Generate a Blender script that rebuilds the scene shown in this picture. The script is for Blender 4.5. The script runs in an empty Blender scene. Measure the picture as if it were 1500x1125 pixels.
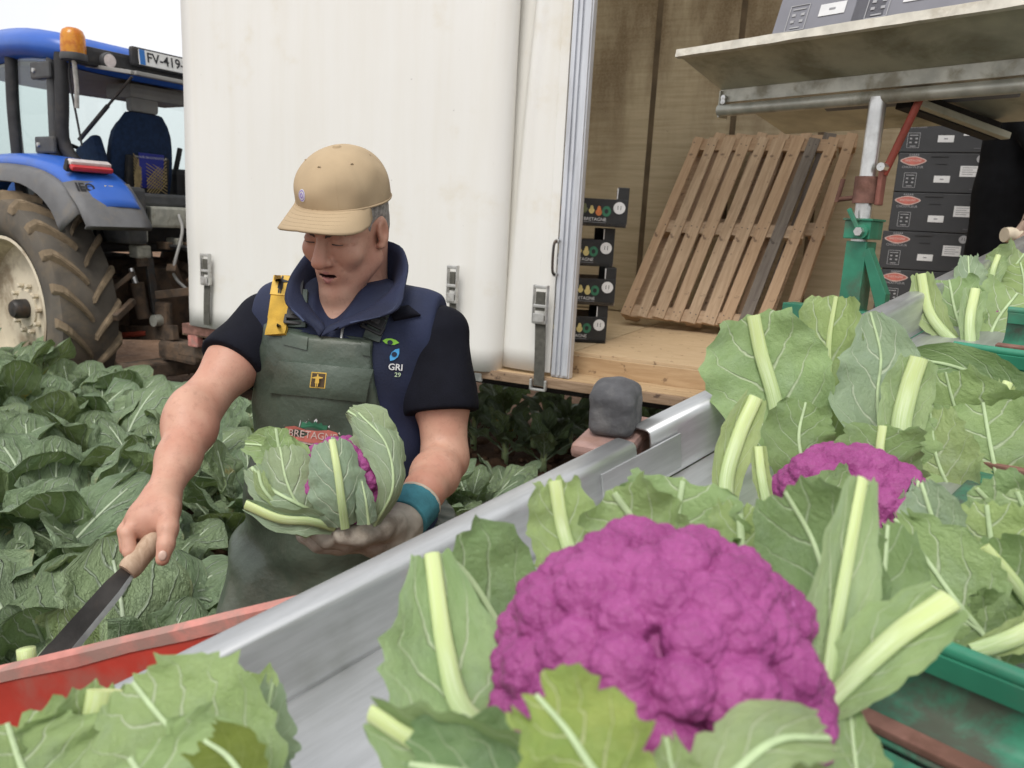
import bpy, bmesh, math, random
import numpy as np
from mathutils import Vector, Matrix, Quaternion
from mathutils.bvhtree import BVHTree
from mathutils import noise as mnoise

random.seed(7)
rad = math.radians
sc = bpy.context.scene
C = sc.collection

# ------------------------------------------------------------------ camera
EYE = Vector((0, 0, 1.68))
FPX = 1155.0                      # focal length in pixels of the 1500 px wide picture
CAMROT = Matrix.Rotation(rad(90 - 11.5), 3, 'X') @ Matrix.Rotation(rad(3.0), 3, 'Z')
cam_data = bpy.data.cameras.new('camera')
cam_data.sensor_width = 36
cam_data.lens = 36 * FPX / 1500
cam_data.clip_start = 0.02
cam_data.clip_end = 500
cam_data.dof.use_dof = True
cam_data.dof.focus_distance = 1.55
cam_data.dof.aperture_fstop = 8.5
cam = bpy.data.objects.new('camera', cam_data)
cam.matrix_world = Matrix.Translation(EYE) @ CAMROT.to_4x4()
C.objects.link(cam)
sc.camera = cam

# ------------------------------------------------------------------ sky and sun (overcast)
SUN_EL, SUN_AZ = rad(56), rad(200)
world = bpy.data.worlds.new('World')
sc.world = world
world.use_nodes = True
wn = world.node_tree.nodes
wl = world.node_tree.links
wn.clear()
sky = wn.new('ShaderNodeTexSky')
sky.sky_type = 'NISHITA'
sky.sun_disc = False
sky.sun_elevation = SUN_EL
sky.sun_rotation = SUN_AZ
sky.dust_density = 3.0
hs = wn.new('ShaderNodeHueSaturation')
hs.inputs['Saturation'].default_value = 0.12
tc = wn.new('ShaderNodeTexCoord')
cl = wn.new('ShaderNodeTexNoise')
cl.inputs['Scale'].default_value = 2.2
cl.inputs['Detail'].default_value = 5
cr = wn.new('ShaderNodeMapRange')
cr.inputs['From Min'].default_value = 0.3
cr.inputs['From Max'].default_value = 0.7
cr.inputs['To Min'].default_value = 0.86
cr.inputs['To Max'].default_value = 1.1
mx = wn.new('ShaderNodeMix')
mx.data_type = 'RGBA'
mx.blend_type = 'MIX'
mx.inputs['Factor'].default_value = 0.6
mx.inputs['B'].default_value = (10.0, 10.1, 10.4, 1)
mm = wn.new('ShaderNodeVectorMath')
mm.operation = 'SCALE'
bg = wn.new('ShaderNodeBackground')
bg.inputs['Strength'].default_value = 0.10
wo = wn.new('ShaderNodeOutputWorld')
wl.new(tc.outputs['Generated'], cl.inputs['Vector'])
wl.new(cl.outputs['Fac'], cr.inputs['Value'])
wl.new(sky.outputs['Color'], hs.inputs['Color'])
wl.new(hs.outputs['Color'], mx.inputs['A'])
wl.new(mx.outputs['Result'], mm.inputs[0])
wl.new(cr.outputs['Result'], mm.inputs['Scale'])
wl.new(mm.outputs['Vector'], bg.inputs['Color'])
wl.new(bg.outputs['Background'], wo.inputs['Surface'])

sun_data = bpy.data.lights.new('sun', 'SUN')
sun_data.energy = 1.5
sun_data.angle = rad(25)
sun_data.color = (1.0, 0.96, 0.9)
sun = bpy.data.objects.new('sun', sun_data)
# the sky's sun_rotation turns clockwise from +Y; the lamp points away from it
sd = Vector((math.sin(SUN_AZ) * math.cos(SUN_EL), math.cos(SUN_AZ) * math.cos(SUN_EL), math.sin(SUN_EL)))
sun.rotation_euler = (-sd).to_track_quat('-Z', 'Y').to_euler()
sun.location = (0, 0, 12)
C.objects.link(sun)

sc.view_settings.view_transform = 'Standard'
sc.view_settings.look = 'None'
sc.view_settings.gamma = 1
sc.view_settings.exposure = 0.40
sc.render.engine = 'CYCLES'
sc.cycles.use_denoising = True
sc.cycles.max_bounces = 9
sc.cycles.diffuse_bounces = 6
sc.cycles.transparent_max_bounces = 8

# ------------------------------------------------------------------ placing helpers
def ray(px, py):
    return CAMROT @ Vector(((px - 750) / FPX, -(py - 562.5) / FPX, -1.0))
def at(px, py, d):
    return EYE + ray(px, py) * d
def at_z(px, py, z):
    r = ray(px, py)
    return EYE + r * ((z - EYE.z) / r.z)
def V(*a):
    return Vector(a)

# ------------------------------------------------------------------ object helpers
def link(o, parent=None):
    C.objects.link(o)
    if parent is not None:
        o.parent = parent
    return o
def tag(o, label=None, cat=None, group=None, kind=None):
    if label: o['label'] = label
    if cat: o['category'] = cat
    if group: o['group'] = group
    if kind: o['kind'] = kind
    return o
def thing(name, label, cat, mat=None, group=None):
    o = bpy.data.objects.new(name, None)
    o.empty_display_size = 0.1
    if mat is not None:
        o.matrix_world = mat
    C.objects.link(o)
    return tag(o, label, cat, group)
def make_mesh(name, verts, faces, mat=None, smooth=True, uvs=None):
    me = bpy.data.meshes.new(name)
    me.from_pydata([tuple(v) for v in verts], [], [tuple(f) for f in faces])
    if uvs is not None:
        uv = me.uv_layers.new(name='UVMap')
        idx = np.empty(len(me.loops), dtype=np.int32)
        me.loops.foreach_get('vertex_index', idx)
        arr = np.asarray(uvs, dtype=np.float32)[idx]
        uv.data.foreach_set('uv', arr.ravel())
    if mat is not None:
        for m in (mat if isinstance(mat, (list, tuple)) else [mat]):
            me.materials.append(m)
    if smooth:
        me.polygons.foreach_set('use_smooth', [True] * len(me.polygons))
    me.update()
    return me
def obj(name, me, parent=None, world_coords=False):
    o = bpy.data.objects.new(name, me)
    link(o, parent)
    if world_coords and parent is not None:
        m = parent.matrix_world
        p = parent
        while p.parent is not None:
            p = p.parent
        o.matrix_parent_inverse = W(parent).inverted()
    return o
def W(o):
    """world matrix without a depsgraph update"""
    if o.parent is None:
        return o.matrix_basis.copy()
    return W(o.parent) @ o.matrix_parent_inverse @ o.matrix_basis
def bm_obj(name, bm, mat, parent=None, smooth=False, wc=False, bevel=0.0, seg=2, angle=40):
    if bevel > 0:
        es = [e for e in bm.edges if len(e.link_faces) == 2 and e.calc_face_angle(0) > rad(angle)]
        bmesh.ops.bevel(bm, geom=es, offset=bevel, segments=seg, affect='EDGES', profile=0.6, clamp_overlap=True)
    me = bpy.data.meshes.new(name)
    bmesh.ops.recalc_face_normals(bm, faces=bm.faces)
    bm.to_mesh(me)
    bm.free()
    for m in (mat if isinstance(mat, (list, tuple)) else [mat]):
        me.materials.append(m)
    if smooth:
        me.polygons.foreach_set('use_smooth', [True] * len(me.polygons))
        me.set_sharp_from_angle(angle=rad(50))
    return obj(name, me, parent, wc)
def box_bm(size, center=(0, 0, 0), rot=None, bm=None):
    bm = bm or bmesh.new()
    m = Matrix.Translation(Vector(center))
    if rot is not None:
        m = m @ rot.to_4x4()
    m = m @ Matrix.Diagonal((size[0], size[1], size[2], 1))
    bmesh.ops.create_cube(bm, size=1, matrix=m)
    return bm
def box(name, size, center, mat, parent=None, bevel=0.003, rot=None, wc=False, smooth=False):
    return bm_obj(name, box_bm(size, center, rot), mat, parent, smooth, wc, bevel)
def frame_of(d, hint=Vector((0, 0, 1))):
    d = d.normalized()
    s = d.cross(hint)
    if s.length < 1e-4:
        s = d.cross(Vector((1, 0, 0)))
    s.normalize()
    return s, s.cross(d).normalized(), d
def beam_bm(a, b, w, h, hint=Vector((0, 0, 1)), bm=None):
    bm = bm or bmesh.new()
    a, b = Vector(a), Vector(b)
    s, u, d = frame_of(b - a, hint)
    L = (b - a).length
    m = Matrix((s * w, u * h, d * L)).transposed().to_4x4()
    m.translation = (a + b) / 2
    bmesh.ops.create_cube(bm, size=1, matrix=m)
    return bm
def catmull(pts, n):
    pts = [Vector(p) for p in pts]
    if len(pts) == 2:
        return [pts[0].lerp(pts[1], i / (n - 1)) for i in range(n)]
    out = []
    m = len(pts) - 1
    for i in range(n):
        f = i / (n - 1) * m
        k = min(int(f), m - 1)
        t = f - k
        p1, p2 = pts[k], pts[k + 1]
        p0 = pts[k - 1] if k > 0 else p1 * 2 - p2
        p3 = pts[k + 2] if k + 2 <= m else p2 * 2 - p1
        out.append(0.5 * ((2 * p1) + (p2 - p0) * t + (2 * p0 - 5 * p1 + 4 * p2 - p3) * t * t + (3 * p1 - p0 - 3 * p2 + p3) * t ** 3))
    return out
def tube_geo(pts, r, n=10, cap=True, flat=1.0, hint=Vector((0, 0, 1))):
    """verts, faces of a tube; r a number or a list per point"""
    pts = [Vector(p) for p in pts]
    rs = r if isinstance(r, (list, tuple)) else [r] * len(pts)
    vs, fs = [], []
    s = None
    for i, p in enumerate(pts):
        d = (pts[min(i + 1, len(pts) - 1)] - pts[max(i - 1, 0)]).normalized()
        if s is None:
            s, u, _ = frame_of(d, hint)
        else:
            s = (s - d * s.dot(d)).normalized()
            u = s.cross(d).normalized()
        for k in range(n):
            a = 2 * math.pi * k / n
            vs.append(p + s * math.cos(a) * rs[i] + u * math.sin(a) * rs[i] * flat)
    for i in range(len(pts) - 1):
        for k in range(n):
            k2 = (k + 1) % n
            fs.append((i * n + k, i * n + k2, (i + 1) * n + k2, (i + 1) * n + k))
    if cap:
        fs.append(tuple(reversed(range(n))))
        b = (len(pts) - 1) * n
        fs.append(tuple(b + k for k in range(n)))
    return vs, fs
def tube(name, pts, r, mat, parent=None, n=10, wc=False, curve=0, flat=1.0, hint=Vector((0, 0, 1))):
    if curve:
        if isinstance(r, (list, tuple)):
            f = np.interp(np.linspace(0, 1, curve), np.linspace(0, 1, len(r)), r)
            r = [float(x) for x in f]
        pts = catmull(pts, curve)
    vs, fs = tube_geo(pts, r, n, True, flat, hint)
    me = make_mesh(name, vs, fs, mat, True)
    me.set_sharp_from_angle(angle=rad(55))
    return obj(name, me, parent, wc)
def lathe_geo(profile, n=32, axis='Z', a0=0, a1=2 * math.pi):
    """profile: (radius, height) pairs"""
    vs, fs = [], []
    full = abs(a1 - a0 - 2 * math.pi) < 1e-6
    m = n if full else n + 1
    for r, h in profile:
        for k in range(m):
            a = a0 + (a1 - a0) * k / n
            c, s = r * math.cos(a), r * math.sin(a)
            vs.append((c, s, h) if axis == 'Z' else (c, h, s))
    for i in range(len(profile) - 1):
        for k in range(n):
            k2 = (k + 1) % m
            fs.append((i * m + k, i * m + k2, (i + 1) * m + k2, (i + 1) * m + k))
    return vs, fs
def lathe(name, profile, mat, parent=None, n=32, axis='Z', M=None, wc=False, sharp=40):
    vs, fs = lathe_geo(profile, n, axis)
    if M is not None:
        vs = [M @ Vector(v) for v in vs]
    bm = bmesh.new()
    bv = [bm.verts.new(v) for v in vs]
    for f in fs:
        try: bm.faces.new([bv[i] for i in f])
        except ValueError: pass
    bmesh.ops.remove_doubles(bm, verts=bm.verts, dist=1e-6)
    bmesh.ops.recalc_face_normals(bm, faces=bm.faces)
    me = bpy.data.meshes.new(name)
    bm.to_mesh(me); bm.free()
    me.materials.append(mat)
    me.polygons.foreach_set('use_smooth', [True] * len(me.polygons))
    me.set_sharp_from_angle(angle=rad(sharp))
    return obj(name, me, parent, wc)
def prism(name, poly, depth, mat, parent=None, M=None, bevel=0.0, wc=False, smooth=False):
    """poly in the XY plane, extruded to +Z by depth, then moved by M"""
    bm = bmesh.new()
    f = bm.faces.new([bm.verts.new((p[0], p[1], 0)) for p in poly])
    r = bmesh.ops.extrude_face_region(bm, geom=[f])
    bmesh.ops.translate(bm, vec=(0, 0, depth), verts=[g for g in r['geom'] if isinstance(g, bmesh.types.BMVert)])
    if M is not None:
        bmesh.ops.transform(bm, matrix=M, verts=bm.verts)
    return bm_obj(name, bm, mat, parent, smooth, wc, bevel)
def basis(origin, x, y):
    x = Vector(x).normalized()
    z = x.cross(Vector(y)).normalized()
    y = z.cross(x).normalized()
    m = Matrix((x, y, z)).transposed().to_4x4()
    m.translation = Vector(origin)
    return m
def text_geo(s, size=1.0, bold=0.0):
    """verts and faces of a line of text, centred, height about size"""
    cu = bpy.data.curves.new('t', 'FONT')
    cu.body = s
    cu.size = size
    cu.align_x = 'CENTER'
    cu.align_y = 'CENTER'
    cu.resolution_u = 3
    cu.offset = bold
    o = bpy.data.objects.new('t', cu)
    C.objects.link(o)
    dg = bpy.context.evaluated_depsgraph_get()
    me = o.evaluated_get(dg).to_mesh()
    vs = [v.co.copy() for v in me.vertices]
    fs = [tuple(p.vertices) for p in me.polygons]
    o.to_mesh_clear()
    bpy.data.objects.remove(o)
    bpy.data.curves.remove(cu)
    return vs, fs
def flat_text(name, s, size, M, mat, parent, wc=False, bold=0.0):
    vs, fs = text_geo(s, size, bold)
    return obj(name, make_mesh(name, [M @ v for v in vs], fs, mat, False), parent, wc)
# ------------------------------------------------------------------ materials
def srgb(r, g, b):
    f = lambda c: (c / 255 / 12.92) if c / 255 <= 0.04045 else ((c / 255 + 0.055) / 1.055) ** 2.4
    return (f(r), f(g), f(b))
class NT:
    """small node-tree writer"""
    def __init__(self, name):
        self.m = bpy.data.materials.new(name)
        self.m.use_nodes = True
        self.t = self.m.node_tree
        self.t.nodes.clear()
        self.out = self.n('ShaderNodeOutputMaterial')
    def n(self, typ, **k):
        nd = self.t.nodes.new(typ)
        for a, b in k.items():
            setattr(nd, a, b)
        return nd
    def l(self, a, b):
        self.t.links.new(a, b)
    def val(self, sock, v):
        if isinstance(v, bpy.types.NodeSocket): self.l(v, sock)
        else: sock.default_value = v
    def math(self, op, a, b=0.0, c=0.0, clamp=False):
        nd = self.n('ShaderNodeMath', operation=op, use_clamp=clamp)
        self.val(nd.inputs[0], a); self.val(nd.inputs[1], b); self.val(nd.inputs[2], c)
        return nd.outputs[0]
    def mix(self, f, a, b, blend='MIX'):
        nd = self.n('ShaderNodeMix', data_type='RGBA', blend_type=blend)
        self.val(nd.inputs['Factor'], f)
        for s, v in (('A', a), ('B', b)):
            if isinstance(v, (tuple, list)): v = (*v[:3], 1)
            self.val(nd.inputs[s], v)
        return nd.outputs['Result']
    def step(self, x, lo, hi, a=0.0, b=1.0):
        nd = self.n('ShaderNodeMapRange', interpolation_type='SMOOTHSTEP')
        self.val(nd.inputs['Value'], x)
        nd.inputs['From Min'].default_value = lo; nd.inputs['From Max'].default_value = hi
        nd.inputs['To Min'].default_value = a; nd.inputs['To Max'].default_value = b
        return nd.outputs['Result']
    def noise(self, scale, detail=4, vec=None, rough=0.55, dist=0.0):
        nd = self.n('ShaderNodeTexNoise')
        nd.inputs['Scale'].default_value = scale; nd.inputs['Detail'].default_value = detail
        nd.inputs['Roughness'].default_value = rough; nd.inputs['Distortion'].default_value = dist
        if vec is not None: self.l(vec, nd.inputs['Vector'])
        return nd.outputs['Fac']
    def coord(self, which='Object', scale=None):
        o = self.n('ShaderNodeTexCoord').outputs[which]
        if scale is not None:
            mp = self.n('ShaderNodeMapping')
            mp.inputs['Scale'].default_value = scale
            self.l(o, mp.inputs['Vector'])
            o = mp.outputs['Vector']
        return o
    def bump(self, h, strength=0.3, dist=0.01, normal=None):
        nd = self.n('ShaderNodeBump')
        nd.inputs['Strength'].default_value = strength; nd.inputs['Distance'].default_value = dist
        self.l(h, nd.inputs['Height'])
        if normal is not None: self.l(normal, nd.inputs['Normal'])
        return nd.outputs['Normal']
    def bsdf(self, color, rough=0.5, metal=0.0, normal=None, spec=None, **kw):
        b = self.n('ShaderNodeBsdfPrincipled')
        if isinstance(color, (tuple, list)): color = (*color[:3], 1)
        self.val(b.inputs['Base Color'], color)
        self.val(b.inputs['Roughness'], rough); self.val(b.inputs['Metallic'], metal)
        if spec is not None: b.inputs['Specular IOR Level'].default_value = spec
        if normal is not None: self.l(normal, b.inputs['Normal'])
        for k, v in kw.items():
            self.val(b.inputs[k.replace('_', ' ')], v)
        return b
    def done(self, shader):
        self.l(shader.outputs[0], self.out.inputs['Surface'])
        return self.m

def simple(name, col, rough=0.5, metal=0.0, var=0.15, scale=8.0, bump=0.15, bscale=60.0, dirt=None, dirt_amt=0.5, spec=None, bdist=0.002, stretch=None):
    t = NT(name)
    co = t.coord('Object', stretch)
    n1 = t.noise(scale, 5, co)
    dark = tuple(c * (1 - var) for c in col); light = tuple(min(1, c * (1 + var)) for c in col)
    c = t.mix(t.step(n1, 0.3, 0.7), dark, light)
    r = rough
    if dirt is not None:
        n2 = t.noise(scale * 0.7, 8, co, 0.65, 0.3)
        f = t.step(n2, 0.62 - 0.25 * dirt_amt, 0.75 - 0.15 * dirt_amt)
        f = t.math('MULTIPLY', f, dirt_amt)
        c = t.mix(f, c, dirt)
        r = t.math('ADD', t.math('MULTIPLY', f, 0.3), rough)
    nrm = None
    if bump > 0:
        nrm = t.bump(t.noise(bscale, 4, co), bump, bdist)
    return t.done(t.bsdf(c, r, metal, nrm, spec))

M = {}
M['soil'] = None
def soil_mat():
    t = NT('soil')
    co = t.coord('Object')
    n1 = t.noise(1.3, 6, co, 0.6); n2 = t.noise(14, 8, co, 0.7)
    c = t.mix(t.step(n1, 0.35, 0.65), (0.10, 0.058, 0.034), (0.20, 0.118, 0.07))
    c = t.mix(t.step(n2, 0.45, 0.75), c, (0.27, 0.17, 0.108))
    h = t.math('ADD', t.math('MULTIPLY', n2, 0.7), t.math('MULTIPLY', t.noise(60, 5, co), 0.3))
    return t.done(t.bsdf(c, 0.95, 0, t.bump(h, 0.9, 0.04), 0.2))
M['soil'] = soil_mat()

def leaf_mat(name, g1, g2, vein, under, rib_w=0.075, yellow=None, trans=0.18, rough=0.5, vein_amt=0.85, nveins=6.0, bloom=0.25, bstr=0.55, bdist=0.008, vwid=0.075, nb=0.8):
    t = NT(name)
    uv = t.coord('UV')
    obc = t.coord('Object')
    sep = t.n('ShaderNodeSeparateXYZ')
    t.l(uv, sep.inputs[0])
    u, v = sep.outputs[0], sep.outputs[1]
    rnd = t.n('ShaderNodeObjectInfo').outputs['Random']
    wob = t.noise(5.0, 3, uv)
    s = t.math('SUBTRACT', t.math('MULTIPLY', u, 2.0), 1.0)
    s = t.math('ADD', s, t.math('MULTIPLY', t.math('SUBTRACT', wob, 0.5), 0.06))
    a = t.math('ABSOLUTE', s)
    side = t.math('GREATER_THAN', s, 0.0)
    # midrib
    w = t.math('MULTIPLY', t.math('SUBTRACT', 1.08, v), rib_w)
    mid = t.math('SUBTRACT', 1.0, t.math('DIVIDE', a, w), clamp=True)
    mid = t.step(mid, 0.0, 0.35)
    # side veins: bow upward and outward
    bow = t.math('MULTIPLY', t.math('POWER', a, 1.15), 0.46)
    ph = t.math('SUBTRACT', v, bow)
    ph = t.math('ADD', ph, t.math('MULTIPLY', t.math('SUBTRACT', t.noise(3.2, 3, uv), 0.5), 0.13))
    ph = t.math('ADD', t.math('MULTIPLY', ph, nveins), t.math('MULTIPLY', side, 0.43))
    fr = t.math('ABSOLUTE', t.math('SUBTRACT', t.math('FRACT', ph), 0.5))
    vw = t.math('SUBTRACT', vwid * 1.25, t.math('MULTIPLY', a, vwid * 0.95))
    nd = t.n('ShaderNodeMapRange', interpolation_type='SMOOTHSTEP')
    t.l(t.math('DIVIDE', fr, vw), nd.inputs['Value'])
    nd.inputs['From Min'].default_value = 0.25; nd.inputs['From Max'].default_value = 1.0
    nd.inputs['To Min'].default_value = 1.0; nd.inputs['To Max'].default_value = 0.0
    sv = nd.outputs['Result']
    sv = t.math('MULTIPLY', sv, t.step(a, 0.55, 1.0, 1.0, 0.15))
    # fine net
    vo = t.n('ShaderNodeTexVoronoi', feature='DISTANCE_TO_EDGE')
    mp = t.n('ShaderNodeMapping'); mp.inputs['Scale'].default_value = (9, 11, 1)
    t.l(uv, mp.inputs['Vector']); t.l(mp.outputs['Vector'], vo.inputs['Vector'])
    net = t.step(vo.outputs['Distance'], 0.0, 0.09, 1.0, 0.0)
    big = t.noise(2.6, 4, uv, 0.6)
    c = t.mix(t.step(big, 0.3, 0.7), g1, g2)
    c = t.mix(t.math('MULTIPLY', rnd, 0.55), c, tuple(x * k for x, k in zip(g2, (1.25, 1.08, 0.75))))
    c = t.mix(t.math('MULTIPLY', t.step(t.noise(1.7, 5, uv, 0.7), 0.4, 0.75), bloom), c, (0.36, 0.44, 0.38))
    c = t.mix(t.math('MULTIPLY', net, 0.08), c, vein)
    c = t.mix(t.math('MULTIPLY', sv, vein_amt), c, vein)
    c = t.mix(t.math('MULTIPLY', mid, 0.95), c, vein)
    if yellow is not None:
        yn = t.n('ShaderNodeTexNoise'); yn.inputs['Scale'].default_value = 2.0; yn.inputs['Detail'].default_value = 6
        cm = t.n('ShaderNodeCombineXYZ'); t.l(u, cm.inputs[0]); t.l(v, cm.inputs[1]); t.l(t.math('MULTIPLY', rnd, 37.0), cm.inputs[2])
        t.l(cm.outputs[0], yn.inputs['Vector'])
        yf = t.math('MULTIPLY', t.step(yn.outputs['Fac'], 0.66, 0.70), t.math('GREATER_THAN', rnd, 0.55))
        c = t.mix(yf, c, yellow)
        # thin pale, dry margin
        c = t.mix(t.math('MULTIPLY', t.step(a, 0.93, 0.99), t.step(big, 0.5, 0.6)), c, (0.42, 0.36, 0.16))
    geo = t.n('ShaderNodeNewGeometry')
    c2 = t.mix(t.math('MULTIPLY', geo.outputs['Backfacing'], 0.5), c, under)
    h = t.math('ADD', t.math('MULTIPLY', sv, -0.8), t.math('MULTIPLY', mid, -0.9))
    h = t.math('ADD', h, t.math('MULTIPLY', net, -0.12))
    h = t.math('ADD', h, t.math('MULTIPLY', t.noise(14, 5, uv, 0.6), nb))
    nrm = t.bump(h, bstr, bdist)
    b = t.bsdf(c2, rough, 0, nrm, 0.35)
    tr = t.n('ShaderNodeBsdfTranslucent')
    t.l(t.mix(0.35, c2, (0.30, 0.42, 0.06)), tr.inputs['Color'])
    ms = t.n('ShaderNodeMixShader'); ms.inputs[0].default_value = trans
    t.l(b.outputs[0], ms.inputs[1]); t.l(tr.outputs[0], ms.inputs[2])
    t.l(ms.outputs[0], t.out.inputs['Surface'])
    return t.m
M['leaf_field'] = leaf_mat('leaf_field', (0.15, 0.25, 0.115), (0.265, 0.375, 0.185), (0.56, 0.63, 0.50), (0.24, 0.32, 0.21), 0.07, (0.55, 0.36, 0.06), 0.16, 0.5, 0.8, 6.0, 0.40, 0.9, 0.016, 0.105, 2.2)
M['leaf_cut'] = leaf_mat('leaf_cut', (0.24, 0.37, 0.15), (0.345, 0.485, 0.225), (0.60, 0.69, 0.46), (0.34, 0.46, 0.29), 0.05, None, 0.25, 0.45, 0.8, 4.0, 0.3)
M['leaf_pale'] = leaf_mat('leaf_pale', (0.30, 0.42, 0.19), (0.40, 0.52, 0.26), (0.64, 0.72, 0.48), (0.40, 0.50, 0.33), 0.05, None, 0.28, 0.45, 0.8, 4.0, 0.35)
M['leaf_dark'] = leaf_mat('leaf_dark', (0.145, 0.25, 0.105), (0.22, 0.335, 0.155), (0.46, 0.56, 0.36), (0.22, 0.33, 0.18), 0.05, None, 0.25, 0.45, 0.7, 4.0, 0.25)

def rib_mat():
    t = NT('leaf_rib')
    uv = t.coord('UV'); sep = t.n('ShaderNodeSeparateXYZ'); t.l(uv, sep.inputs[0])
    c = t.mix(t.step(sep.outputs[1], 0.15, 0.95), (0.34, 0.45, 0.20), (0.52, 0.61, 0.26))
    mp = t.n('ShaderNodeMapping'); mp.inputs['Scale'].default_value = (14, 1.0, 1); t.l(uv, mp.inputs['Vector'])
    st = t.noise(3.0, 4, mp.outputs['Vector'])
    c = t.mix(t.math('MULTIPLY', t.step(st, 0.4, 0.7), 0.5), c, (0.62, 0.70, 0.47))
    return t.done(t.bsdf(c, 0.42, 0, t.bump(st, 0.25, 0.002), 0.4, Subsurface_Weight=0.15, Subsurface_Radius=(0.006, 0.008, 0.002)))
M['rib'] = rib_mat()
M['rib_field'] = simple('field_rib', (0.40, 0.48, 0.33), 0.5, var=0.12, scale=40, bump=0.15, bscale=150)
M['rib_thin'] = simple('thin_rib', (0.40, 0.51, 0.28), 0.5, var=0.12, scale=60, bump=0.15, bscale=200)
M['rib_cut'] = simple('rib_cut', (0.60, 0.66, 0.30), 0.45, var=0.12, scale=60, bump=0.2, bscale=200)

def curd_mat():
    t = NT('purple_curd')
    co = t.coord('Object')
    n1 = t.noise(30, 4, co); n2 = t.noise(420, 3, co)
    c = t.mix(t.step(n1, 0.3, 0.7), (0.245, 0.042, 0.165), (0.33, 0.070, 0.23))
    vo = t.n('ShaderNodeTexVoronoi', feature='SMOOTH_F1'); vo.inputs['Scale'].default_value = 330
    vo.inputs['Smoothness'].default_value = 0.3
    t.l(co, vo.inputs['Vector'])
    pale = t.step(vo.outputs['Distance'], 0.0, 0.5, 1.0, 0.0)
    c = t.mix(t.math('MULTIPLY', pale, 0.22), c, (0.52, 0.15, 0.40))
    c = t.mix(t.step(t.noise(55, 2, co), 0.70, 0.78), c, (0.55, 0.20, 0.46))
    h = t.math('ADD', t.math('MULTIPLY', vo.outputs['Distance'], -1.0), t.math('MULTIPLY', n2, 0.3))
    return t.done(t.bsdf(c, 0.55, 0, t.bump(h, 0.45, 0.0022), 0.3, Subsurface_Weight=0.12, Subsurface_Radius=(0.006, 0.002, 0.004)))
M['curd'] = curd_mat()

def steel_mat():
    t = NT('worn_steel')
    co = t.coord('Object', (1.0, 9, 9))
    co2 = t.coord('Object')
    s = t.noise(9, 6, co, 0.65)
    n = t.noise(7, 5, co2)
    c = t.mix(t.step(s, 0.3, 0.7), (0.50, 0.51, 0.51), (0.60, 0.61, 0.615))
    c = t.mix(t.math('MULTIPLY', t.step(n, 0.56, 0.72), 0.35), c, (0.32, 0.33, 0.30))
    sp = t.step(t.noise(160, 2, co2), 0.72, 0.78)
    c = t.mix(t.math('MULTIPLY', sp, 0.5), c, (0.62, 0.63, 0.62))
    r = t.math('ADD', t.math('MULTIPLY', s, 0.10), 0.38)
    return t.done(t.bsdf(c, r, 0.85, t.bump(s, 0.06, 0.002)))
M['steel'] = steel_mat()
M['galv'] = simple('galvanised', (0.47, 0.47, 0.41), 0.45, 0.45, 0.2, 14, 0.1, 90, (0.20, 0.17, 0.10), 0.5)
M['galv_tray'] = simple('tray_sheet', (0.47, 0.46, 0.36), 0.5, 0.25, 0.22, 6, 0.12, 70, (0.15, 0.12, 0.05), 0.45)
M['tray_lip'] = simple('tray_lip', (0.62, 0.59, 0.51), 0.6, 0.1, 0.15, 20, 0.3, 60, (0.38, 0.33, 0.25), 0.5)
M['chrome'] = simple('worn_chrome', (0.66, 0.66, 0.64), 0.28, 0.8, 0.15, 18, 0.05, 90, (0.3, 0.28, 0.24), 0.4)
M['green_paint'] = simple('green_paint', (0.035, 0.225, 0.135), 0.38, 0, 0.2, 10, 0.1, 50, (0.10, 0.075, 0.055), 0.55)
M['green_dirty'] = simple('green_flight', (0.04, 0.20, 0.12), 0.45, 0, 0.3, 22, 0.25, 60, (0.075, 0.058, 0.045), 0.85)
M['red_paint'] = simple('red_paint', (0.44, 0.045, 0.030), 0.5, 0, 0.18, 9, 0.12, 60, (0.30, 0.13, 0.10), 0.6)
M['red_worn'] = simple('red_worn_edge', (0.50, 0.20, 0.165), 0.65, 0, 0.2, 25, 0.3, 80, (0.30, 0.20, 0.17), 0.8)
M['rust'] = simple('rust', (0.22, 0.11, 0.085), 0.8, 0.1, 0.3, 22, 0.5, 90, (0.13, 0.065, 0.045), 0.7)
M['rust_pink'] = simple('rusty_bracket', (0.30, 0.19, 0.165), 0.8, 0.05, 0.2, 30, 0.4, 90, (0.26, 0.15, 0.11), 0.7)
M['red_lever'] = simple('red_lever', (0.36, 0.06, 0.035), 0.55, 0, 0.2, 12, 0.2, 80, (0.14, 0.06, 0.04), 0.5)
M['rubber'] = simple('grey_rubber', (0.075, 0.075, 0.08), 0.85, 0, 0.25, 30, 0.6, 80, (0.16, 0.155, 0.15), 0.6, bdist=0.004)
M['tyre'] = simple('tyre_rubber', (0.105, 0.092, 0.076), 0.9, 0, 0.2, 5, 0.3, 40, (0.20, 0.155, 0.105), 0.6)
M['lug'] = simple('muddy_lug', (0.22, 0.165, 0.105), 0.92, 0, 0.3, 9, 0.5, 50, (0.10, 0.08, 0.06), 0.5)
M['rim'] = simple('cream_rim', (0.62, 0.55, 0.42), 0.6, 0, 0.12, 4, 0.15, 40, (0.22, 0.15, 0.09), 0.75)
M['black_plastic'] = simple('black_plastic', (0.022, 0.022, 0.024), 0.55, 0, 0.3, 12, 0.15, 60, (0.07, 0.06, 0.05), 0.5)
M['dark_grey'] = simple('dark_grey_plastic', (0.055, 0.057, 0.06), 0.55, 0, 0.2, 9, 0.15, 60, (0.10, 0.09, 0.075), 0.5)
M['fender_grey'] = simple('fender_grey', (0.125, 0.125, 0.128), 0.62, 0, 0.12, 7, 0.15, 70, (0.22, 0.19, 0.15), 0.5)
M['roof_liner'] = simple('roof_liner', (0.30, 0.295, 0.28), 0.6, 0, 0.1, 6, 0.05)
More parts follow.
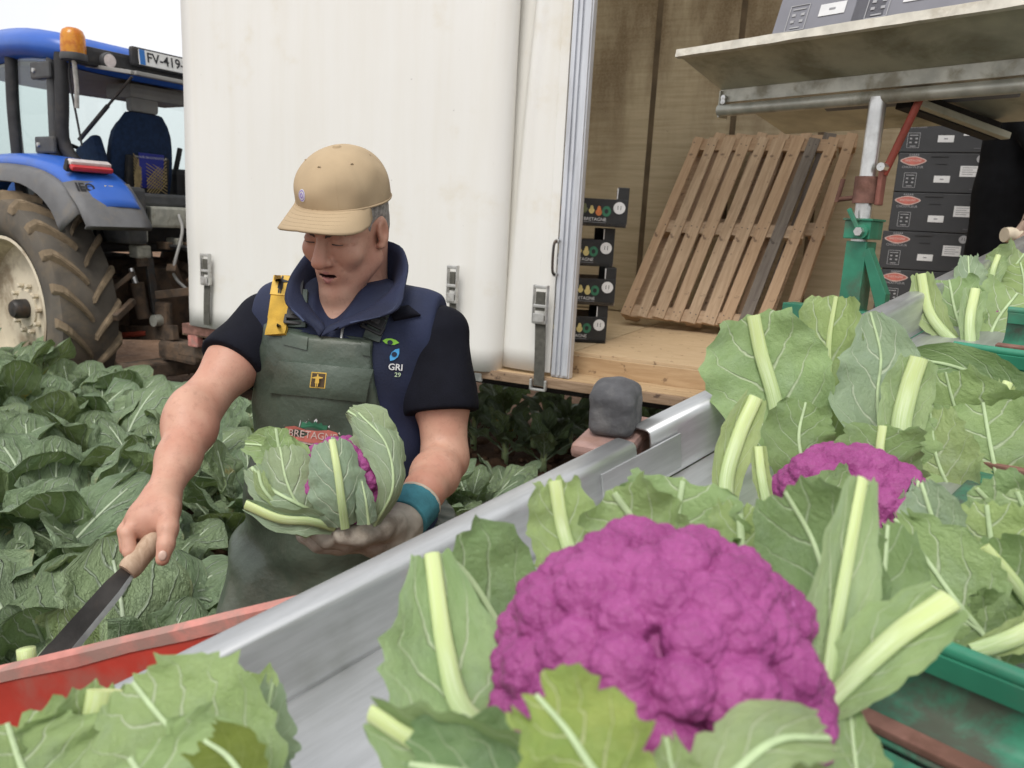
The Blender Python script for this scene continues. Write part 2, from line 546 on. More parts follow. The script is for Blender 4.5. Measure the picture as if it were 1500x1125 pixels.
M['blue_paint'] = simple('blue_paint', (0.030, 0.115, 0.47), 0.3, 0, 0.08, 5, 0.03, 40, (0.14, 0.17, 0.24), 0.3)
M['mud_metal'] = simple('muddy_metal', (0.085, 0.062, 0.045), 0.85, 0.1, 0.4, 12, 0.5, 50, (0.17, 0.11, 0.07), 0.8)
M['dark_metal'] = simple('dark_metal', (0.05, 0.047, 0.045), 0.5, 0.5, 0.3, 14, 0.2, 60, (0.12, 0.08, 0.055), 0.6)
M['seat_fabric'] = simple('navy_seat_fabric', (0.012, 0.032, 0.085), 0.9, 0, 0.2, 30, 0.4, 220)
M['book_blue'] = simple('blue_booklet', (0.02, 0.03, 0.30), 0.4, 0, 0.1, 10, 0)
M['net_tan'] = simple('tan_netting', (0.42, 0.32, 0.16), 0.8, 0, 0.2, 30, 0)
M['white'] = simple('white_paint', (0.78, 0.78, 0.76), 0.5, 0, 0.03, 10, 0.02)
M['plate_white'] = simple('plate_white', (0.72, 0.72, 0.70), 0.35, 0, 0.05, 30, 0)
M['plate_blue'] = simple('plate_blue', (0.03, 0.16, 0.46), 0.35, 0, 0.05, 30, 0)
M['ink'] = simple('black_ink', (0.015, 0.015, 0.017), 0.5, 0, 0.1, 30, 0)
M['red_lens'] = simple('red_lens', (0.50, 0.035, 0.04), 0.2, 0, 0.1, 30, 0.2, 300)
M['clear_lens'] = simple('clear_lens', (0.62, 0.55, 0.53), 0.15, 0, 0.1, 30, 0.2, 300)
M['yellow'] = simple('yellow_sticker', (0.72, 0.55, 0.06), 0.5, 0, 0.05, 30, 0)
def amber_mat():
    t = NT('amber_beacon')
    b = t.bsdf(t.mix(t.step(t.noise(25, 3, t.coord('Object')), 0.35, 0.65), (0.70, 0.20, 0.008), (0.90, 0.36, 0.02)), 0.25, 0, None, 0.5, Transmission_Weight=0.35)
    return t.done(b)
M['amber'] = amber_mat()
def glass_mat(name, tint, f=0.16):
    t = NT(name)
    tr = t.n('ShaderNodeBsdfTransparent'); tr.inputs['Color'].default_value = (*tint, 1)
    g = t.n('ShaderNodeBsdfGlossy'); g.inputs['Roughness'].default_value = 0.03
    lw = t.n('ShaderNodeLayerWeight'); lw.inputs['Blend'].default_value = 0.5
    ms = t.n('ShaderNodeMixShader')
    t.l(t.math('ADD', t.math('MULTIPLY', t.math('POWER', lw.outputs['Facing'], 4.0), 0.45), f - 0.02, clamp=True), ms.inputs[0])
    t.l(tr.outputs[0], ms.inputs[1]); t.l(g.outputs[0], ms.inputs[2])
    t.l(ms.outputs[0], t.out.inputs['Surface'])
    return t.m
M['glass'] = glass_mat('cab_glass', (0.90, 0.945, 0.935), 0.07)

def curtain_mat():
    t = NT('white_curtain')
    co = t.coord('Object'); cs = t.coord('Object', (3.0, 3.0, 0.22))
    streak = t.noise(3.0, 6, cs, 0.6)
    c = t.mix(t.step(streak, 0.30, 0.85), (0.79, 0.78, 0.745), (0.755, 0.735, 0.68))
    blot = t.noise(2.1, 7, co, 0.6)
    c = t.mix(t.math('MULTIPLY', t.step(blot, 0.56, 0.78), 0.6), c, (0.62, 0.535, 0.37))
    sp = t.math('MULTIPLY', t.step(t.noise(26, 3, co, 0.5), 0.74, 0.78), t.step(t.noise(3.3, 3, co), 0.5, 0.6))
    c = t.mix(t.math('MULTIPLY', sp, 0.7), c, (0.26, 0.24, 0.22))
    sc_ = t.step(t.noise(5, 8, t.coord('Object', (9, 9, 0.8)), 0.75), 0.66, 0.72)
    c = t.mix(t.math('MULTIPLY', sc_, 0.22), c, (0.46, 0.43, 0.38))
    return t.done(t.bsdf(c, 0.5, 0, t.bump(t.noise(1.6, 4, co), 0.12, 0.03), 0.35))
M['curtain'] = curtain_mat()
def ply_wall_mat():
    t = NT('stained_plywood')
    co = t.coord('Object'); cs = t.coord('Object', (1.0, 1.0, 0.25)); ch = t.coord('Object', (0.6, 1, 9))
    g = t.noise(3.2, 7, ch, 0.65)
    st = t.noise(1.5, 7, cs, 0.65)
    c = t.mix(t.step(g, 0.3, 0.7), (0.42, 0.345, 0.23), (0.54, 0.455, 0.32))
    # old brown runs, heavier high up where the roof leaks
    sep = t.n('ShaderNodeSeparateXYZ'); t.l(co, sep.inputs[0])
    up = t.step(sep.outputs[2], 1.7, 3.0, 0.0, 0.75)
    f = t.math('MULTIPLY', t.step(st, 0.42, 0.66), up)
    c = t.mix(f, c, (0.11, 0.062, 0.026))
    sp = t.step(t.noise(30, 4, co, 0.6), 0.70, 0.76)
    c = t.mix(t.math('MULTIPLY', sp, 0.6), c, (0.12, 0.085, 0.055))
    f2 = t.step(t.noise(70, 3, co), 0.35, 0.65)
    c = t.mix(t.math('MULTIPLY', f2, 0.18), c, (0.48, 0.41, 0.29))
    return t.done(t.bsdf(c, 0.8, 0, t.bump(g, 0.25, 0.006), 0.25))
M['ply_wall'] = ply_wall_mat()
def wood_mat(name, a, b, dark, axis=(1, 14, 14), chips=0.5, rough=0.75):
    t = NT(name)
    co = t.coord('Object', axis); c0 = t.coord('Object')
    rnd = t.n('ShaderNodeObjectInfo').outputs['Random']
    ad = t.n('ShaderNodeVectorMath', operation='ADD')
    cb = t.n('ShaderNodeCombineXYZ'); t.l(t.math('MULTIPLY', rnd, 40.0), cb.inputs[0]); t.l(t.math('MULTIPLY', rnd, 17.0), cb.inputs[1])
    t.l(co, ad.inputs[0]); t.l(cb.outputs[0], ad.inputs[1])
    g = t.noise(3.2, 8, ad.outputs[0], 0.65, 0.5)
    c = t.mix(t.step(g, 0.28, 0.72), a, b)
    c = t.mix(t.math('MULTIPLY', rnd, 0.5), c, tuple(x * y for x, y in zip(b, (0.8, 0.66, 0.55))))
    ch = t.step(t.noise(16, 5, c0, 0.65), 0.62, 0.67)
    c = t.mix(t.math('MULTIPLY', ch, chips), c, dark)
    return t.done(t.bsdf(c, rough, 0, t.bump(g, 0.35, 0.003), 0.25))
M['floor_ply'] = wood_mat('floor_plywood', (0.46, 0.345, 0.215), (0.58, 0.455, 0.30), (0.16, 0.10, 0.06), (2, 9, 9), 0.8)
M['ledge_wood'] = wood_mat('ledge_wood', (0.36, 0.24, 0.13), (0.52, 0.38, 0.23), (0.13, 0.08, 0.05), (1.5, 14, 14), 0.7)
M['pallet'] = wood_mat('pallet_wood', (0.36, 0.255, 0.17), (0.56, 0.425, 0.30), (0.10, 0.06, 0.045), (1.2, 16, 16), 0.7)
M['pallet_grey'] = wood_mat('weathered_wood', (0.13, 0.11, 0.095), (0.22, 0.19, 0.165), (0.05, 0.04, 0.035), (1.2, 16, 16), 0.7)
M['ledge_edge'] = wood_mat('worn_ledge_edge', (0.20, 0.135, 0.085), (0.34, 0.245, 0.165), (0.09, 0.06, 0.045), (1.5, 14, 14), 0.9)
M['handle_wood'] = wood_mat('handle_wood', (0.36, 0.25, 0.17), (0.54, 0.41, 0.30), (0.13, 0.08, 0.06), (30, 30, 4), 0.5)
M['alu'] = simple('aluminium', (0.62, 0.64, 0.68), 0.45, 0.4, 0.08, 8, 0.08, 40, (0.33, 0.33, 0.35), 0.45, stretch=(4, 4, 0.4))
M['webbing'] = simple('grey_webbing', (0.085, 0.082, 0.068), 0.85, 0, 0.2, 40, 0.5, 260)
M['buckle'] = simple('steel_buckle', (0.55, 0.55, 0.53), 0.4, 0.7, 0.15, 25, 0.1, 90, (0.25, 0.2, 0.15), 0.5)
M['blade'] = simple('dark_blade', (0.040, 0.037, 0.034), 0.42, 0.55, 0.4, 18, 0.25, 90, (0.075, 0.055, 0.04), 0.7)
M['blade_edge'] = simple('ground_edge', (0.33, 0.34, 0.33), 0.35, 0.8, 0.2, 30, 0.1)
M['crate_black'] = simple('crate_black', (0.012, 0.012, 0.012), 0.5, 0, 0.3, 25, 0.1, 60, (0.05, 0.04, 0.03), 0.4)
M['card_inner'] = simple('card_inner', (0.30, 0.23, 0.16), 0.85, 0, 0.15, 15, 0.1, 90)
M['box_black'] = simple('box_charcoal', (0.038, 0.039, 0.042), 0.6, 0, 0.12, 8, 0.06, 60)
M['box_grey'] = simple('box_grey', (0.20, 0.20, 0.225), 0.6, 0, 0.08, 8, 0.06, 60)
M['print_white'] = simple('print_white', (0.66, 0.66, 0.66), 0.6, 0, 0.05, 30, 0)
M['print_grey'] = simple('print_grey', (0.25, 0.25, 0.26), 0.6, 0, 0.1, 30, 0)
M['print_red'] = simple('print_red', (0.48, 0.14, 0.11), 0.6, 0, 0.1, 30, 0)
M['print_green'] = simple('print_green', (0.03, 0.15, 0.08), 0.6, 0, 0.2, 30, 0)
M['print_orange'] = simple('print_orange', (0.55, 0.17, 0.05), 0.6, 0, 0.3, 40, 0)
M['print_yellow'] = simple('print_yellow', (0.60, 0.50, 0.20), 0.6, 0, 0.2, 40, 0)
M['print_olive'] = simple('print_olive', (0.14, 0.15, 0.07), 0.6, 0, 0.2, 40, 0)
M['black_cloth'] = simple('black_cloth', (0.0028, 0.003, 0.0038), 0.92, 0, 0.3, 18, 0.3, 160, spec=0.15)
M['tee'] = simple('black_tee', (0.0060, 0.0065, 0.0115), 0.9, 0, 0.25, 12, 0.35, 340, spec=0.2)
M['cab_dark'] = simple('underbody_dark', (0.02, 0.018, 0.016), 0.9, 0, 0.3, 8, 0.3, 40)
# ------------------------------------------------------------------ distance-field modelling (bodies, cloth)
def s_ell(P, c, r):
    q = (P - np.array(c)) / np.array(r)
    k = np.linalg.norm(q, axis=1)
    k2 = np.linalg.norm(q / np.array(r), axis=1) + 1e-9
    return k * (k - 1.0) / k2
def s_sph(P, c, r):
    return np.linalg.norm(P - np.array(c), axis=1) - r
def s_cone(P, a, b, ra, rb):
    a, b = np.array(a, float), np.array(b, float)
    ba = b - a
    h = np.clip(((P - a) @ ba) / (ba @ ba), 0, 1)
    return np.linalg.norm(P - a - h[:, None] * ba, axis=1) - (ra + (rb - ra) * h)
def s_chain(P, pts, rs, k=0.01):
    d = None
    for i in range(len(pts) - 1):
        e = s_cone(P, pts[i], pts[i + 1], rs[i], rs[i + 1])
        d = e if d is None else smin(d, e, k)
    return d
def s_box(P, c, half, r, R=None):
    q = P - np.array(c)
    if R is not None: q = q @ R
    q = np.abs(q) - (np.array(half) - r)
    return np.linalg.norm(np.maximum(q, 0), axis=1) + np.minimum(q.max(axis=1), 0) - r
def smin(a, b, k):
    h = np.clip(0.5 + 0.5 * (b - a) / k, 0, 1)
    return b + (a - b) * h - k * h * (1 - h)
def smax(a, b, k):
    return -smin(-a, -b, k)
def wave(P, f, seed=0):
    rs = np.random.RandomState(seed)
    o = np.zeros(len(P))
    for i in range(5):
        d = rs.normal(size=3); d /= np.linalg.norm(d)
        o += np.sin(P @ (d * f * (0.7 + 0.3 * i)) + rs.uniform(0, 6.28)) / (1 + 0.35 * i)
    return o / 2.6
def sdf_mesh(fn, lo, hi, h, B=8):
    lo = np.array(lo, float); hi = np.array(hi, float)
    nb = np.ceil((hi - lo) / (h * B)).astype(int)
    n = nb * B + 1
    vals = np.empty(n, np.float32)
    bi = np.stack(np.meshgrid(*[np.arange(k) for k in nb], indexing='ij'), -1).reshape(-1, 3)
    cen = lo + (bi + 0.5) * B * h
    dc = fn(cen)
    keep = np.abs(dc) < B * h * 0.87 * 1.5 + 0.012
    for (i, j, k), d in zip(bi[~keep], dc[~keep]):
        vals[i * B:(i + 1) * B + 1, j * B:(j + 1) * B + 1, k * B:(k + 1) * B + 1] = d
    off = np.stack(np.meshgrid(*[np.arange(B + 1)] * 3, indexing='ij'), -1).reshape(-1, 3)
    kb = bi[keep]
    for s in range(0, len(kb), 300):
        blk = kb[s:s + 300]
        P = lo + (blk[:, None, :] * B + off[None]) * h
        d = fn(P.reshape(-1, 3)).reshape(len(blk), B + 1, B + 1, B + 1)
        for (i, j, k), dd in zip(blk, d):
            vals[i * B:(i + 1) * B + 1, j * B:(j + 1) * B + 1, k * B:(k + 1) * B + 1] = dd
    ins = vals < 0
    corners = [(a, b, c) for a in (0, 1) for b in (0, 1) for c in (0, 1)]
    cnt = np.zeros(n - 1, np.int8)
    sl = lambda o, m: slice(o, m - 1 + o)
    for c in corners:
        cnt += ins[sl(c[0], n[0]), sl(c[1], n[1]), sl(c[2], n[2])]
    act = np.argwhere((cnt > 0) & (cnt < 8))
    acc = np.zeros((len(act), 3)); num = np.zeros(len(act))
    for a in corners:
        for ax in range(3):
            if a[ax] == 1: continue
            b = list(a); b[ax] = 1
            va = vals[act[:, 0] + a[0], act[:, 1] + a[1], act[:, 2] + a[2]].astype(float)
            vb = vals[act[:, 0] + b[0], act[:, 1] + b[1], act[:, 2] + b[2]].astype(float)
            m = (va < 0) != (vb < 0)
            t = np.where(m, va / np.where(m, va - vb, 1), 0)
            p = np.array(a, float)[None].repeat(len(act), 0); p[:, ax] += t
            acc += p * m[:, None]; num += m
    vert = lo + (act + acc / num[:, None]) * h
    idx = np.full(n - 1, -1, np.int64)
    idx[act[:, 0], act[:, 1], act[:, 2]] = np.arange(len(act))
    faces = []
    for ax in range(3):
        s0 = [slice(None)] * 3; s1 = [slice(None)] * 3
        s0[ax] = slice(0, -1); s1[ax] = slice(1, None)
        ch = ins[tuple(s0)] != ins[tuple(s1)]
        e = np.argwhere(ch)
        o1, o2 = [(1, 2), (2, 0), (0, 1)][ax]
        ok = (e[:, o1] > 0) & (e[:, o2] > 0) & (e[:, o1] < n[o1] - 1) & (e[:, o2] < n[o2] - 1)
        e = e[ok]
        q = []
        for d1, d2 in ((1, 1), (0, 1), (0, 0), (1, 0)):
            g = e.copy(); g[:, o1] -= d1; g[:, o2] -= d2
            q.append(idx[g[:, 0], g[:, 1], g[:, 2]])
        q = np.stack(q, 1)
        flip = ~ins[e[:, 0], e[:, 1], e[:, 2]]
        q[flip] = q[flip][:, ::-1]
        faces.append(q)
    return vert, np.concatenate(faces)
def np_mesh(name, v, f, mat, smooth=True):
    me = bpy.data.meshes.new(name)
    v = np.asarray(v, np.float32); f = np.asarray(f, np.int32)
    me.vertices.add(len(v)); me.vertices.foreach_set('co', v.ravel())
    k = f.shape[1]
    me.loops.add(f.size); me.loops.foreach_set('vertex_index', f.ravel())
    me.polygons.add(len(f)); me.polygons.foreach_set('loop_start', np.arange(0, f.size, k, dtype=np.int32))
    me.update(calc_edges=True)
    me.validate()
    for m in (mat if isinstance(mat, (list, tuple)) else [mat]): me.materials.append(m)
    if smooth: me.polygons.foreach_set('use_smooth', np.ones(len(f), bool))
    return me
def relax(v, f, it=2, lam=0.5):
    """a little Laplacian smoothing"""
    n = len(v)
    e = np.concatenate([f[:, [i, (i + 1) % f.shape[1]]] for i in range(f.shape[1])])
    deg = np.bincount(e.ravel(), minlength=n).astype(float)[:, None]
    for _ in range(it):
        s = np.zeros_like(v)
        for a in range(3):
            s[:, a] = np.bincount(e[:, 0], v[e[:, 1], a], n) + np.bincount(e[:, 1], v[e[:, 0], a], n)
        v = v + lam * (s / np.maximum(deg, 1) - v)
    return v
class Surf:
    """ray target made of numpy meshes"""
    def __init__(self, *vf):
        vs, fs = [], []
        for v, f in vf:
            o = len(vs)
            vs += [tuple(p) for p in v]; fs += [tuple(int(i) + o for i in q) for q in f]
        self.t = BVHTree.FromPolygons(vs, fs)
    def hit(self, px, py, lift=0.002):
        r = ray(px, py).normalized()
        loc, nrm, i, d = self.t.ray_cast(EYE, r)
        if loc is None:
            return None, None
        if nrm.dot(r) > 0: nrm = -nrm
        return loc + nrm * lift, nrm
def patch(name, surf, quad, mat, parent, nu=10, nv=10, lift=0.003, thick=0.003, outline=None, puff=0.0):
    """cloth panel laid on a surface: quad = 4 pixel corners (tl, tr, br, bl); thickness is real"""
    tl, tr, br, bl = [Vector((*q, 0)) for q in quad]
    fr, ok = {}, True
    last = None
    for j in range(nv + 1):
        for i in range(nu + 1):
            u, v = i / nu, j / nv
            p = tl.lerp(tr, u).lerp(bl.lerp(br, u), v)
            loc, nrm = surf.hit(p.x, p.y, 0)
            if loc is None:
                loc, nrm = last if last else (at(p.x, p.y, 1.4), -ray(p.x, p.y).normalized())
            last = (loc, nrm)
            e = 1 - max(abs(2 * u - 1), abs(2 * v - 1)) ** 2
            fr[i, j] = (loc, nrm, e)
    # smooth normals
    vs, fs = [], []
    for j in range(nv + 1):
        for i in range(nu + 1):
            n = Vector((0, 0, 0)); c = Vector((0, 0, 0)); k = 0
            for a in (-1, 0, 1):
                for b in (-1, 0, 1):
                    if (i + a, j + b) in fr:
                        n += fr[i + a, j + b][1]; c += fr[i + a, j + b][0]; k += 1
            n.normalize()
            base = fr[i, j][0]
            vs.append(base + n * (lift + thick + puff * fr[i, j][2]))
    N = len(vs)
    for j in range(nv + 1):
        for i in range(nu + 1):
            vs.append(fr[i, j][0] + fr[i, j][1] * (lift - 0.004))
    q = lambda i, j: j * (nu + 1) + i
    for j in range(nv):
        for i in range(nu):
            fs.append((q(i, j), q(i + 1, j), q(i + 1, j + 1), q(i, j + 1)))
    rim = [q(i, 0) for i in range(nu)] + [q(nu, j) for j in range(nv)] + [q(i, nv) for i in range(nu, 0, -1)] + [q(0, j) for j in range(nv, 0, -1)]
    for a, b in zip(rim, rim[1:] + rim[:1]):
        fs.append((b, a, a + N, b + N))
    me = make_mesh(name, vs, fs, mat, True)
    me.set_sharp_from_angle(angle=rad(60))
    return obj(name, me, parent, True)
def decal(name, surf, vs, fs, px, py, sx, sy, ang, mat, parent, lift=0.0015, skew=0.0):
    """flat print laid on a surface; local x, y of vs scaled to pixels"""
    ca, sa = math.cos(ang), math.sin(ang)
    out = []
    last = None
    for v in vs:
        x, y = v[0] * sx, -v[1] * sy
        X = px + x * ca - y * sa; Y = py + x * sa + y * ca
        loc, nrm = surf.hit(X, Y, lift)
        if loc is None: loc = last if last is not None else at(X, Y, 1.4)
        last = loc
        out.append(loc)
    return obj(name, make_mesh(name, out, fs, mat, False), parent, True)
def disc_geo(n=20, rings=2, r0=0.0):
    vs, fs = [], []
    if r0 == 0: vs.append((0, 0, 0))
    for k in range(rings):
        r = r0 + (1 - r0) * ((k + 1) / rings if r0 == 0 else k / max(1, rings - 1))
        for i in range(n):
            vs.append((r * math.cos(2 * math.pi * i / n), r * math.sin(2 * math.pi * i / n), 0))
    b = 1 if r0 == 0 else 0
    if r0 == 0:
        for i in range(n): fs.append((0, 1 + i, 1 + (i + 1) % n))
    for k in range(rings - 1):
        for i in range(n):
            a = b + k * n + i; c = b + k * n + (i + 1) % n
            fs.append((a, c, c + n, a + n))
    return vs, fs
# ------------------------------------------------------------------ ground
def build_ground():
    n = 110
    xs = np.concatenate([np.linspace(-80, -7, 14), np.linspace(-6.8, 6, n), np.linspace(7, 80, 14)])
    ys = np.concatenate([np.linspace(-20, -1.5, 6), np.linspace(-1.2, 10, n), np.linspace(11, 140, 16)])
    vs, fs = [], []
    for y in ys:
        for x in xs:
            z = 0.0
            if -7 < x < 6.2 and -1.5 < y < 10.5:
                p = Vector((x, y, 0))
                z = 0.05 * mnoise.noise(p * 1.1) + 0.035 * mnoise.noise(p * 4.3) + 0.02 * abs(mnoise.noise(p * 11))
            vs.append((x, y, z - 0.03))
    w = len(xs)
    for j in range(len(ys) - 1):
        for i in range(w - 1):
            a = j * w + i
            fs.append((a, a + 1, a + w + 1, a + w))
    o = obj('ground', make_mesh('ground', vs, fs, M['soil']))
    tag(o, 'brown bare soil of the field', 'ground', kind='structure')
build_ground()
def build_clods():
    vs, fs = [], []
    rng = random.Random(3)
    ico = bmesh.new(); bmesh.ops.create_icosphere(ico, subdivisions=1, radius=1)
    iv = [v.co.copy() for v in ico.verts]; fi = [[v.index for v in f.verts] for f in ico.faces]
    ico.free()
    for _ in range(1500):
        x, y = rng.uniform(-2.6, 2.2), rng.uniform(2.0, 6.5)
        s = rng.uniform(0.012, 0.05) * (1.5 if rng.random() < 0.1 else 1)
        b = len(vs)
        for v in iv:
            vs.append((x + v.x * s * rng.uniform(0.7, 1.3), y + v.y * s * rng.uniform(0.7, 1.3), 0.0 + v.z * s * rng.uniform(0.5, 1.0)))
        fs += [[i + b for i in f] for f in fi]
    o = obj('soil_clods', make_mesh('soil_clods', vs, fs, M['soil'], True))
    tag(o, 'loose brown soil clods scattered over the field', 'soil', kind='stuff')
build_clods()

# ------------------------------------------------------------------ trailer
TA = at_z(275, 478, 0.88)
TB = at_z(1030, 583, 0.88)
TX = Vector((TB.x - TA.x, TB.y - TA.y, 0)).normalized()
TY = Vector((-TX.y, TX.x, 0))
TM = Matrix((TX, TY, Vector((0, 0, 1)))).transposed().to_4x4()
TM.translation = Vector((TA.x, TA.y, 0))
TI = TM.inverted()
def tl(px, py, y):
    """trailer-local point seen at a pixel, on the trailer plane y"""
    o = TI @ EYE
    d = (TI.to_3x3() @ ray(px, py))
    return o + d * ((y - o.y) / d.y)
ROOF = 3.95
def build_trailer():
    t = thing('box_trailer', 'white box trailer with an open side, plywood floor and stained back wall', 'trailer', TM)
    L, D = 8.2, 2.52
    # bed and ledge
    f = box('bed_floor', (L, D - 0.2, 0.05), (L / 2, 0.2 + (D - 0.2) / 2, 0.955), M['floor_ply'], t, 0.003)
    for k in range(6):      # sheets of plywood with open joints
        w = L / 6
        box('floor_sheet', (w - 0.008, D - 0.215, 0.018), (w * (k + 0.5), 0.198 + (D - 0.2) / 2, 0.9895), M['floor_ply'], f, 0.002)
    box('riser', (L, 0.03, 0.098), (L / 2, 0.213, 0.929), M['ledge_wood'], t, 0.002)
    box('ledge', (L, 0.232, 0.035), (L / 2, 0.098, 0.8625), M['ledge_wood'], t, 0.004)
    box('ledge_edge_board', (L, 0.03, 0.05), (L / 2, -0.034, 0.852), M['ledge_edge'], t, 0.004)
    # chassis below
    for y in (0.55, 1.95):
        box('chassis_beam', (L, 0.09, 0.16), (L / 2, y, 0.755), M['cab_dark'], t, 0.004)
    for k in range(7):
        box('cross_member', (0.07, D - 0.3, 0.08), (0.4 + k * 1.2, D / 2, 0.8), M['cab_dark'], t, 0.003)
    # axle and wheels towards the rear, under the bed
    for y in (0.35, 2.15):
        lathe('trailer_wheel', [(0.16, -0.1), (0.2, -0.12), (0.36, -0.11), (0.4, -0.07), (0.4, 0.07), (0.36, 0.11), (0.2, 0.12), (0.16, 0.1)], M['tyre'], t, 28, 'Y', Matrix.Translation((6.2, y, 0.38)))
    box('axle', (0.09, 1.9, 0.09), (6.2, 1.25, 0.4), M['cab_dark'], t, 0.005)
    box('axle_hanger', (0.12, 1.5, 0.34), (6.2, 1.25, 0.58), M['cab_dark'], t, 0.005)
    box('drawbar', (1.5, 0.12, 0.12), (-0.6, 1.25, 0.66), M['mud_metal'], t, 0.006)
    box('drawbar_eye', (0.25, 0.1, 0.2), (-1.4, 1.25, 0.62), M['mud_metal'], t, 0.02)
    # back wall of plywood panels with dark joint strips
    px0 = tl(952, 200, D).x; px1 = tl(1086, 60, D).x
    pw = px1 - px0
    x = px0 - pw * 4
    back = box('back_wall', (L, 0.04, ROOF - 0.95), (L / 2, D + 0.035, (ROOF + 0.95) / 2), M['ply_wall'], t, 0.002)
    for k in range(-5, 6):
        xa, xb = max(0.02, px0 + k * pw), min(L - 0.02, px0 + (k + 1) * pw)
        if xb - xa < 0.05: continue
        box('wall_panel', (xb - xa - 0.045, 0.016, ROOF - 1.02), ((xa + xb) / 2, D + 0.007, (ROOF + 1.0) / 2), M['ply_wall'], back, 0.002)
        if xa > 0.1:
            box('joint_strip', (0.05, 0.006, ROOF - 1.03), (xa, D + 0.0095, (ROOF + 1.0) / 2), M['wall_strip'], back, 0.001)
    box('front_wall', (0.04, D - 0.02, ROOF - 0.9), (tl(274, 300, -0.06).x + 0.025, D / 2 + 0.02, (ROOF + 0.9) / 2), M['curtain'], t, 0.003)
    box('rear_wall', (0.04, D - 0.02, ROOF - 0.9), (L, D / 2 + 0.02, (ROOF + 0.9) / 2), M['ply_wall'], t, 0.003)
    box('roof', (L + 0.1, D + 0.12, 0.05), (L / 2, D / 2, ROOF + 0.03), M['roof_skin'], t, 0.003)
    # side skins: profile along x (local), bulging outwards (negative y)
    xr = tl(722, 535, -0.06).x
    xp = tl(806, 540, -0.02).x
    xt = tl(838, 30, -0.02).x
    xl = tl(274, 300, -0.06).x
    prof = [(xl, 0.02), (xl, -0.05)]
    for i in range(1, 26):
        u = i / 25
        prof.append((xl + u * (xr - 0.13 - xl), -0.05 - 0.035 * math.sin(math.pi * u) ** 1.0 - 0.03 * u))
    cx, cy = xr - 0.13, prof[-1][1] + 0.10
    for i in range(1, 11):
        a = -math.pi / 2 + i / 10 * math.pi * 0.8
        prof.append((cx + 0.13 * math.cos(a), cy + 0.10 * math.sin(a)))
    prof.append((xr - 0.06, 0.0))
    def skin(name, prof, z0, z1, rows, fn):
        vs, fs = [], []
        for j in range(rows + 1):
            v = j / rows
            for i, (x, y) in enumerate(prof):
                dx, dy = fn(i / (len(prof) - 1), v, x, y)
                vs.append((x + dx, y + dy, z0(x) + v * (z1 - z0(x))))
        n = len(prof)
        for j in range(rows):
            for i in range(n - 1):
                fs.append((j * n + i, j * n + i + 1, (j + 1) * n + i + 1, (j + 1) * n + i))
        me = make_mesh(name, vs, fs, M['curtain'], True)
        o = obj(name, me, t)
        sm = o.modifiers.new('thick', 'SOLIDIFY'); sm.thickness = 0.012; sm.offset = 1
        return o
    z0a = lambda x: 0.905 - 0.035 * min(1, max(0, x / xr))
    skin('side_panel', prof, z0a, ROOF, 24, lambda u, v, x, y: (0.0, 0.012 * mnoise.noise(Vector((x * 1.3, v * 3.0, 2))) + 0.02 * math.exp(-((x - 0.2) / 0.12) ** 2 - ((v - 0.12) / 0.05) ** 2)))
    # second, folded panel between the first one and the post
    pr2 = [(xr - 0.10, 0.085)]
    for i in range(1, 25):
        u = i / 24
        x = xr - 0.10 + u * (xp - 0.03 - xr + 0.10)
        pr2.append((x, 0.03 + 0.05 * (1 - u) ** 2 - 0.012 * math.sin(math.pi * u)))
    def fold(u, v, x, y):
        c = 0.30 + 0.42 * v ** 1.3          # crease that leans to the right higher up
        w = 1 / (1 + math.exp(-(u - c) / 0.035))
        return (0.0, 0.075 * (1 - w) * min(1, 0.15 + v * 1.4) * (u > 0.02) - 0.03 * w * math.exp(-((u - c - 0.06) / 0.08) ** 2) * min(1, v * 2))
    skin('folded_panel', pr2, lambda x: 0.895, ROOF, 26, fold)
    # aluminium post with ribs
    pw_ = 0.105
    post = box('post', (pw_, 0.05, ROOF - 0.88), (xp + pw_ / 2, 0.02, (ROOF + 0.88) / 2 + 0.002), M['alu'], t, 0.004)
    for k, (o_, w_) in enumerate(((0.017, 0.024), (0.047, 0.016), (0.083, 0.034))):
        box('post_rib', (w_, 0.02, ROOF - 0.90), (xp + o_, -0.012, (ROOF + 0.88) / 2 + 0.004), M['alu'], post, 0.005)
    box('hem_strip', (0.05, 0.012, ROOF - 0.9), (xp - 0.034, 0.005, (ROOF + 0.9) / 2), M['curtain'], t, 0.003)
    # pull handle on the post's hem
    h0 = tl(818, 353, -0.03); h1 = tl(815, 402, -0.03)
    tube('pull_handle', [h0 + V(0, 0.03, 0), h0 + V(0, -0.03, 0), (h0 + V(-0.008, -0.04, -0.03)), (h1 + V(-0.008, -0.04, 0.03)), h1 + V(0, -0.03, 0), h1 + V(0, 0.03, 0)], 0.007, M['dark_metal'], t, 8, curve=14)
    for hh in (h0, h1):
        lathe('handle_bolt', [(0.0, -0.006), (0.012, -0.005), (0.012, 0.008)], M['buckle'], t, 10, 'Y', Matrix.Translation(hh + V(0, -0.022, 0)))
    # straps with ratchet buckles
    def strap(px, ptop, pbot, y0, w=0.055, hook=True):
        a = tl(px[0], ptop, y0); b = tl(px[1], pbot, y0)
        pts = [a + V(0, -0.004, 0), a.lerp(b, 0.5) + V(0.006, -0.012, 0), b + V(0, -0.004, 0)]
        vs, fs = [], []
        cc = catmull(pts, 12)
        for p in cc:
            vs += [p + V(-w / 2, 0, 0), p + V(w / 2, 0, 0), p + V(w / 2, 0.005, 0), p + V(-w / 2, 0.005, 0)]
        for i in range(11):
            for k in range(4):
                fs.append((i * 4 + k, i * 4 + (k + 1) % 4, (i + 1) * 4 + (k + 1) % 4, (i + 1) * 4 + k))
        s = obj('strap', make_mesh('strap', vs, fs, M['webbing'], False), t)
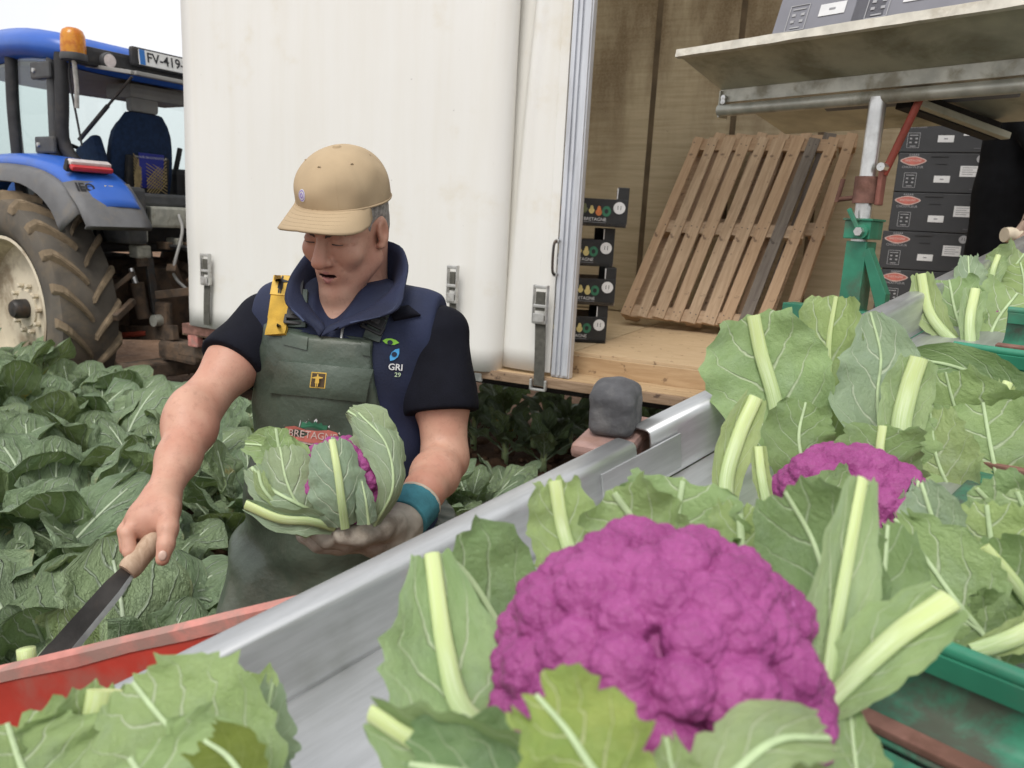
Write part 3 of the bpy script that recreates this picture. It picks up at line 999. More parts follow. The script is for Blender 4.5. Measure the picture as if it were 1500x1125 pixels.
        # buckle: two cheek plates, bars and a lever
        for sgn in (-1, 1):
            box('buckle_cheek', (0.006, 0.03, 0.20), a + V(sgn * (w / 2 + 0.008), -0.012, 0.06), M['buckle'], s, 0.003)
        for dz in (-0.035, 0.05, 0.15):
            box('buckle_bar', (w + 0.012, 0.016, 0.018), a + V(0, -0.018, dz), M['buckle'], s, 0.004)
        box('buckle_plate', (w + 0.004, 0.006, 0.045), a + V(0, -0.03, -0.01), M['buckle'], s, 0.002)
        box('buckle_web', (w - 0.008, 0.012, 0.10), a + V(0, -0.014, 0.075), M['webbing'], s, 0.003)
        if hook:
            bm = box_bm((w + 0.03, 0.022, 0.012), b + V(0, -0.008, -0.02))
            for sgn in (-1, 1): box_bm((0.012, 0.022, 0.055), b + V(sgn * (w / 2 + 0.012), -0.008, 0.006), None, bm)
            bm_obj('strap_hook', bm, M['buckle'], s, bevel=0.003)
    strap((792, 789), 462, 565, -0.06, 0.06)
    strap((304, 303), 408, 476, -0.10, 0.05, False)
    strap((664, 662), 432, 470, -0.14, 0.04, False)
    hb = tl(701, 552, -0.04)
    box('strap_hook', (0.05, 0.02, 0.05), hb, M['buckle'], t, 0.006)
    # orange-red marker lamp and rail at the front corner
    box('corner_rail', (0.6, 0.06, 0.07), tl(320, 486, -0.03) + V(0, 0, -0.005), M['rust'], t, 0.005)
    box('corner_lamp', (0.09, 0.05, 0.10), tl(286, 497, -0.03), M['red_worn'], t, 0.01)
    # the front corner under the panel: brackets, hoses
    box('corner_bracket', (0.3, 0.2, 0.09), tl(300, 512, 0.1), M['mud_metal'], t, 0.01)
    return t
M['wall_strip'] = simple('dark_joint_strip', (0.12, 0.085, 0.05), 0.8, 0, 0.25, 6, 0.2, 60)
def roof_mat():
    t = NT('translucent_roof')
    a = t.bsdf((0.80, 0.80, 0.77), 0.5)
    b = t.n('ShaderNodeBsdfTranslucent'); b.inputs['Color'].default_value = (0.82, 0.82, 0.78, 1)
    ms = t.n('ShaderNodeMixShader'); ms.inputs[0].default_value = 0.75
    t.l(a.outputs[0], ms.inputs[1]); t.l(b.outputs[0], ms.inputs[2]); t.l(ms.outputs[0], t.out.inputs['Surface'])
    return t.m
M['roof_skin'] = roof_mat()
trailer = build_trailer()
# ------------------------------------------------------------------ tractor (local: x forward, y left, z up; origin under the rear axle)
RF = Vector((-0.85, 0.53, 0)).normalized()
RL = Vector((-RF.y, RF.x, 0))
wc_ = at(2, 455, 5.9)
RO = wc_ - RL * 1.12
RO.z = -0.03
RM = Matrix((RF, RL, Vector((0, 0, 1)))).transposed().to_4x4()
RM.translation = RO
def rl(px, py, ax, val):
    Mi = RM.inverted()
    o = Mi @ EYE; d = Mi.to_3x3() @ ray(px, py)
    return o + d * ((val - o[ax]) / d[ax])
def sheet(name, rows, mat, parent, thick=0.012, smooth=True, wc=False, sharp=45):
    """grid of points -> thin solid sheet"""
    n = len(rows[0])
    vs = [p for r in rows for p in r]
    fs = []
    for j in range(len(rows) - 1):
        for i in range(n - 1):
            fs.append((j * n + i, j * n + i + 1, (j + 1) * n + i + 1, (j + 1) * n + i))
    me = make_mesh(name, vs, fs, mat, smooth)
    if smooth: me.set_sharp_from_angle(angle=rad(sharp))
    o = obj(name, me, parent, wc)
    if thick:
        s = o.modifiers.new('thick', 'SOLIDIFY'); s.thickness = thick; s.offset = 0
    return o
def build_tractor():
    t = thing('tractor', 'blue tractor with muddy rear wheel and amber beacon, hitched ahead of the trailer', 'tractor', RM)
    R, Wd = 0.88, 0.44
    def wheel(y, sgn, detail, x=0.0, z=0.88, R=R, Wd=Wd):
        hw = Wd / 2
        prof = [(R * .60, hw * .62), (R * .63, hw * .80), (R * .72, hw * 1.0), (R * .84, hw * 1.02), (R * .92, hw * .93), (R * .945, hw * .6), (R * .95, 0),
                (R * .945, -hw * .6), (R * .92, -hw * .93), (R * .84, -hw * 1.02), (R * .72, -hw), (R * .63, -hw * .8), (R * .60, -hw * .62)]
        Mw = Matrix.Translation((x, y, z))
        w = lathe('wheel', prof, M['tyre'], t, 64, 'Y', Mw)
        s = sgn
        dish = [(R * .625, s * hw * .82), (R * .60, s * hw * .84), (R * .585, s * hw * .70), (R * .57, s * hw * .35), (R * .555, s * hw * .10), (R * .50, s * hw * .02), (R * .30, s * hw * .06), (R * .16, s * hw * .14), (R * .155, s * hw * .20), (0.001, s * hw * .20)]
        rim = lathe('rim', dish, M['rim'], w, 48, 'Y', Mw)
        lathe('hub', [(R * .085, s * hw * .18), (R * .085, s * hw * .55), (R * .065, s * hw * .66), (0.001, s * hw * .68)], M['dark_metal'], w, 20, 'Y', Mw)
        if detail:
            for k in range(10):
                a = 2 * math.pi * k / 10
                lathe('wheel_nut', [(0.019, s * hw * .12), (0.019, s * hw * .28), (0.012, s * hw * .31), (0.001, s * hw * .31)], M['rim'], w, 6, 'Y', Mw @ Matrix.Translation((R * .205 * math.cos(a), 0, R * .205 * math.sin(a))), sharp=20)
        # chevron lugs
        nl = 20 if detail else 18
        for side in (1, -1):
            cs = []
            m = 9
            for i in range(m):
                u = i / (m - 1)
                yy = side * (0.01 + u * (hw * 1.0))
                ang = (u ** 0.85) * 0.30
                rr = R * (0.938 - 0.055 * max(0, (u - 0.8) / 0.2) ** 1.4)
                hh = R * 1.0 - R * 0.085 * max(0, (u - 0.82) / 0.18) ** 1.6
                wd = 0.021 + 0.012 * u
                cs.append((yy, ang, rr, hh, wd))
            vs, fs = [], []
            for yy, ang, rr, hh, wd in cs:
                for (q, da) in ((rr - 0.02, -wd * 1.35), (hh, -wd * .85), (hh, wd * .85), (rr - 0.02, wd * 1.35)):
                    a = ang + da / R
                    vs.append((q * math.sin(a), yy, q * math.cos(a)))
            for i in range(m - 1):
                for k in range(3):
                    fs.append((i * 4 + k, i * 4 + k + 1, (i + 1) * 4 + k + 1, (i + 1) * 4 + k))
            fs += [(0, 1, 2, 3), tuple((m - 1) * 4 + k for k in (3, 2, 1, 0))]
            bm = bmesh.new()
            bv = [bm.verts.new(v) for v in vs]
            for f in fs: bm.faces.new([bv[i] for i in f])
            bmesh.ops.recalc_face_normals(bm, faces=bm.faces)
            es = [e for e in bm.edges if len(e.link_faces) == 2 and e.calc_face_angle(0) > rad(45)]
            bmesh.ops.bevel(bm, geom=es, offset=0.006, segments=2, affect='EDGES')
            me = bpy.data.meshes.new('tread_lug'); bm.to_mesh(me); bm.free()
            me.materials.append(M['lug'])
            for k in range(nl):
                a = 2 * math.pi * (k + (0.5 if side < 0 else 0)) / nl
                o = obj('tread_lug', me, w)
                o.matrix_basis = Mw @ Matrix.Rotation(-a if True else a, 4, 'Y')
        return w
    wheel(0.90, 1, True)
    wheel(-0.90, -1, False)
    for y, s in ((0.85, 1), (-0.85, -1)):
        wheel(y, s, False, 2.55, 0.66, 0.66, 0.36)
    # fenders
    prof = [(0.95, 1.70), (0.75, 1.86), (0.45, 1.965), (0.1, 2.0), (-0.3, 1.985), (-0.62, 1.93), (-0.86, 1.82), (-1.02, 1.66)]
    for s in (1, -1):
        rows = []
        pp = catmull([Vector((x, 0, z)) for x, z in prof], 24)
        for p in pp:
            c = Vector((0, 0, 0.88)); d = (p - c).normalized()
            row = []
            for yy, dr in ((0.60, 0.0), (0.66, 0.03), (0.80, 0.035), (0.94, 0.02), (1.0, -0.015), (1.02, -0.06)):
                q = p + d * dr
                row.append((q.x, s * yy, q.z))
            rows.append(row)
        fd = sheet('fender', rows, M['blue_paint'], t, 0.015)
        rows = []
        for i, p in enumerate(pp):
            c = Vector((0, 0, 0.88)); d = (p - c).normalized()
            u = i / (len(pp) - 1)
            dp = 0.10 + 0.10 * max(0, (u - 0.6) / 0.4) ** 1.0
            row = []
            for yy, dr in ((1.015, -0.05), (1.05, -0.075), (1.075, -dp), (1.085, -dp - 0.07), (1.05, -dp - 0.075)):
                q = p + d * dr
                row.append((q.x - 0.06 * max(0, u - .7), s * yy, q.z))
            rows.append(row)
        sheet('fender_flare', rows, M['fender_grey'], t, 0.012)
        # rear skirt of the fender
        e = pp[-1]
        rows = []
        for yy in (0.60, 0.70, 0.85, 1.0, 1.075):
            dx = 0.02 * math.sin((yy - 0.6) / 0.475 * math.pi)
            rows.append([(-0.86 - dx, s * yy, 1.84 - 0.02 * (yy > 1.0)), (-1.02 - dx, s * yy, 1.68), (-1.12 - dx, s * yy, 1.55), (-1.10, s * yy, 1.53)])
        sheet('fender_skirt', rows, M['fender_grey'], t, 0.014)
    # tail lamp on the left fender
    a = rl(120, 240, 0, -0.80)
    bd = RF * 0
    def lamp(cx, cz, y, w, h, mat, name, dx=0.0):
        return box(name, (0.05, w, h), (cx + dx, y, cz), mat, t, 0.012, Matrix.Rotation(rad(-28), 3, 'Y'))
    ty = 0.86
    p = rl(120, 240, 1, ty)
    lamp(-0.80, 1.945, ty, 0.30, 0.085, M['black_plastic'], 'lamp_housing', 0.01)
    lamp(-0.815, 1.965, ty, 0.29, 0.036, M['clear_lens'], 'reverse_lens', -0.012)
    lamp(-0.835, 1.93, ty, 0.29, 0.036, M['red_lens'], 'brake_lens', -0.012)
    # stickers on the blue rear face
    Mx = basis(Vector((-0.935, 0.96, 1.80)), (0, -1, 0), (0.55, 0, 0.83))
    flat_text('sticker_text', 'IEO', 0.085, Mx, M['ink'], t, bold=0.003)
    prism('sticker', [(-0.03, -0.025), (0.03, -0.025), (0.03, 0.025), (-0.03, 0.025)], 0.003, M['yellow'], t, Mx @ Matrix.Translation((0.17, 0.0, 0)))
    # body blocks
    box('axle_housing', (0.75, 1.25, 0.42), (0.05, 0, 0.92), M['mud_metal'], t, 0.06)
    box('gearbox', (1.6, 0.55, 0.62), (0.75, 0, 0.95), M['mud_metal'], t, 0.06)
    box('hitch_block', (0.42, 0.62, 0.55), (-0.42, 0, 0.95), M['mud_metal'], t, 0.05)
    box('hood', (1.9, 0.72, 0.72), (2.1, 0, 1.62), M['blue_paint'], t, 0.14, smooth=True)
    box('front_axle', (0.3, 1.5, 0.25), (2.55, 0, 0.66), M['mud_metal'], t, 0.04)
    box('front_frame', (1.8, 0.5, 0.5), (2.0, 0, 1.0), M['dark_metal'], t, 0.04)
    box('cab_floor', (1.45, 1.3, 0.14), (0.35, 0, 1.40), M['black_plastic'], t, 0.03)
    box('rear_cab_panel', (0.06, 1.22, 0.40), (-0.40, 0, 1.60), M['black_plastic'], t, 0.02)
    box('rear_shelf', (0.34, 1.2, 0.09), (-0.50, 0, 1.745), M['dark_grey'], t, 0.02)
    box('rear_bracket', (0.16, 0.9, 0.13), (-0.64, -0.05, 1.61), M['black_plastic'], t, 0.015)
    box('label_plate', (0.01, 0.16, 0.08), (-0.725, -0.06, 1.62), M['roof_liner'], t, 0.002)
    box('label_tag', (0.01, 0.05, 0.09), (-0.725, 0.12, 1.63), M['plate_white'], t, 0.002)
    box('side_step_box', (0.35, 0.16, 0.42), (-0.62, 0.50, 1.62), M['dark_grey'], t, 0.03)
    # cab frame
    def pillar(pts, r, name='pillar', mat='black_plastic', n=8):
        tube(name, pts, r, M[mat], t, n, curve=14)
    for s in (1, -1):
        pillar([(-0.36, s * .76, 2.74), (-0.34, s * .76, 2.4), (-0.31, s * .75, 2.12), (-0.40, s * .66, 1.93), (-0.62, s * .55, 1.80)], 0.048)
        pillar([(-0.27, s * .775, 2.74), (-0.25, s * .775, 2.4), (-0.23, s * .77, 2.02)], 0.04, mat='dark_grey')
        pillar([(0.25, s * .80, 2.74), (0.27, s * .80, 2.3), (0.25, s * .78, 1.5)], 0.045)
        pillar([(1.05, s * .70, 2.72), (1.12, s * .68, 2.2), (1.18, s * .62, 1.5)], 0.045)
        pillar([(-0.30, s * .775, 2.035), (0.3, s * .79, 1.99), (1.1, s * .70, 1.98)], 0.03, 'sill_rail')
        # side window with its hinges
        g = prism('side_window', [(-0.22, 2.04), (0.24, 2.02), (0.24, 2.72), (-0.25, 2.72)], 0.008, M['glass'], t, basis((0, s * 0.80, 0), (1, 0, 0), (0, 0, 1)))
        prism('front_side_window', [(0.30, 1.55), (1.12, 1.55), (1.02, 2.70), (0.28, 2.70)], 0.008, M['glass'], t, basis((0, s * 0.79, 0), (1, 0, 0), (0, 0, 1)))
        for zz in (2.10, 2.62):
            box('window_hinge', (0.26, 0.03, 0.12), (-0.19, s * 0.815, zz), M['dark_grey'], t, 0.03)
            lathe('hinge_bolt', [(0.001, 0.014 * s), (0.016, 0.012 * s), (0.018, 0)], M['buckle'], t, 10, 'Y', Matrix.Translation((-0.12, s * 0.83, zz)))
    prism('windscreen', [(-0.62, 1.55), (0.62, 1.55), (0.66, 2.68), (-0.66, 2.68)], 0.008, M['glass'], t, basis((1.12, 0, 0), (0, 1, 0), (0, 0, 1)))
    box('rear_cross_rail', (0.07, 1.5, 0.07), (-0.36, 0, 2.70), M['black_plastic'], t, 0.02)
    # roof shell: outline in plan, rising crown
    def ring(sx, sy, z, cx=0.32, dz=None, n=48, e=4.0):
        out = []
        for k in range(n):
            a = 2 * math.pi * k / n
            c, s_ = math.cos(a), math.sin(a)
            r = (abs(c) ** e + abs(s_) ** e) ** (-1 / e)
            x = cx + sx * r * c; y = sy * r * s_
            # eaves arch on the flanks and a swept rear
            lift = 0.05 * math.cos((x - cx) / sx * math.pi / 2) - 0.03 * max(0, -(x - cx) / sx) ** 3
            out.append(Vector((x, y, z + lift * 1.2)))
        return out
    rings = [ring(0.78, 0.74, 2.66), ring(0.88, 0.86, 2.68), ring(0.92, 0.90, 2.74), ring(0.91, 0.89, 2.81), ring(0.84, 0.82, 2.875), ring(0.6, 0.6, 2.91), ring(0.2, 0.2, 2.92)]
    n = 48
    def shell(name, rg, mat):
        vs = [p for r in rg for p in r]
        fs = [(i * n + k, i * n + (k + 1) % n, (i + 1) * n + (k + 1) % n, (i + 1) * n + k) for i in range(len(rg) - 1) for k in range(n)]
        return vs, fs
    vs, fs = shell('roof', rings, None)
    fs.append(tuple((len(rings) - 1) * n + k for k in range(n)))
    roof = obj('roof', make_mesh('roof', vs, fs, M['blue_paint'], True), t)
    roof.data.set_sharp_from_angle(angle=rad(50))
    vs = ring(0.79, 0.75, 2.655)
    obj('roof_liner', make_mesh('roof_liner', vs, [tuple(reversed(range(n)))], M['roof_liner'], False), t)
    # dark rear recess of the roof with work lamp and number plate
    box('roof_recess', (0.10, 1.62, 0.13), (-0.575, 0, 2.715), M['black_plastic'], roof, 0.03)
    for s in (1, -1):
        lathe('work_lamp', [(0.001, -0.05), (0.05, -0.045), (0.058, -0.03), (0.05, 0.06)], M['dark_grey'], t, 18, 'Z', Matrix.Translation((-0.62, s * 0.58, 2.70)) @ Matrix.Rotation(rad(90), 4, 'Y') @ Matrix.Rotation(rad(0), 4, 'X'))
        lathe('lamp_glass', [(0.001, -0.053), (0.046, -0.049)], M['clear_lens'], t, 18, 'Z', Matrix.Translation((-0.62, s * 0.58, 2.70)) @ Matrix.Rotation(rad(90), 4, 'Y'))
    pm = basis((-0.675, 0.10, 2.77), (0, -1, 0), (0.12, 0, 1))
    pl = prism('number_plate', [(-0.26, -0.055), (0.26, -0.055), (0.26, 0.055), (-0.26, 0.055)], 0.012, M['plate_white'], t, pm @ Matrix.Translation((0, 0, -0.006)), 0.003)
    prism('plate_band', [(-0.258, -0.053), (-0.215, -0.053), (-0.215, 0.053), (-0.258, 0.053)], 0.002, M['plate_blue'], pl, pm @ Matrix.Translation((0, 0, 0.0065)))
    flat_text('plate_text', 'FV-419-QR', 0.098, pm @ Matrix.Translation((0.025, 0.002, 0.0085)), M['ink'], pl, bold=0.0015)
    box('plate_holder', (0.05, 0.62, 0.14), (-0.645, 0.10, 2.77), M['black_plastic'], t, 0.02)
    # beacon on its bracket
    bp = rl(108, 82, 1, 0.80)
    B = Matrix.Translation(bp)
    lathe('beacon_base', [(0.001, -0.03), (0.085, -0.03), (0.09, -0.01), (0.085, 0.015), (0.001, 0.015)], M['dark_grey'], t, 24, 'Z', B)
    lathe('beacon_lens', [(0.08, 0.012), (0.082, 0.05), (0.078, 0.13), (0.066, 0.165), (0.04, 0.182), (0.001, 0.186)], M['amber'], t, 24, 'Z', B)
    tube('beacon_stalk', [bp + V(0, 0, -0.02), bp + V(0.02, -0.02, -0.2), bp + V(0.05, -0.03, -0.34)], 0.016, M['buckle'], t, 8)
    tube('beacon_cable', [bp + V(0.05, 0.0, -0.02), bp + V(0.07, 0, -0.15), bp + V(0.06, -0.03, -0.4), bp + V(0.03, -0.04, -0.6)], 0.008, M['ink'], t, 6, curve=10)
    # rear window, hinged open
    fr = []
    w0, w1 = 0.62, 0.60
    pane = [Vector((-0.44, y, 2.675)) for y in (-w0, w0)] + [Vector((-0.98, y, 2.60)) for y in (w1, -w1)]
    bmw = bmesh.new(); bmw.faces.new([bmw.verts.new(p) for p in pane])
    r_ = bmesh.ops.extrude_face_region(bmw, geom=bmw.faces[:])
    bmesh.ops.translate(bmw, vec=(0, 0, 0.012), verts=[g for g in r_['geom'] if isinstance(g, bmesh.types.BMVert)])
    wdw = bm_obj('rear_window', bmw, M['glass'], t)
    ed = [pane[0], pane[1], pane[2], pane[3], pane[0]]
    for a_, b_ in zip(ed, ed[1:]):
        bm_obj('window_edge', beam_bm(a_, b_, 0.05, 0.026), M['roof_liner'], wdw, bevel=0.005)
    for s in (1, -1):
        q0 = Vector((-0.80, s * 0.50, 2.60)); q1 = Vector((-0.36, s * 0.66, 2.15))
        tube('gas_strut', [q0, q0.lerp(q1, 0.5)], 0.010, M['dark_metal'], t, 8)
        tube('strut_cylinder', [q0.lerp(q1, 0.45), q1], 0.016, M['black_plastic'], t, 8)
    # seat
    sx = -0.02
    sb = lambda name, pts, mat, th, par=t: None
    rows = []
    for j in range(11):
        v = j / 10
        z = 1.72 + v * 0.72
        hw = 0.235 + 0.03 * math.sin(math.pi * min(1, v * 1.2)) - 0.10 * max(0, (v - 0.75) / 0.25) ** 2
        rows.append([Vector((sx - 0.10 * v + 0.03 * abs(u) ** 2 * 1.5, u * hw - 0.02, z - 0.02 * abs(u) ** 3)) for u in np.linspace(-1, 1, 9)])
    seat = sheet('seat_back', rows, M['seat_fabric'], t, 0.13)
    b = seat.modifiers.new('b', 'BEVEL'); b.width = 0.03; b.segments = 3
    box('seat_cushion', (0.5, 0.5, 0.13), (0.22, -0.02, 1.70), M['seat_fabric'], t, 0.05, smooth=True)
    box('headrest', (0.09, 0.25, 0.13), (sx - 0.09, -0.02, 2.50), M['roof_liner'], t, 0.035, smooth=True)
    box('seat_rear_shell', (0.05, 0.38, 0.34), (sx - 0.115, -0.02, 1.93), M['black_plastic'], t, 0.02, Matrix.Rotation(rad(-8), 3, 'Y'))
    box('booklet', (0.02, 0.22, 0.28), (sx - 0.155, -0.03, 1.98), M['book_blue'], t, 0.003, Matrix.Rotation(rad(-8), 3, 'Y'))
    Mb = basis((sx - 0.185, -0.02, 2.085), (0, -1, 0), (0.14, 0, 1))
    flat_text('booklet_title', 'MANUEL DU CONDUCTEUR', 0.022, Mb, M['print_white'], t)
    for k in range(8):
        z = 1.80 + 0.028 * k
        for s in (1, -1):
            p0 = Vector((sx - 0.165, -0.17, z)); p1 = Vector((sx - 0.172, 0.02, z + s * 0.10))
            q0 = Vector((sx - 0.165, 0.06, z + 0.02)); q1 = Vector((sx - 0.172, 0.13, z + 0.02 + s * 0.09))
            tube('seat_netting', [p0 if s > 0 else p0 + V(0, 0, .1), p1], 0.004, M['net_tan'], t, 5)
            tube('seat_netting', [q0 if s > 0 else q0 + V(0, 0, .1), q1], 0.004, M['net_tan'], t, 5)
    box('armrest', (0.30, 0.085, 0.34), (0.02, 0.34, 2.02), M['seat_fabric'], t, 0.035, Matrix.Rotation(rad(25), 3, 'Y'), smooth=True)
    box('console', (0.5, 0.2, 0.35), (0.15, -0.42, 1.85), M['black_plastic'], t, 0.05)
    tube('control_lever', [(0.0, -0.38, 2.0), (-0.05, -0.38, 2.12), (-0.05, -0.40, 2.2)], 0.022, M['black_plastic'], t, 8)
    vs, fs = [], []
    cw = Vector((0.72, 0.12, 2.02))
    pts = [cw + Vector((math.sin(a) * 0.19 * 0.45, math.cos(a) * 0.19, math.sin(a) * 0.19 * 0.88)) for a in np.linspace(0, 2 * math.pi, 25)]
    tube('steering_wheel', pts, 0.017, M['black_plastic'], t, 8)
    tube('steering_column', [cw, cw + V(0.25, 0, -0.45)], 0.04, M['black_plastic'], t, 10)
    box('dashboard', (0.25, 0.6, 0.35), (1.0, 0.05, 1.75), M['black_plastic'], t, 0.06)
    box('inner_roof_box', (0.35, 0.55, 0.12), (0.0, -0.15, 2.60), M['roof_liner'], t, 0.04)
    box('mirror', (0.05, 0.16, 0.26), (1.1, -0.95, 2.2), M['dark_grey'], t, 0.02)
    tube('mirror_arm', [(1.05, -0.70, 2.45), (1.1, -0.95, 2.45), (1.1, -0.95, 2.3)], 0.015, M['dark_grey'], t, 6)
    # rear linkage
    def seg(name, a, b, w, h, m='dark_metal', bev=0.006):
        return bm_obj(name, beam_bm(a, b, w, h), M[m], t, bevel=bev)
    A0 = rl(203, 345, 1, 0.42); A1 = rl(222, 470, 1, 0.40)
    tube('lift_rod', [A0, A0.lerp(A1, 0.36)], 0.045, M['mud_metal'], t, 12)
    tube('cylinder_rod', [A0 + V(0.02, 0.06, -0.25), A0.lerp(A1, 0.66) + V(0.02, 0.06, 0)], 0.022, M['chrome'], t, 12)
    tube('lift_cylinder', [A0.lerp(A1, 0.55) + V(0.02, 0.06, 0), A1 + V(0.05, 0.03, 0.02)], 0.05, M['mud_metal'], t, 14)
    seg('lift_link', A0 + V(-0.03, -0.05, -0.12), A1 + V(-0.04, -0.02, 0.02), 0.06, 0.035)
    box('rod_clevis', (0.10, 0.10, 0.14), A0 + V(0, 0, 0.02), M['galv'], t, 0.015)
    box('rod_clevis', (0.12, 0.12, 0.10), A0 + V(-0.01, 0, -0.12), M['galv'], t, 0.02)
    for s in (1, -1):
        seg('lift_arm', (-0.30, s * 0.36, 1.42), (A0.x, s * A0.y, A0.z), 0.07, 0.09, 'mud_metal')
        seg('draft_arm', (-0.15, s * 0.36, 0.66), (-1.12, s * 0.44, 0.78), 0.05, 0.11, 'mud_metal')
    hk = rl(240, 465, 1, 0.42)
    bm = box_bm((0.16, 0.06, 0.24), hk)
    bm_obj('arm_hook', bm, M['mud_metal'], t, bevel=0.03)
    lathe('hook_pin', [(0.001, -0.05), (0.045, -0.05), (0.045, 0.05), (0.001, 0.05)], M['galv'], t, 14, 'Y', Matrix.Translation(hk + V(0, 0.04, -0.02)))
    tube('red_link', [rl(168, 492, 1, 0.5), rl(215, 488, 1, 0.42)], 0.022, M['red_lever'], t, 8)
    tube('top_link', [(-0.45, 0.0, 1.25), (-1.2, 0.0, 1.12)], 0.04, M['mud_metal'], t, 10)
    seg('stay', rl(238, 480, 1, 0.4), rl(244, 525, 1, 0.4), 0.05, 0.03, 'galv')
    # hydraulic couplers and hoses behind the cab
    rng = random.Random(5)
    for k in range(6):
        y = 0.22 - 0.085 * k
        box('coupler', (0.14, 0.06, 0.06), (-0.70, y, 1.40 + 0.03 * (k % 2)), M['galv' if k % 2 else 'mud_metal'], t, 0.012)
        pts = [Vector((-0.74, y, 1.40)), Vector((-1.0, y - 0.05, 1.36 - 0.05 * k)), Vector((-1.1 - 0.04 * k, y - 0.1, 1.0 + 0.03 * k)), Vector((-1.3, y * 0.4 - 0.05, 0.78))]
        tube('hydraulic_hose', pts, 0.016, M['black_plastic'], t, 8, curve=16)
    h = [rl(262, 315, 0, -0.78), rl(267, 340, 0, -0.9), rl(255, 390, 0, -0.95), rl(258, 408, 0, -0.95), rl(275, 425, 0, -1.0)]
    tube('pale_hose', h, 0.012, M['roof_liner'], t, 8, curve=24)
    box('valve_block', (0.22, 0.36, 0.16), rl(240, 318, 0, -0.66), M['galv'], t, 0.02)
    for k in range(9):      # muddy clutter of brackets around the hitch
        p = rl(rng.uniform(195, 285), rng.uniform(380, 470), 0, rng.uniform(-0.95, -0.6))
        q = p + V(rng.uniform(-.2, .2), rng.uniform(-.3, .3), rng.uniform(-.25, .05))
        seg('hitch_bracket', p, q, rng.uniform(0.03, 0.07), rng.uniform(0.03, 0.07), 'mud_metal')
    box('pickup_hook', (0.45, 0.2, 0.14), rl(275, 515, 0, -1.2), M['mud_metal'], t, 0.03)
    box('hitch_beam', (0.2, 0.9, 0.12), rl(262, 535, 0, -0.95), M['mud_metal'], t, 0.02)
    return t
tractor = build_tractor()
# ------------------------------------------------------------------ things inside the trailer
def rotz(a): return Matrix.Rotation(a, 4, 'Z')
# --- open vegetable crates, stacked behind the post
def build_crate(name, label, M4, warm, group):
    t = thing(name, label, 'crate', M4, group)
    w, d, h = 0.60, 0.40, 0.225           # origin at the front right bottom corner, x to the left is negative
    th = 0.008
    box('base', (w, d, 0.02), (-w / 2, d / 2, 0.012), M['card_inner'], t, 0.002)
    front_h = 0.155
    fr = box('front_panel', (w - 0.004, th, front_h), (-w / 2, th / 2, front_h / 2 + 0.002), M['crate_black'], t, 0.002)
    box('front_liner', (w - 0.03, 0.004, front_h - 0.004), (-w / 2, th + 0.0035, front_h / 2 + 0.001), M['card_inner'], t, 0.001)
    box('back_panel', (w - 0.004, th, front_h), (-w / 2, d - th / 2, front_h / 2 + 0.002), M['card_inner'], t, 0.002)
    for x in (-th / 2, -w + th / 2):
        box('end_panel', (th, d - 0.02, h - 0.004), (x, d / 2, h / 2 + 0.002), M['crate_black'], t, 0.002)
        box('end_liner', (0.003, d - 0.03, h - 0.012), (x + (-1 if x > -0.3 else 1) * 0.0065, d / 2, h / 2 + 0.002), M['card_inner'], t, 0.001)
    for x in (-0.035, -w + 0.035):
        for y in (0.014, d - 0.014):
            box('corner_post', (0.066, 0.022, h), (x, y + (0.0008 if y < 0.1 else -0.0008), h / 2 + 0.001), M['crate_black'], t, 0.003)
    box('post_edge', (0.006, 0.004, h - front_h - 0.01), (-0.066, 0.003, (h + front_h) / 2), M['print_white'], t, 0.001)
    # print: a row of gourds, a green ring, a round white seal, a line of lettering
    F = basis((0, -0.0012, 0), (1, 0, 0), (0, 0, 1))
    def blob(cx, cz, s, mat):
        pts = []
        for k in range(20):
            a = 2 * math.pi * k / 20
            r = s * (1 if math.sin(a) < 0.2 else 0.62) * (1 + 0.25 * max(0, math.sin(a)) ** 3 * 3)
            pts.append((cx + r * 0.72 * math.cos(a), cz + r * math.sin(a)))
        prism('printed_gourd', pts, 0.0008, M[mat], fr, F @ Matrix.Translation((0, 0, -0.0004)))
    cols = ['print_orange', 'print_yellow', 'print_olive', 'print_orange', 'print_yellow'] if warm else ['print_yellow', 'print_yellow', 'print_olive', 'print_yellow', 'print_yellow']
    for k in range(10):
        blob(-0.165 - 0.042 * k, 0.088 + 0.006 * (k % 3), 0.027 - 0.004 * (k % 2), cols[k % 5])
    vs, fs = disc_geo(20, 2, 0.45)
    obj('printed_ring', make_mesh('printed_ring', [F @ Vector((-0.122 + v[0] * 0.026, 0.088 + v[1] * 0.030, 0.0006)) for v in vs], fs, M['print_green'], False), fr)
    vs, fs = disc_geo(24, 1)
    s = obj('printed_seal', make_mesh('printed_seal', [F @ Vector((-0.050 + v[0] * 0.034, 0.11 + v[1] * 0.034, 0.0052)) for v in vs], fs, M['print_white'], False), fr)
    flat_text('seal_text', '11', 0.034, F @ Matrix.Translation((-0.050, 0.11, 0.0062)), M['ink'], fr)
    flat_text('print_line', 'Culture de BRETAGNE', 0.026, F @ Matrix.Translation((-0.245, 0.040, 0.0008)), M['print_white'], fr)
    bar = [(-0.5, 0.022), (-0.12, 0.022), (-0.12, 0.025), (-0.5, 0.025)]
    prism('print_rule', bar, 0.0006, M['print_grey'], fr, F)
    return t
c0 = tl(889, 497, 0.62)
cb = Vector((c0.x - 0.005, 0.62, 1.0))
crates = [((0.0, 0.0), False, 0, 'lowest black vegetable crate, standing on the plywood floor beside the post'),
          ((0.035, 0.0), False, 1, 'black vegetable crate second from the floor in the stack by the post'),
          ((0.005, 0.01), False, 2, 'black vegetable crate third from the floor under the tilted one'),
          ((0.085, -0.04), True, 3, 'topmost black crate sitting askew on its stack, printed with orange gourds')]
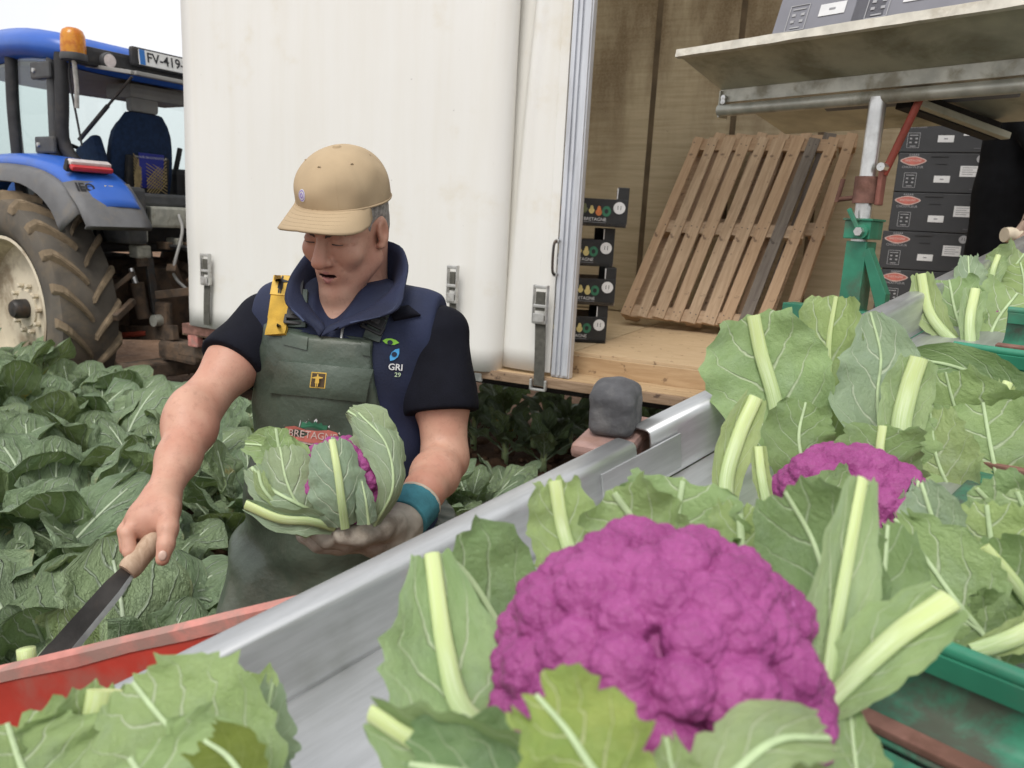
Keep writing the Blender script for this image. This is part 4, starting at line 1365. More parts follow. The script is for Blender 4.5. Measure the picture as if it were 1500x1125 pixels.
for (dx, dy), warm, k, lab in crates:
    m4 = TM @ Matrix.Translation(cb + Vector((dx, dy, 0.227 * k + 0.001 + (0.004 if k == 3 else 0)))) @ rotz(rad((27, 25, 28, 19)[k]))
    if k == 3: m4 = m4 @ Matrix.Rotation(rad(0.5), 4, 'Y')
    build_crate('vegetable_crate', lab, m4, warm, 'black crates stacked in the trailer')

# --- pallets leaning on the back wall
def build_pallet(name, label, M4, nslat, Wp, Lp, seed, grey=(), skew=0.0):
    """local: x across the slats, y up along the slats, z towards the viewer"""
    t = thing(name, label, 'pallet', M4, 'pallets leaning on the back wall')
    rng = random.Random(seed)
    sw = 0.078
    for k in range(nslat):
        x = -Wp / 2 + sw / 2 + k * (Wp - sw) / (nslat - 1)
        L = Lp / math.cos(skew) + rng.uniform(-0.012, 0.012)
        bm = box_bm((sw + rng.uniform(-0.012, 0.012), L, 0.02), (0, 0, 0))
        bmesh.ops.subdivide_edges(bm, edges=[e for e in bm.edges if abs(e.verts[0].co.y - e.verts[1].co.y) > 0.5], cuts=5, use_grid_fill=True)
        for v in bm.verts:
            v.co.x += rng.uniform(-0.0015, 0.0015); v.co.z += rng.uniform(-0.001, 0.001)
        o = bm_obj('slat', bm, M['pallet_grey' if k in grey else 'pallet'], t, bevel=0.0)
        o.matrix_basis = Matrix.Translation((x, rng.uniform(-0.006, 0.006), 0.061)) @ Matrix.Rotation(rng.uniform(-0.008, 0.008) - skew, 4, 'Z')
        # wood grain follows the slat: material uses object x, so turn the mesh
        o.data.transform(Matrix.Rotation(rad(90), 4, 'Z')); o.matrix_basis = o.matrix_basis @ Matrix.Rotation(rad(-90), 4, 'Z')
        for yy in (-Lp / 2 + 0.05, 0.0, Lp / 2 - 0.05):
            for dx in (-0.02, 0.02):
                n = obj('nail', NAIL, o)
                n.matrix_basis = Matrix.Rotation(rad(90), 4, 'Z') @ Matrix.Translation((dx, yy + rng.uniform(-.01, .01), 0.0104))
    for yy in (-Lp / 2 + 0.05, 0.0, Lp / 2 - 0.05):
        box('stringer', (Wp + 0.004, 0.095, 0.022), (yy * math.tan(skew), yy, 0.039), M['pallet'], t, 0.003)
        for x in (-Wp / 2 + 0.06, 0, Wp / 2 - 0.06):
            box('block', (0.11, 0.09, 0.075), (x + yy * math.tan(skew), yy, -0.0105), M['pallet'], t, 0.004)
    for x in (-Wp / 2 + 0.055, 0, Wp / 2 - 0.055):
        box('bottom_board', (0.09, Lp + 0.002, 0.02), (x, 0, -0.059), M['pallet'], t, 0.003, Matrix.Rotation(-skew, 3, 'Z'))
    return t
nb = bmesh.new(); bmesh.ops.create_circle(nb, cap_ends=True, radius=0.005, segments=6)
NAIL = bpy.data.meshes.new('nail'); nb.to_mesh(NAIL); nb.free(); NAIL.materials.append(M['dark_metal'])

def lean_pallet(x0, x1, y0, z0, top, n, seed, name, label, grey):
    """bottom front edge from x0 to x1 at depth y0; top = offset of the upper edge (a racked pallet, its slats no longer square)"""
    upv = Vector((0, top[1], top[2])).normalized()
    Lp = math.hypot(top[1], top[2])
    m = Matrix((Vector((1, 0, 0)), upv, Vector((1, 0, 0)).cross(upv))).transposed().to_4x4()
    m.translation = Vector(((x0 + x1) / 2 + top[0] / 2, y0, z0)) + upv * (Lp / 2) - m.col[2].to_3d() * 0.071
    return build_pallet(name, label, TM @ m, n, x1 - x0, Lp, seed, grey, math.atan2(top[0], Lp))
lean_pallet(2.54, 3.56, 1.60, 1.075, (0.26, 0.66, 1.31), 9, 4, 'wooden_pallet', 'racked wooden pallet with pale brown slats leaning on the stained plywood wall', (7,))
lean_pallet(2.70, 3.70, 1.80, 1.09, (0.24, 0.52, 1.33), 7, 9, 'wooden_pallet', 'wooden pallet mostly hidden behind the pale slatted one in the trailer', (5,))

# --- closed charcoal boxes
def box_print(o, F, w, h, white=True, light=False):
    P = lambda x, z, ww, hh, mat, name, dz=0.0: prism(name, [(x - ww / 2, z - hh / 2), (x + ww / 2, z - hh / 2), (x + ww / 2, z + hh / 2), (x - ww / 2, z + hh / 2)], 0.0012, M[mat], o, F @ Matrix.Translation((0, 0, dz)))
    # badge: scalloped red shield with a pale rim and a small crown
    pts, pts2 = [], []
    for k in range(28):
        a = 2 * math.pi * k / 28
        c, s = math.cos(a), math.sin(a)
        r = (1 + 0.16 * math.cos(2 * a)) * (1 + 0.06 * math.cos(4 * a))
        pts.append((-w / 2 + 0.075 + 0.052 * r * c, h * 0.80 + 0.023 * s * (1 if s > 0 else 1.15)))
        pts2.append((-w / 2 + 0.075 + 0.046 * r * c, h * 0.80 + 0.018 * s * (1 if s > 0 else 1.15)))
    if not light:
        prism('printed_badge', pts, 0.001, M['print_pink'], o, F)
        prism('badge_field', pts2, 0.001, M['print_red'], o, F @ Matrix.Translation((0, 0, 0.0008)))
        flat_text('badge_text', 'BRETAGNE', 0.016, F @ Matrix.Translation((-w / 2 + 0.075, h * 0.80, 0.0022)), M['print_pink'], o)
        for k in range(5):
            x = -w / 2 + 0.075 + (k - 2) * 0.010
            prism('badge_crown', [(x - 0.005, h * 0.80 + 0.026), (x + 0.005, h * 0.80 + 0.026), (x, h * 0.80 + 0.037)], 0.001, M['print_grey'], o, F)
        flat_text('print_line', 'CHOU-FLEUR', 0.017, F @ Matrix.Translation((-w / 2 + 0.075, h * 0.635, 0.0006)), M['print_grey2'], o)
    # pictogram panel
    cx, cz = -w / 2 + 0.07, h * 0.30
    for dx, dz, ww, hh in ((0, 0.038, 0.058, 0.0022), (0, -0.038, 0.058, 0.0022), (-0.029, 0, 0.0022, 0.076), (0.029, 0, 0.0022, 0.076)):
        P(cx + dx, cz + dz, ww, hh, 'print_grey2', 'pictogram_frame')
    for i in range(2):
        for j in range(2):
            P(cx - 0.013 + 0.027 * i, cz + 0.009 - 0.020 * j, 0.011, 0.008, 'print_grey2', 'pictogram')
    P(cx, cz + 0.026, 0.040, 0.004, 'print_grey2', 'pictogram')
    P(cx, cz - 0.030, 0.028, 0.004, 'print_grey2', 'pictogram')
    # stuck-on labels
    l1 = P(w * 0.03, h * 0.34, 0.075, 0.035, 'print_white', 'paper_label')
    prism('label_print', [(w * .03 - 0.009, h * .34 - 0.003), (w * .03 + 0.009, h * .34 - 0.003), (w * .03 + 0.009, h * .34 + 0.003), (w * .03 - 0.009, h * .34 + 0.003)], 0.0006, M['print_grey'], o, F @ Matrix.Translation((0, 0, 0.0014)))
    P(w * 0.32, h * 0.55, 0.085, 0.055, 'print_white', 'paper_label')
    for k in range(4):
        P(w * 0.32 - 0.008 * (k % 2), h * 0.55 + 0.018 - 0.011 * k, 0.066 - 0.016 * (k % 2), 0.0028, 'print_grey', 'label_print', 0.0007)
    vs, fs = disc_geo(20, 1)
    obj('printed_seal', make_mesh('printed_seal', [F @ Vector((w * 0.43 + v[0] * 0.021, h * 0.86 + v[1] * 0.021, 0.001)) for v in vs], fs, M['print_grey2'], False), o)
    flat_text('seal_text', '11', 0.024, F @ Matrix.Translation((w * 0.43, h * 0.86, 0.0018)), M['box_ink'], o)
    P(w * 0.40, h * 0.10, 0.04, 0.006, 'print_grey3', 'small_print')
M['print_pink'] = simple('print_pink', (0.55, 0.42, 0.38), 0.6, 0, 0.1, 30, 0)
M['print_grey2'] = simple('print_pale_grey', (0.34, 0.34, 0.35), 0.6, 0, 0.1, 30, 0)
M['print_grey3'] = simple('print_mid_grey', (0.10, 0.10, 0.105), 0.6, 0, 0.1, 30, 0)
M['box_ink'] = simple('box_ink', (0.03, 0.03, 0.03), 0.6, 0, 0.1, 30, 0)
def build_box(label, M4, mat, group, w=0.42, d=0.58, h=0.203, light=False):
    t = thing('cardboard_box', label, 'box', M4, group)
    b = box('carton', (w, d, h), (0, d / 2, h / 2), M[mat], t, 0.004)
    box('lid_tab', (0.085, 0.004, 0.020), (-0.01, -0.0022, h - 0.0095), M[mat], t, 0.001)
    box('tab_slot', (0.055, 0.003, 0.003), (0.0, -0.0008, h * 0.72), M['ink'], t, 0.0)
    F = basis((0, -0.0012, 0), (1, 0, 0), (0, 0, 1))
    box_print(b, F, w, h, light=light)
    return t
order = ['lowest', 'second from the bottom', 'third from the bottom', 'fourth from the bottom', 'fifth from the bottom', 'sixth from the bottom', 'topmost']
bx0 = 4.425
for k in range(7):
    build_box(('%s charcoal cardboard box in the stack inside the trailer' % order[k]), TM @ Matrix.Translation((bx0 + 0.012 * math.sin(k * 2.3) - 0.004 * (3 - k), 1.0, 1.131 + 0.2065 * k)) @ rotz(rad((0.5, -1, 0.8, -0.4, 0.6, -0.8, 0.3)[k])), 'box_black', 'charcoal boxes stacked in the trailer')
pm_ = thing('low_pallet', 'low wooden pallet under the stack of charcoal boxes', 'pallet', TM @ Matrix.Translation((bx0, 1.0, 1.0)))
for x in (-0.18, 0.0, 0.18):
    box('slat', (0.12, 0.6, 0.02), (x, 0.3, 0.118), M['pallet'], pm_, 0.002)
for y in (0.05, 0.3, 0.55):
    box('stringer', (0.46, 0.09, 0.106), (0, y, 0.0535), M['pallet'], pm_, 0.002)
# ------------------------------------------------------------------ packing table on its post
TB0 = at(1060, 134, 2.62)
TB1 = at(1500, 84, 1.97)
tdx = Vector((TB1.x - TB0.x, TB1.y - TB0.y, 0)).normalized()
tdy = Vector((-tdx.y, tdx.x, 0))             # away from the camera
BM = Matrix((tdx, tdy, Vector((0, 0, 1)))).transposed().to_4x4()
BM.translation = TB0
BI = BM.inverted()
def build_table():
    t = thing('packing_table', 'sheet metal packing table on a green post with galvanised pipe rail', 'table', BM)
    L = 1.75
    lip = BI @ at(1003, 78, 2.45); lip.x = min(lip.x, -0.02)
    bk = BI @ at(1127, 197, 2.95)
    ly, lz = lip.y, lip.z
    by, bz = bk.y, bk.z
    x0, xb = lip.x, bk.x
    sheet('flared_side', [[(x0 + (0.0 - x0) * v, ly * (1 - v), lz * (1 - v)) if i == 0 else (x0 + (L - x0) * (i / 12), ly * (1 - v), lz * (1 - v)) for i in range(13)] for v in (0, .33, .66, 1.0)], M['galv_tray'], t, 0.004, smooth=False)
    sheet('tray_bottom', [[(0.0 + i / 12 * L, by * v, bz * v) for i in range(13)] for v in (0, 0.35, 0.7, 1.0)], M['galv_tray'], t, 0.004, smooth=False)
    sheet('far_side', [[(0.0 + i / 12 * L, by + 0.1 * v, bz + 0.22 * v) for i in range(13)] for v in (0, 1.0)], M['galv_tray'], t, 0.004, smooth=False)
    sheet('end_plate', [[(0.0, by * v * 0.98, bz * v + 0.004 + 0.10 * u) for v in (0, 0.5, 1)] for u in (0, 1)], M['galv_tray'], t, 0.003, smooth=False)
    # folded, scuffed lip with small dents
    vs, fs = [], []
    n = 60
    rng = random.Random(2)
    for i in range(n + 1):
        x = x0 + (L - x0) * i / n
        dn = 0.004 * max(0, mnoise.noise(Vector((x * 9, 0, 0)))) + 0.0015 * rng.random()
        for dy, dz in ((0.012, 0.016), (-0.010, 0.014 - dn), (-0.014, -0.012 + dn), (0.004, -0.014)):
            vs.append((x, ly + dy, lz + dz))
    for i in range(n):
        for k in range(4):
            fs.append((i * 4 + k, (i + 1) * 4 + k, (i + 1) * 4 + (k + 1) % 4, i * 4 + (k + 1) % 4))
    fs += [(3, 2, 1, 0), tuple(n * 4 + k for k in range(4))]
    obj('lip', make_mesh('lip', vs, fs, M['tray_lip'], False), t)
    bm_obj('frame_angle', beam_bm((0.0, -0.012, -0.018), (L, -0.012, -0.018), 0.008, 0.042), M['galv'], t, bevel=0.002)
    bm_obj('frame_flange', beam_bm((0.0, 0.014, -0.036), (L, 0.014, -0.036), 0.045, 0.006), M['galv'], t, bevel=0.002)
    # pipe rail below, held by an end bracket
    pz = (BI @ at(1060, 161, 2.60)).z
    py = -0.015
    tube('pipe_rail', [(0.0, py, pz), (L, py, pz)], 0.019, M['galv'], t, 18)
    box('end_bracket', (0.006, 0.05, 0.085), (0.004, 0.0, pz / 2 - 0.012), M['galv'], t, 0.002)
    for zz in (-0.025, pz * 0.6):
        lathe('bracket_bolt', [(0.001, -0.008), (0.009, -0.007), (0.010, 0.0)], M['chrome'], t, 8, 'Y', Matrix.Translation((0.02, -0.022, zz)))
    # post
    pp = BI @ at(1291, 170, 2.26)
    px_ = pp.x
    zb = (BI @ at(1271, 445, 2.26)).z
    zc = (BI @ at(1283, 280, 2.26)).z
    c = Vector((px_, py, 0))
    tube('post_tube', [c + V(0, 0, pz), c + V(0, 0, zb)], 0.0235, M['chrome'], t, 24)
    cl = tube('clamp_sleeve', [c + V(0, 0, zc + 0.040), c + V(0, 0, zc - 0.035)], 0.034, M['rust'], t, 20)
    tube('clamp_screw', [c + V(-0.03, -0.01, zc - 0.02), c + V(-0.075, -0.01, zc - 0.025)], 0.007, M['rust'], t, 8)
    tube('clamp_handle', [c + V(-0.078, -0.012, zc - 0.032), c + V(-0.066, -0.012, zc + 0.034)], 0.007, M['rust'], t, 8)
    box('clamp_ear', (0.014, 0.03, 0.10), c + V(0.042, 0, zc + 0.01), M['rust_red'], t, 0.004)
    tube('red_brace', [c + V(0.045, 0.0, zc + 0.045), c + V(0.105, 0.03, pz + 0.0)], 0.0105, M['red_lever'], t, 12)
    lathe('brace_bolt', [(0.001, -0.02), (0.012, -0.02), (0.012, 0.02), (0.001, 0.02)], M['chrome'], t, 8, 'Y', Matrix.Translation(c + V(0.048, -0.012, zc + 0.065)))
    bm_obj('cross_channel', beam_bm((px_ + 0.04, 0.055, -0.062), (px_ + 0.17, by * 0.95, bz - 0.03), 0.05, 0.05), M['cab_dark'], t, bevel=0.003)
    bm_obj('channel_web', beam_bm((px_ + 0.08, 0.055, -0.075), (px_ + 0.21, by * 0.95, bz - 0.045), 0.03, 0.02), M['galv_tray'], t, bevel=0.003)
    # green base: collar, column, gusset
    zg = (BI @ at(1281, 322, 2.26)).z
    box('green_collar', (0.078, 0.078, 0.052), c + V(0.008, 0, zg - 0.03), M['green_paint'], t, 0.003)
    box('collar_flange', (0.086, 0.086, 0.006), c + V(0.008, 0, zg - 0.001), M['green_paint'], t, 0.001)
    lathe('collar_bolt', [(0.001, -0.02), (0.013, -0.02), (0.013, 0.02)], M['chrome'], t, 6, 'Y', Matrix.Translation(c + V(0.025, -0.048, zg - 0.035)))
    lathe('lock_ring', [(0.010, -0.008), (0.021, -0.008), (0.021, 0.006), (0.010, 0.006)], M['green_paint'], t, 16, 'Y', Matrix.Translation(c + V(0.025, -0.044, zg - 0.035)))
    bm_obj('lock_lever', beam_bm(c + V(0.015, -0.05, zg - 0.025), c + V(-0.018, -0.05, zg + 0.028), 0.010, 0.012), M['green_paint'], t, bevel=0.002)
    box('green_column', (0.062, 0.062, zg + BM.translation.z - 0.065), c + V(0.008, 0.0, (zg - 0.06 - BM.translation.z) / 2), M['green_paint'], t, 0.003)
    zq = (BI @ at(1290, 370, 2.26)).z
    prism('gusset', [(0.0, 0.0), (0.018, 0.012), (0.085, -0.115), (0.085, -0.155), (0.06, -0.155)], 0.03, M['green_paint'], t, basis(c + V(0.028, 0.0, zq), (1, 0, 0), (0, 0, 1)), 0.002)
    box('base_beam', (1.1, 0.07, 0.07), c + V(0.35, 0.0, zb - 0.06), M['green_paint'], t, 0.003)
    box('ground_foot', (0.5, 0.3, 0.04), c + V(0.1, 0, -BM.translation.z + 0.0), M['green_paint'], t, 0.005)
    # second post further along
    c2 = Vector((px_ + 1.0, py, 0))
    tube('post_tube', [c2 + V(0, 0, pz), c2 + V(0, 0, -BM.translation.z)], 0.0235, M['chrome'], t, 20)
    return t, lip, ly, lz
M['rust_red'] = simple('rusty_red', (0.26, 0.10, 0.075), 0.75, 0, 0.25, 20, 0.3)
table, lip_, ly_, lz_ = build_table()
# grey cartons lying on the flared side of the table
def table_box(pxl, pxr, k):
    a = BI @ at(pxl[0], pxl[1], 2.36); b = BI @ at(pxr[0], pxr[1], 2.15)
    x = (a.x + b.x) / 2
    slope = Matrix.Rotation(math.atan2(-lz_, -ly_) * 0 + rad(28), 4, 'X')
    m = BM @ Matrix.Translation((x, ly_ + 0.035, lz_ - 0.004)) @ Matrix.Rotation(rad(-20), 4, 'X')
    w = abs(b.x - a.x)
    return build_box(('grey cardboard box lying on the sheet metal packing table above the pipe bracket', 'grey cardboard box beside the other one on the packing table, above the post')[k], m, 'box_grey', 'grey boxes on the packing table', w=w, d=0.40, h=0.24, light=True)
table_box((1170, 42), (1343, 18), 0)
table_box((1351, 16), (1540, -6), 1)

# ------------------------------------------------------------------ inclined steel conveyor
CQ0 = at(520, 860, 0.74); CQ1 = at(1490, 365, 1.9)
CU = (CQ1 - CQ0).normalized()
CV = Vector((CU.y, -CU.x, 0)).normalized()
CW = CV.cross(CU); CW = CW if CW.z > 0 else -CW
CM = Matrix((CU, -CV, CW)).transposed().to_4x4()     # local x along (rising), y away from the camera, z up
CM.translation = CQ0
CI = CM.inverted()
BED = -0.076
def build_conveyor():
    t = thing('harvest_conveyor', 'inclined stainless steel conveyor channel with green flights carrying cut cauliflowers', 'conveyor', CM)
    TJ = 0.415
    # side wall profile (y, z): bed -> wall -> rolled rim -> outer drop
    def wall(name, t0, t1, oy=0.0, oz=0.0):
        prof = [(-0.004, BED + 0.001), (-0.001, BED + 0.012), (0.0, -0.012), (0.001, -0.004), (0.004, -0.0008), (0.009, 0.0), (0.028, 0.0), (0.032, -0.002), (0.034, -0.006), (0.034, -0.045)]
        rows = [[(t0 + (t1 - t0) * i / 10, y + oy, z + oz) for (y, z) in prof] for i in range(11)]
        return sheet(name, rows, M['steel'], t, 0.003, True, sharp=70)
    wall('near_side_wall', -0.85, TJ, 0.0, 0.0)
    wall('far_side_wall', TJ + 0.035, 2.9, 0.004, 0.004)
    box('joint_plate', (0.16, 0.003, 0.05), (TJ + 0.01, -0.0026, -0.040), M['steel'], t, 0.001)
    # bed and right hand wall
    sheet('bed', [[(-0.85 + 3.75 * i / 20, y, BED) for i in range(21)] for y in (0.0, -0.2, -0.45, -0.78)], M['steel'], t, 0.004, False)
    rows = [[(-0.85 + 3.75 * i / 10, y, z) for (y, z) in ((-0.778, BED), (-0.78, -0.01), (-0.785, 0.0), (-0.80, 0.0))] for i in range(11)]
    sheet('right_side_wall', rows, M['steel'], t, 0.003, True, sharp=70)
    # under-frame and legs down to the soil
    for y in (-0.06, -0.72):
        box('frame_rail', (3.7, 0.05, 0.08), (1.0, y, BED - 0.05), M['green_paint'], t, 0.003)
    ci = CM.to_3x3().inverted() @ Vector((0, 0, 1))
    for tt in (-0.6, 1.0, 2.4):
        for y in (-0.06, -0.72):
            a = Vector((tt, y, BED - 0.06))
            zw = (CM @ a).z
            bm_obj('leg', beam_bm(a, a - ci * (zw - 0.0), 0.05, 0.05, Vector((0, 1, 0))), M['green_paint'], t, bevel=0.003)
    # green flights with a rolled top and a dirty pan in front of each
    for k, tt in enumerate((0.255, 0.520, 0.775, 1.03, 1.29, 1.55, 1.81, 2.07)):
        y0 = (-0.30, -0.36, -0.30)[k] if k < 3 else -0.155
        rows = [[(tt + dx, y0 - (0.765 + y0) * i / 8, z) for i in range(9)] for dx, z in ((-0.055, BED + 0.010), (-0.012, BED + 0.012), (-0.004, BED + 0.018), (0.0, BED + 0.03), (0.002, -0.020), (0.001, -0.008))]
        fl = sheet('flight', rows, M['green_dirty'], t, 0.004, True, sharp=60)
        tube('flight_rim', [(tt + 0.002, y0, -0.004), (tt + 0.002, -0.765, -0.004)], 0.0065, M['green_paint'], fl, 12)
        bm_obj('flight_band', beam_bm((tt - 0.0035, y0 - 0.002, -0.017), (tt - 0.0035, -0.764, -0.017), 0.004, 0.020), M['green_paint'], fl, bevel=0.001)
        bm_obj('flight_strip', beam_bm((tt - 0.045, y0, BED + 0.017), (tt - 0.045, -0.765, BED + 0.017), 0.016, 0.008), M['rust'], fl, bevel=0.002)
        bm_obj('pan', box_bm((0.19, 0.765 + y0, 0.004), (tt - 0.155, (y0 - 0.765) / 2, BED + 0.009)), M['green_dirty'], fl, bevel=0.001)
    # rusty bracket with a rubber buffer on the outside of the wall
    cb_ = CI @ at(900, 640, 1.06)
    wz = CM.to_3x3().inverted() @ Vector((0, 0, 1))
    br = basis(cb_, (1, 0.35, 0), wz.cross(Vector((1, 0.35, 0))))
    box('bracket_plate', (0.13, 0.075, 0.020), (0, 0, 0), M['rust_pink'], t, 0.008).matrix_basis = br
    box('bracket_arm', (0.05, 0.05, 0.028), (0.030, -0.012, -0.016), M['rust_pink'], t, 0.006).matrix_basis = br
    # buffer: a worn, slightly barrelled block
    def f_buf(P):
        d = s_box(P, (0, 0, 0), (0.033, 0.031, 0.033), 0.014)
        d = smin(d, s_ell(P, (0.004, 0.0, 0.026), (0.022, 0.022, 0.012)), 0.01)
        return d - 0.0018 * wave(P, 90, 3) - 0.0008 * wave(P, 260, 5)
    bv, bf = sdf_mesh(f_buf, (-0.048,) * 3, (0.048,) * 3, 0.0024)
    bo = obj('rubber_buffer', np_mesh('rubber_buffer', bv, bf, M['rubber']), t)
    bo.matrix_basis = br @ Matrix.Translation((0.0, 0.0, 0.042)) @ rotz(rad(8))
    # red painted side trough below the channel
    R0 = CI @ at(-60, 999, 0.86); R1 = CI @ at(450, 879, 0.80)
    d = (R1 - R0).normalized()
    dn = -wz
    rows = []
    for i in range(13):
        p = R0 - d * 0.25 + d * ((R1 - R0).length + 0.37) * i / 12
        wv = 0.0012 * mnoise.noise(Vector((i * 0.8, 0, 0)))
        rows.append([p + wz * wv, p + dn * 0.10, p + dn * 0.30])
    red = sheet('red_side_plate', rows, M['red_paint'], t, 0.006, False)
    rp = [r[0] for r in rows]
    vs, fs = [], []
    rng = random.Random(8)
    for p in rp:
        q = p
        for a_, b_ in ((-0.007, 0.004), (0.006, 0.005), (0.007, -0.003), (-0.007, -0.008 - 0.003 * rng.random())):
            vs.append(q + Vector((0, 1, 0)) * a_ + wz * b_)
    for i in range(len(rp) - 1):
        for k in range(4):
            fs.append((i * 4 + k, (i + 1) * 4 + k, (i + 1) * 4 + (k + 1) % 4, i * 4 + (k + 1) % 4))
    obj('red_plate_edge', make_mesh('red_plate_edge', vs, fs, M['red_worn'], False), red)
    # braces that carry the red plate
    for tt in (0.2, 0.8):
        p = rows[int(12 * tt)][2]
        bm_obj('plate_brace', beam_bm(p, Vector((p.x, -0.06, BED - 0.05)), 0.04, 0.03), M['red_paint'], t, bevel=0.003)
    return t
conveyor = build_conveyor()
# ------------------------------------------------------------------ leaves
def nz(x, y, z=0.0):
    return mnoise.noise(Vector((x, y, z)))
def leaf_geo(P, S, Wd, nu=12, cup=0.25, ruffle=0.10, seed=0.0, ragged=0.0, edge=0.08, crumple=0.03, rows_per=1):
    """P spine points, S side vectors, Wd half widths"""
    n = len(P)
    vs, uvs, fs = [], [], []
    for i in range(n):
        v = i / (n - 1)
        T = (P[min(i + 1, n - 1)] - P[max(i - 1, 0)]).normalized()
        s = (S[i] - T * S[i].dot(T)).normalized()
        N = s.cross(T)
        for j in range(nu + 1):
            u = 2 * j / nu - 1
            a = abs(u)
            sd = 1 if u > 0 else -1
            w = Wd[i] * (1 + edge * 2.2 * nz(v * 9 + seed * 3.1, sd * 5 + seed) + edge * 1.5 * nz(v * 23 + seed, sd * 3.3)) if a > 0 else Wd[i]
            ph = seed * 2.7 + sd * 1.3
            rf = ruffle * Wd[i] * a ** 1.6 * (math.sin(v * 13 + ph) + 0.6 * math.sin(v * 23 + ph * 2.1))
            c = cup * Wd[i] * (a ** 1.7)
            cr_ = crumple * Wd[i] * (nz(u * 3.2 + seed, v * 6, seed) + 0.6 * nz(u * 7 + seed, v * 13, seed)) * min(1.0, a / 0.4) ** 1.3
            lat = u * w * (1 - 0.22 * min(1.0, abs(cup)) * a)
            p = P[i] + s * lat + N * (c + rf + cr_)
            if ragged and v > 0.85:
                p = p + T * (ragged * (nz(u * 6 + seed, 3.3) + 0.5 * nz(u * 17 + seed, 7.7)) * (v - 0.85) / 0.15)
            vs.append(p); uvs.append((j / nu, v))
    for i in range(n - 1):
        for j in range(nu):
            a = i * (nu + 1) + j
            fs.append((a, a + 1, a + nu + 2, a + nu + 1))
    return vs, fs, uvs
def tube_uv(pts, rs, n=10, flat=0.7, hint=None):
    vs, fs = tube_geo(pts, rs, n, True, flat, hint or Vector((0, 0, 1)))
    uvs = []
    for i in range(len(pts)):
        for k in range(n):
            uvs.append((k / n, i / (len(pts) - 1)))
    return vs, fs, uvs

# ------------------------------------------------------------------ plants standing in the field
FIELD_LEAVES = []
def make_field_leaves():
    rng = random.Random(11)
    for k in range(9):
        L = rng.uniform(0.42, 0.56)
        bend = rng.uniform(0.05, 0.55)
        n = 20
        P = []
        a0 = 0.0
        x = z = 0.0
        for i in range(n):
            v = i / (n - 1)
            P.append(Vector((x, 0.012 * math.sin(v * 4 + k), z)))
            ang = -bend * v ** 1.6 * 1.5
            x += L / (n - 1) * math.cos(ang); z += L / (n - 1) * math.sin(ang)
        S = [Vector((0, 1, 0.12 * math.sin(i * 0.4 + k))) for i in range(n)]
        wmax = rng.uniform(0.10, 0.145)
        Wd = []
        for i in range(n):
            v = i / (n - 1)
            if v < 0.2: w = 0.016 + 0.06 * (v / 0.2) ** 2
            else:
                q = (v - 0.2) / 0.8
                w = 0.4 + 0.6 * math.sin(min(1, q * 1.55) * math.pi / 2) if q < 0.65 else 1.0
                if q > 0.62: w = math.sqrt(max(0.0, 1 - ((q - 0.62) / 0.385) ** 2.2))
                w = max(0.03, w) * 1.0
                w = w if q > 0.12 else (0.19 + (w - 0.19) * q / 0.12 if w > 0.19 else w)
            Wd.append(w * wmax if v >= 0.2 else w * 0.35)
        vs, fs, uvs = leaf_geo(P, S, Wd, 18, rng.uniform(-0.1, 0.45), 0.17, 3.7 * k + 1, 0, 0.15, 0.26)
        b = len(vs)
        rv, rf, ru = tube_uv([p + Vector((0, 0, 0.0005)) for p in P[:-2]], [0.0085 - 0.0068 * i / n for i in range(n - 2)], 6, 0.8)
        me = make_mesh('leaf', vs + rv, fs + [tuple(q + b for q in f) for f in rf], [M['leaf_field'], M['rib_field']], True, uvs + ru)
        mi = [0] * len(fs) + [1] * len(rf)
        me.polygons.foreach_set('material_index', mi)
        FIELD_LEAVES.append(me)
make_field_leaves()
STEM = None
def make_stem():
    vs, fs, uv = tube_uv([Vector((0, 0, -0.06)), Vector((0, 0, 0.08)), Vector((0, 0, 0.22))], [0.026, 0.024, 0.018], 8, 1.0, Vector((1, 0, 0)))
    return make_mesh('stem', vs, fs, M['rib'], True, uv)
STEM = make_stem()
def field_plant(x, y, s, seed, label, group, nl=19):
    rng = random.Random(seed)
    t = thing('cauliflower_plant', label, 'plant', Matrix.Translation((x, y, 0.0)), group)
    o = obj('stem', STEM, t)
    a = rng.uniform(0, 6.28)
    for k in range(nl):
        u = k / (nl - 1)
        a += 2.4 + rng.uniform(-0.25, 0.25)
        tilt = rad(34 + 48 * u + rng.uniform(-9, 9))
        sc_ = s * (0.80 + 0.32 * math.sin(math.pi * min(1, 0.25 + 0.75 * u))) * rng.uniform(0.72, 1.12)
        if u > 0.85: sc_ *= 0.8
        l = obj('leaf', FIELD_LEAVES[rng.randrange(len(FIELD_LEAVES))], t)
        l.matrix_basis = Matrix.Translation((0.02 * math.cos(a), 0.02 * math.sin(a), (0.06 + 0.16 * u) * s)) @ Matrix.Rotation(a, 4, 'Z') @ Matrix.Rotation(-tilt, 4, 'Y') @ Matrix.Rotation(rng.uniform(-0.35, 0.35), 4, 'X') @ Matrix.Diagonal((sc_, sc_ * rng.uniform(0.85, 1.1), sc_, 1))
    return t
def topix(p):
    q = CAMROT.transposed() @ (Vector(p) - EYE)
    return 750 + FPX * q.x / -q.z, 562.5 - FPX * q.y / -q.z, -q.z
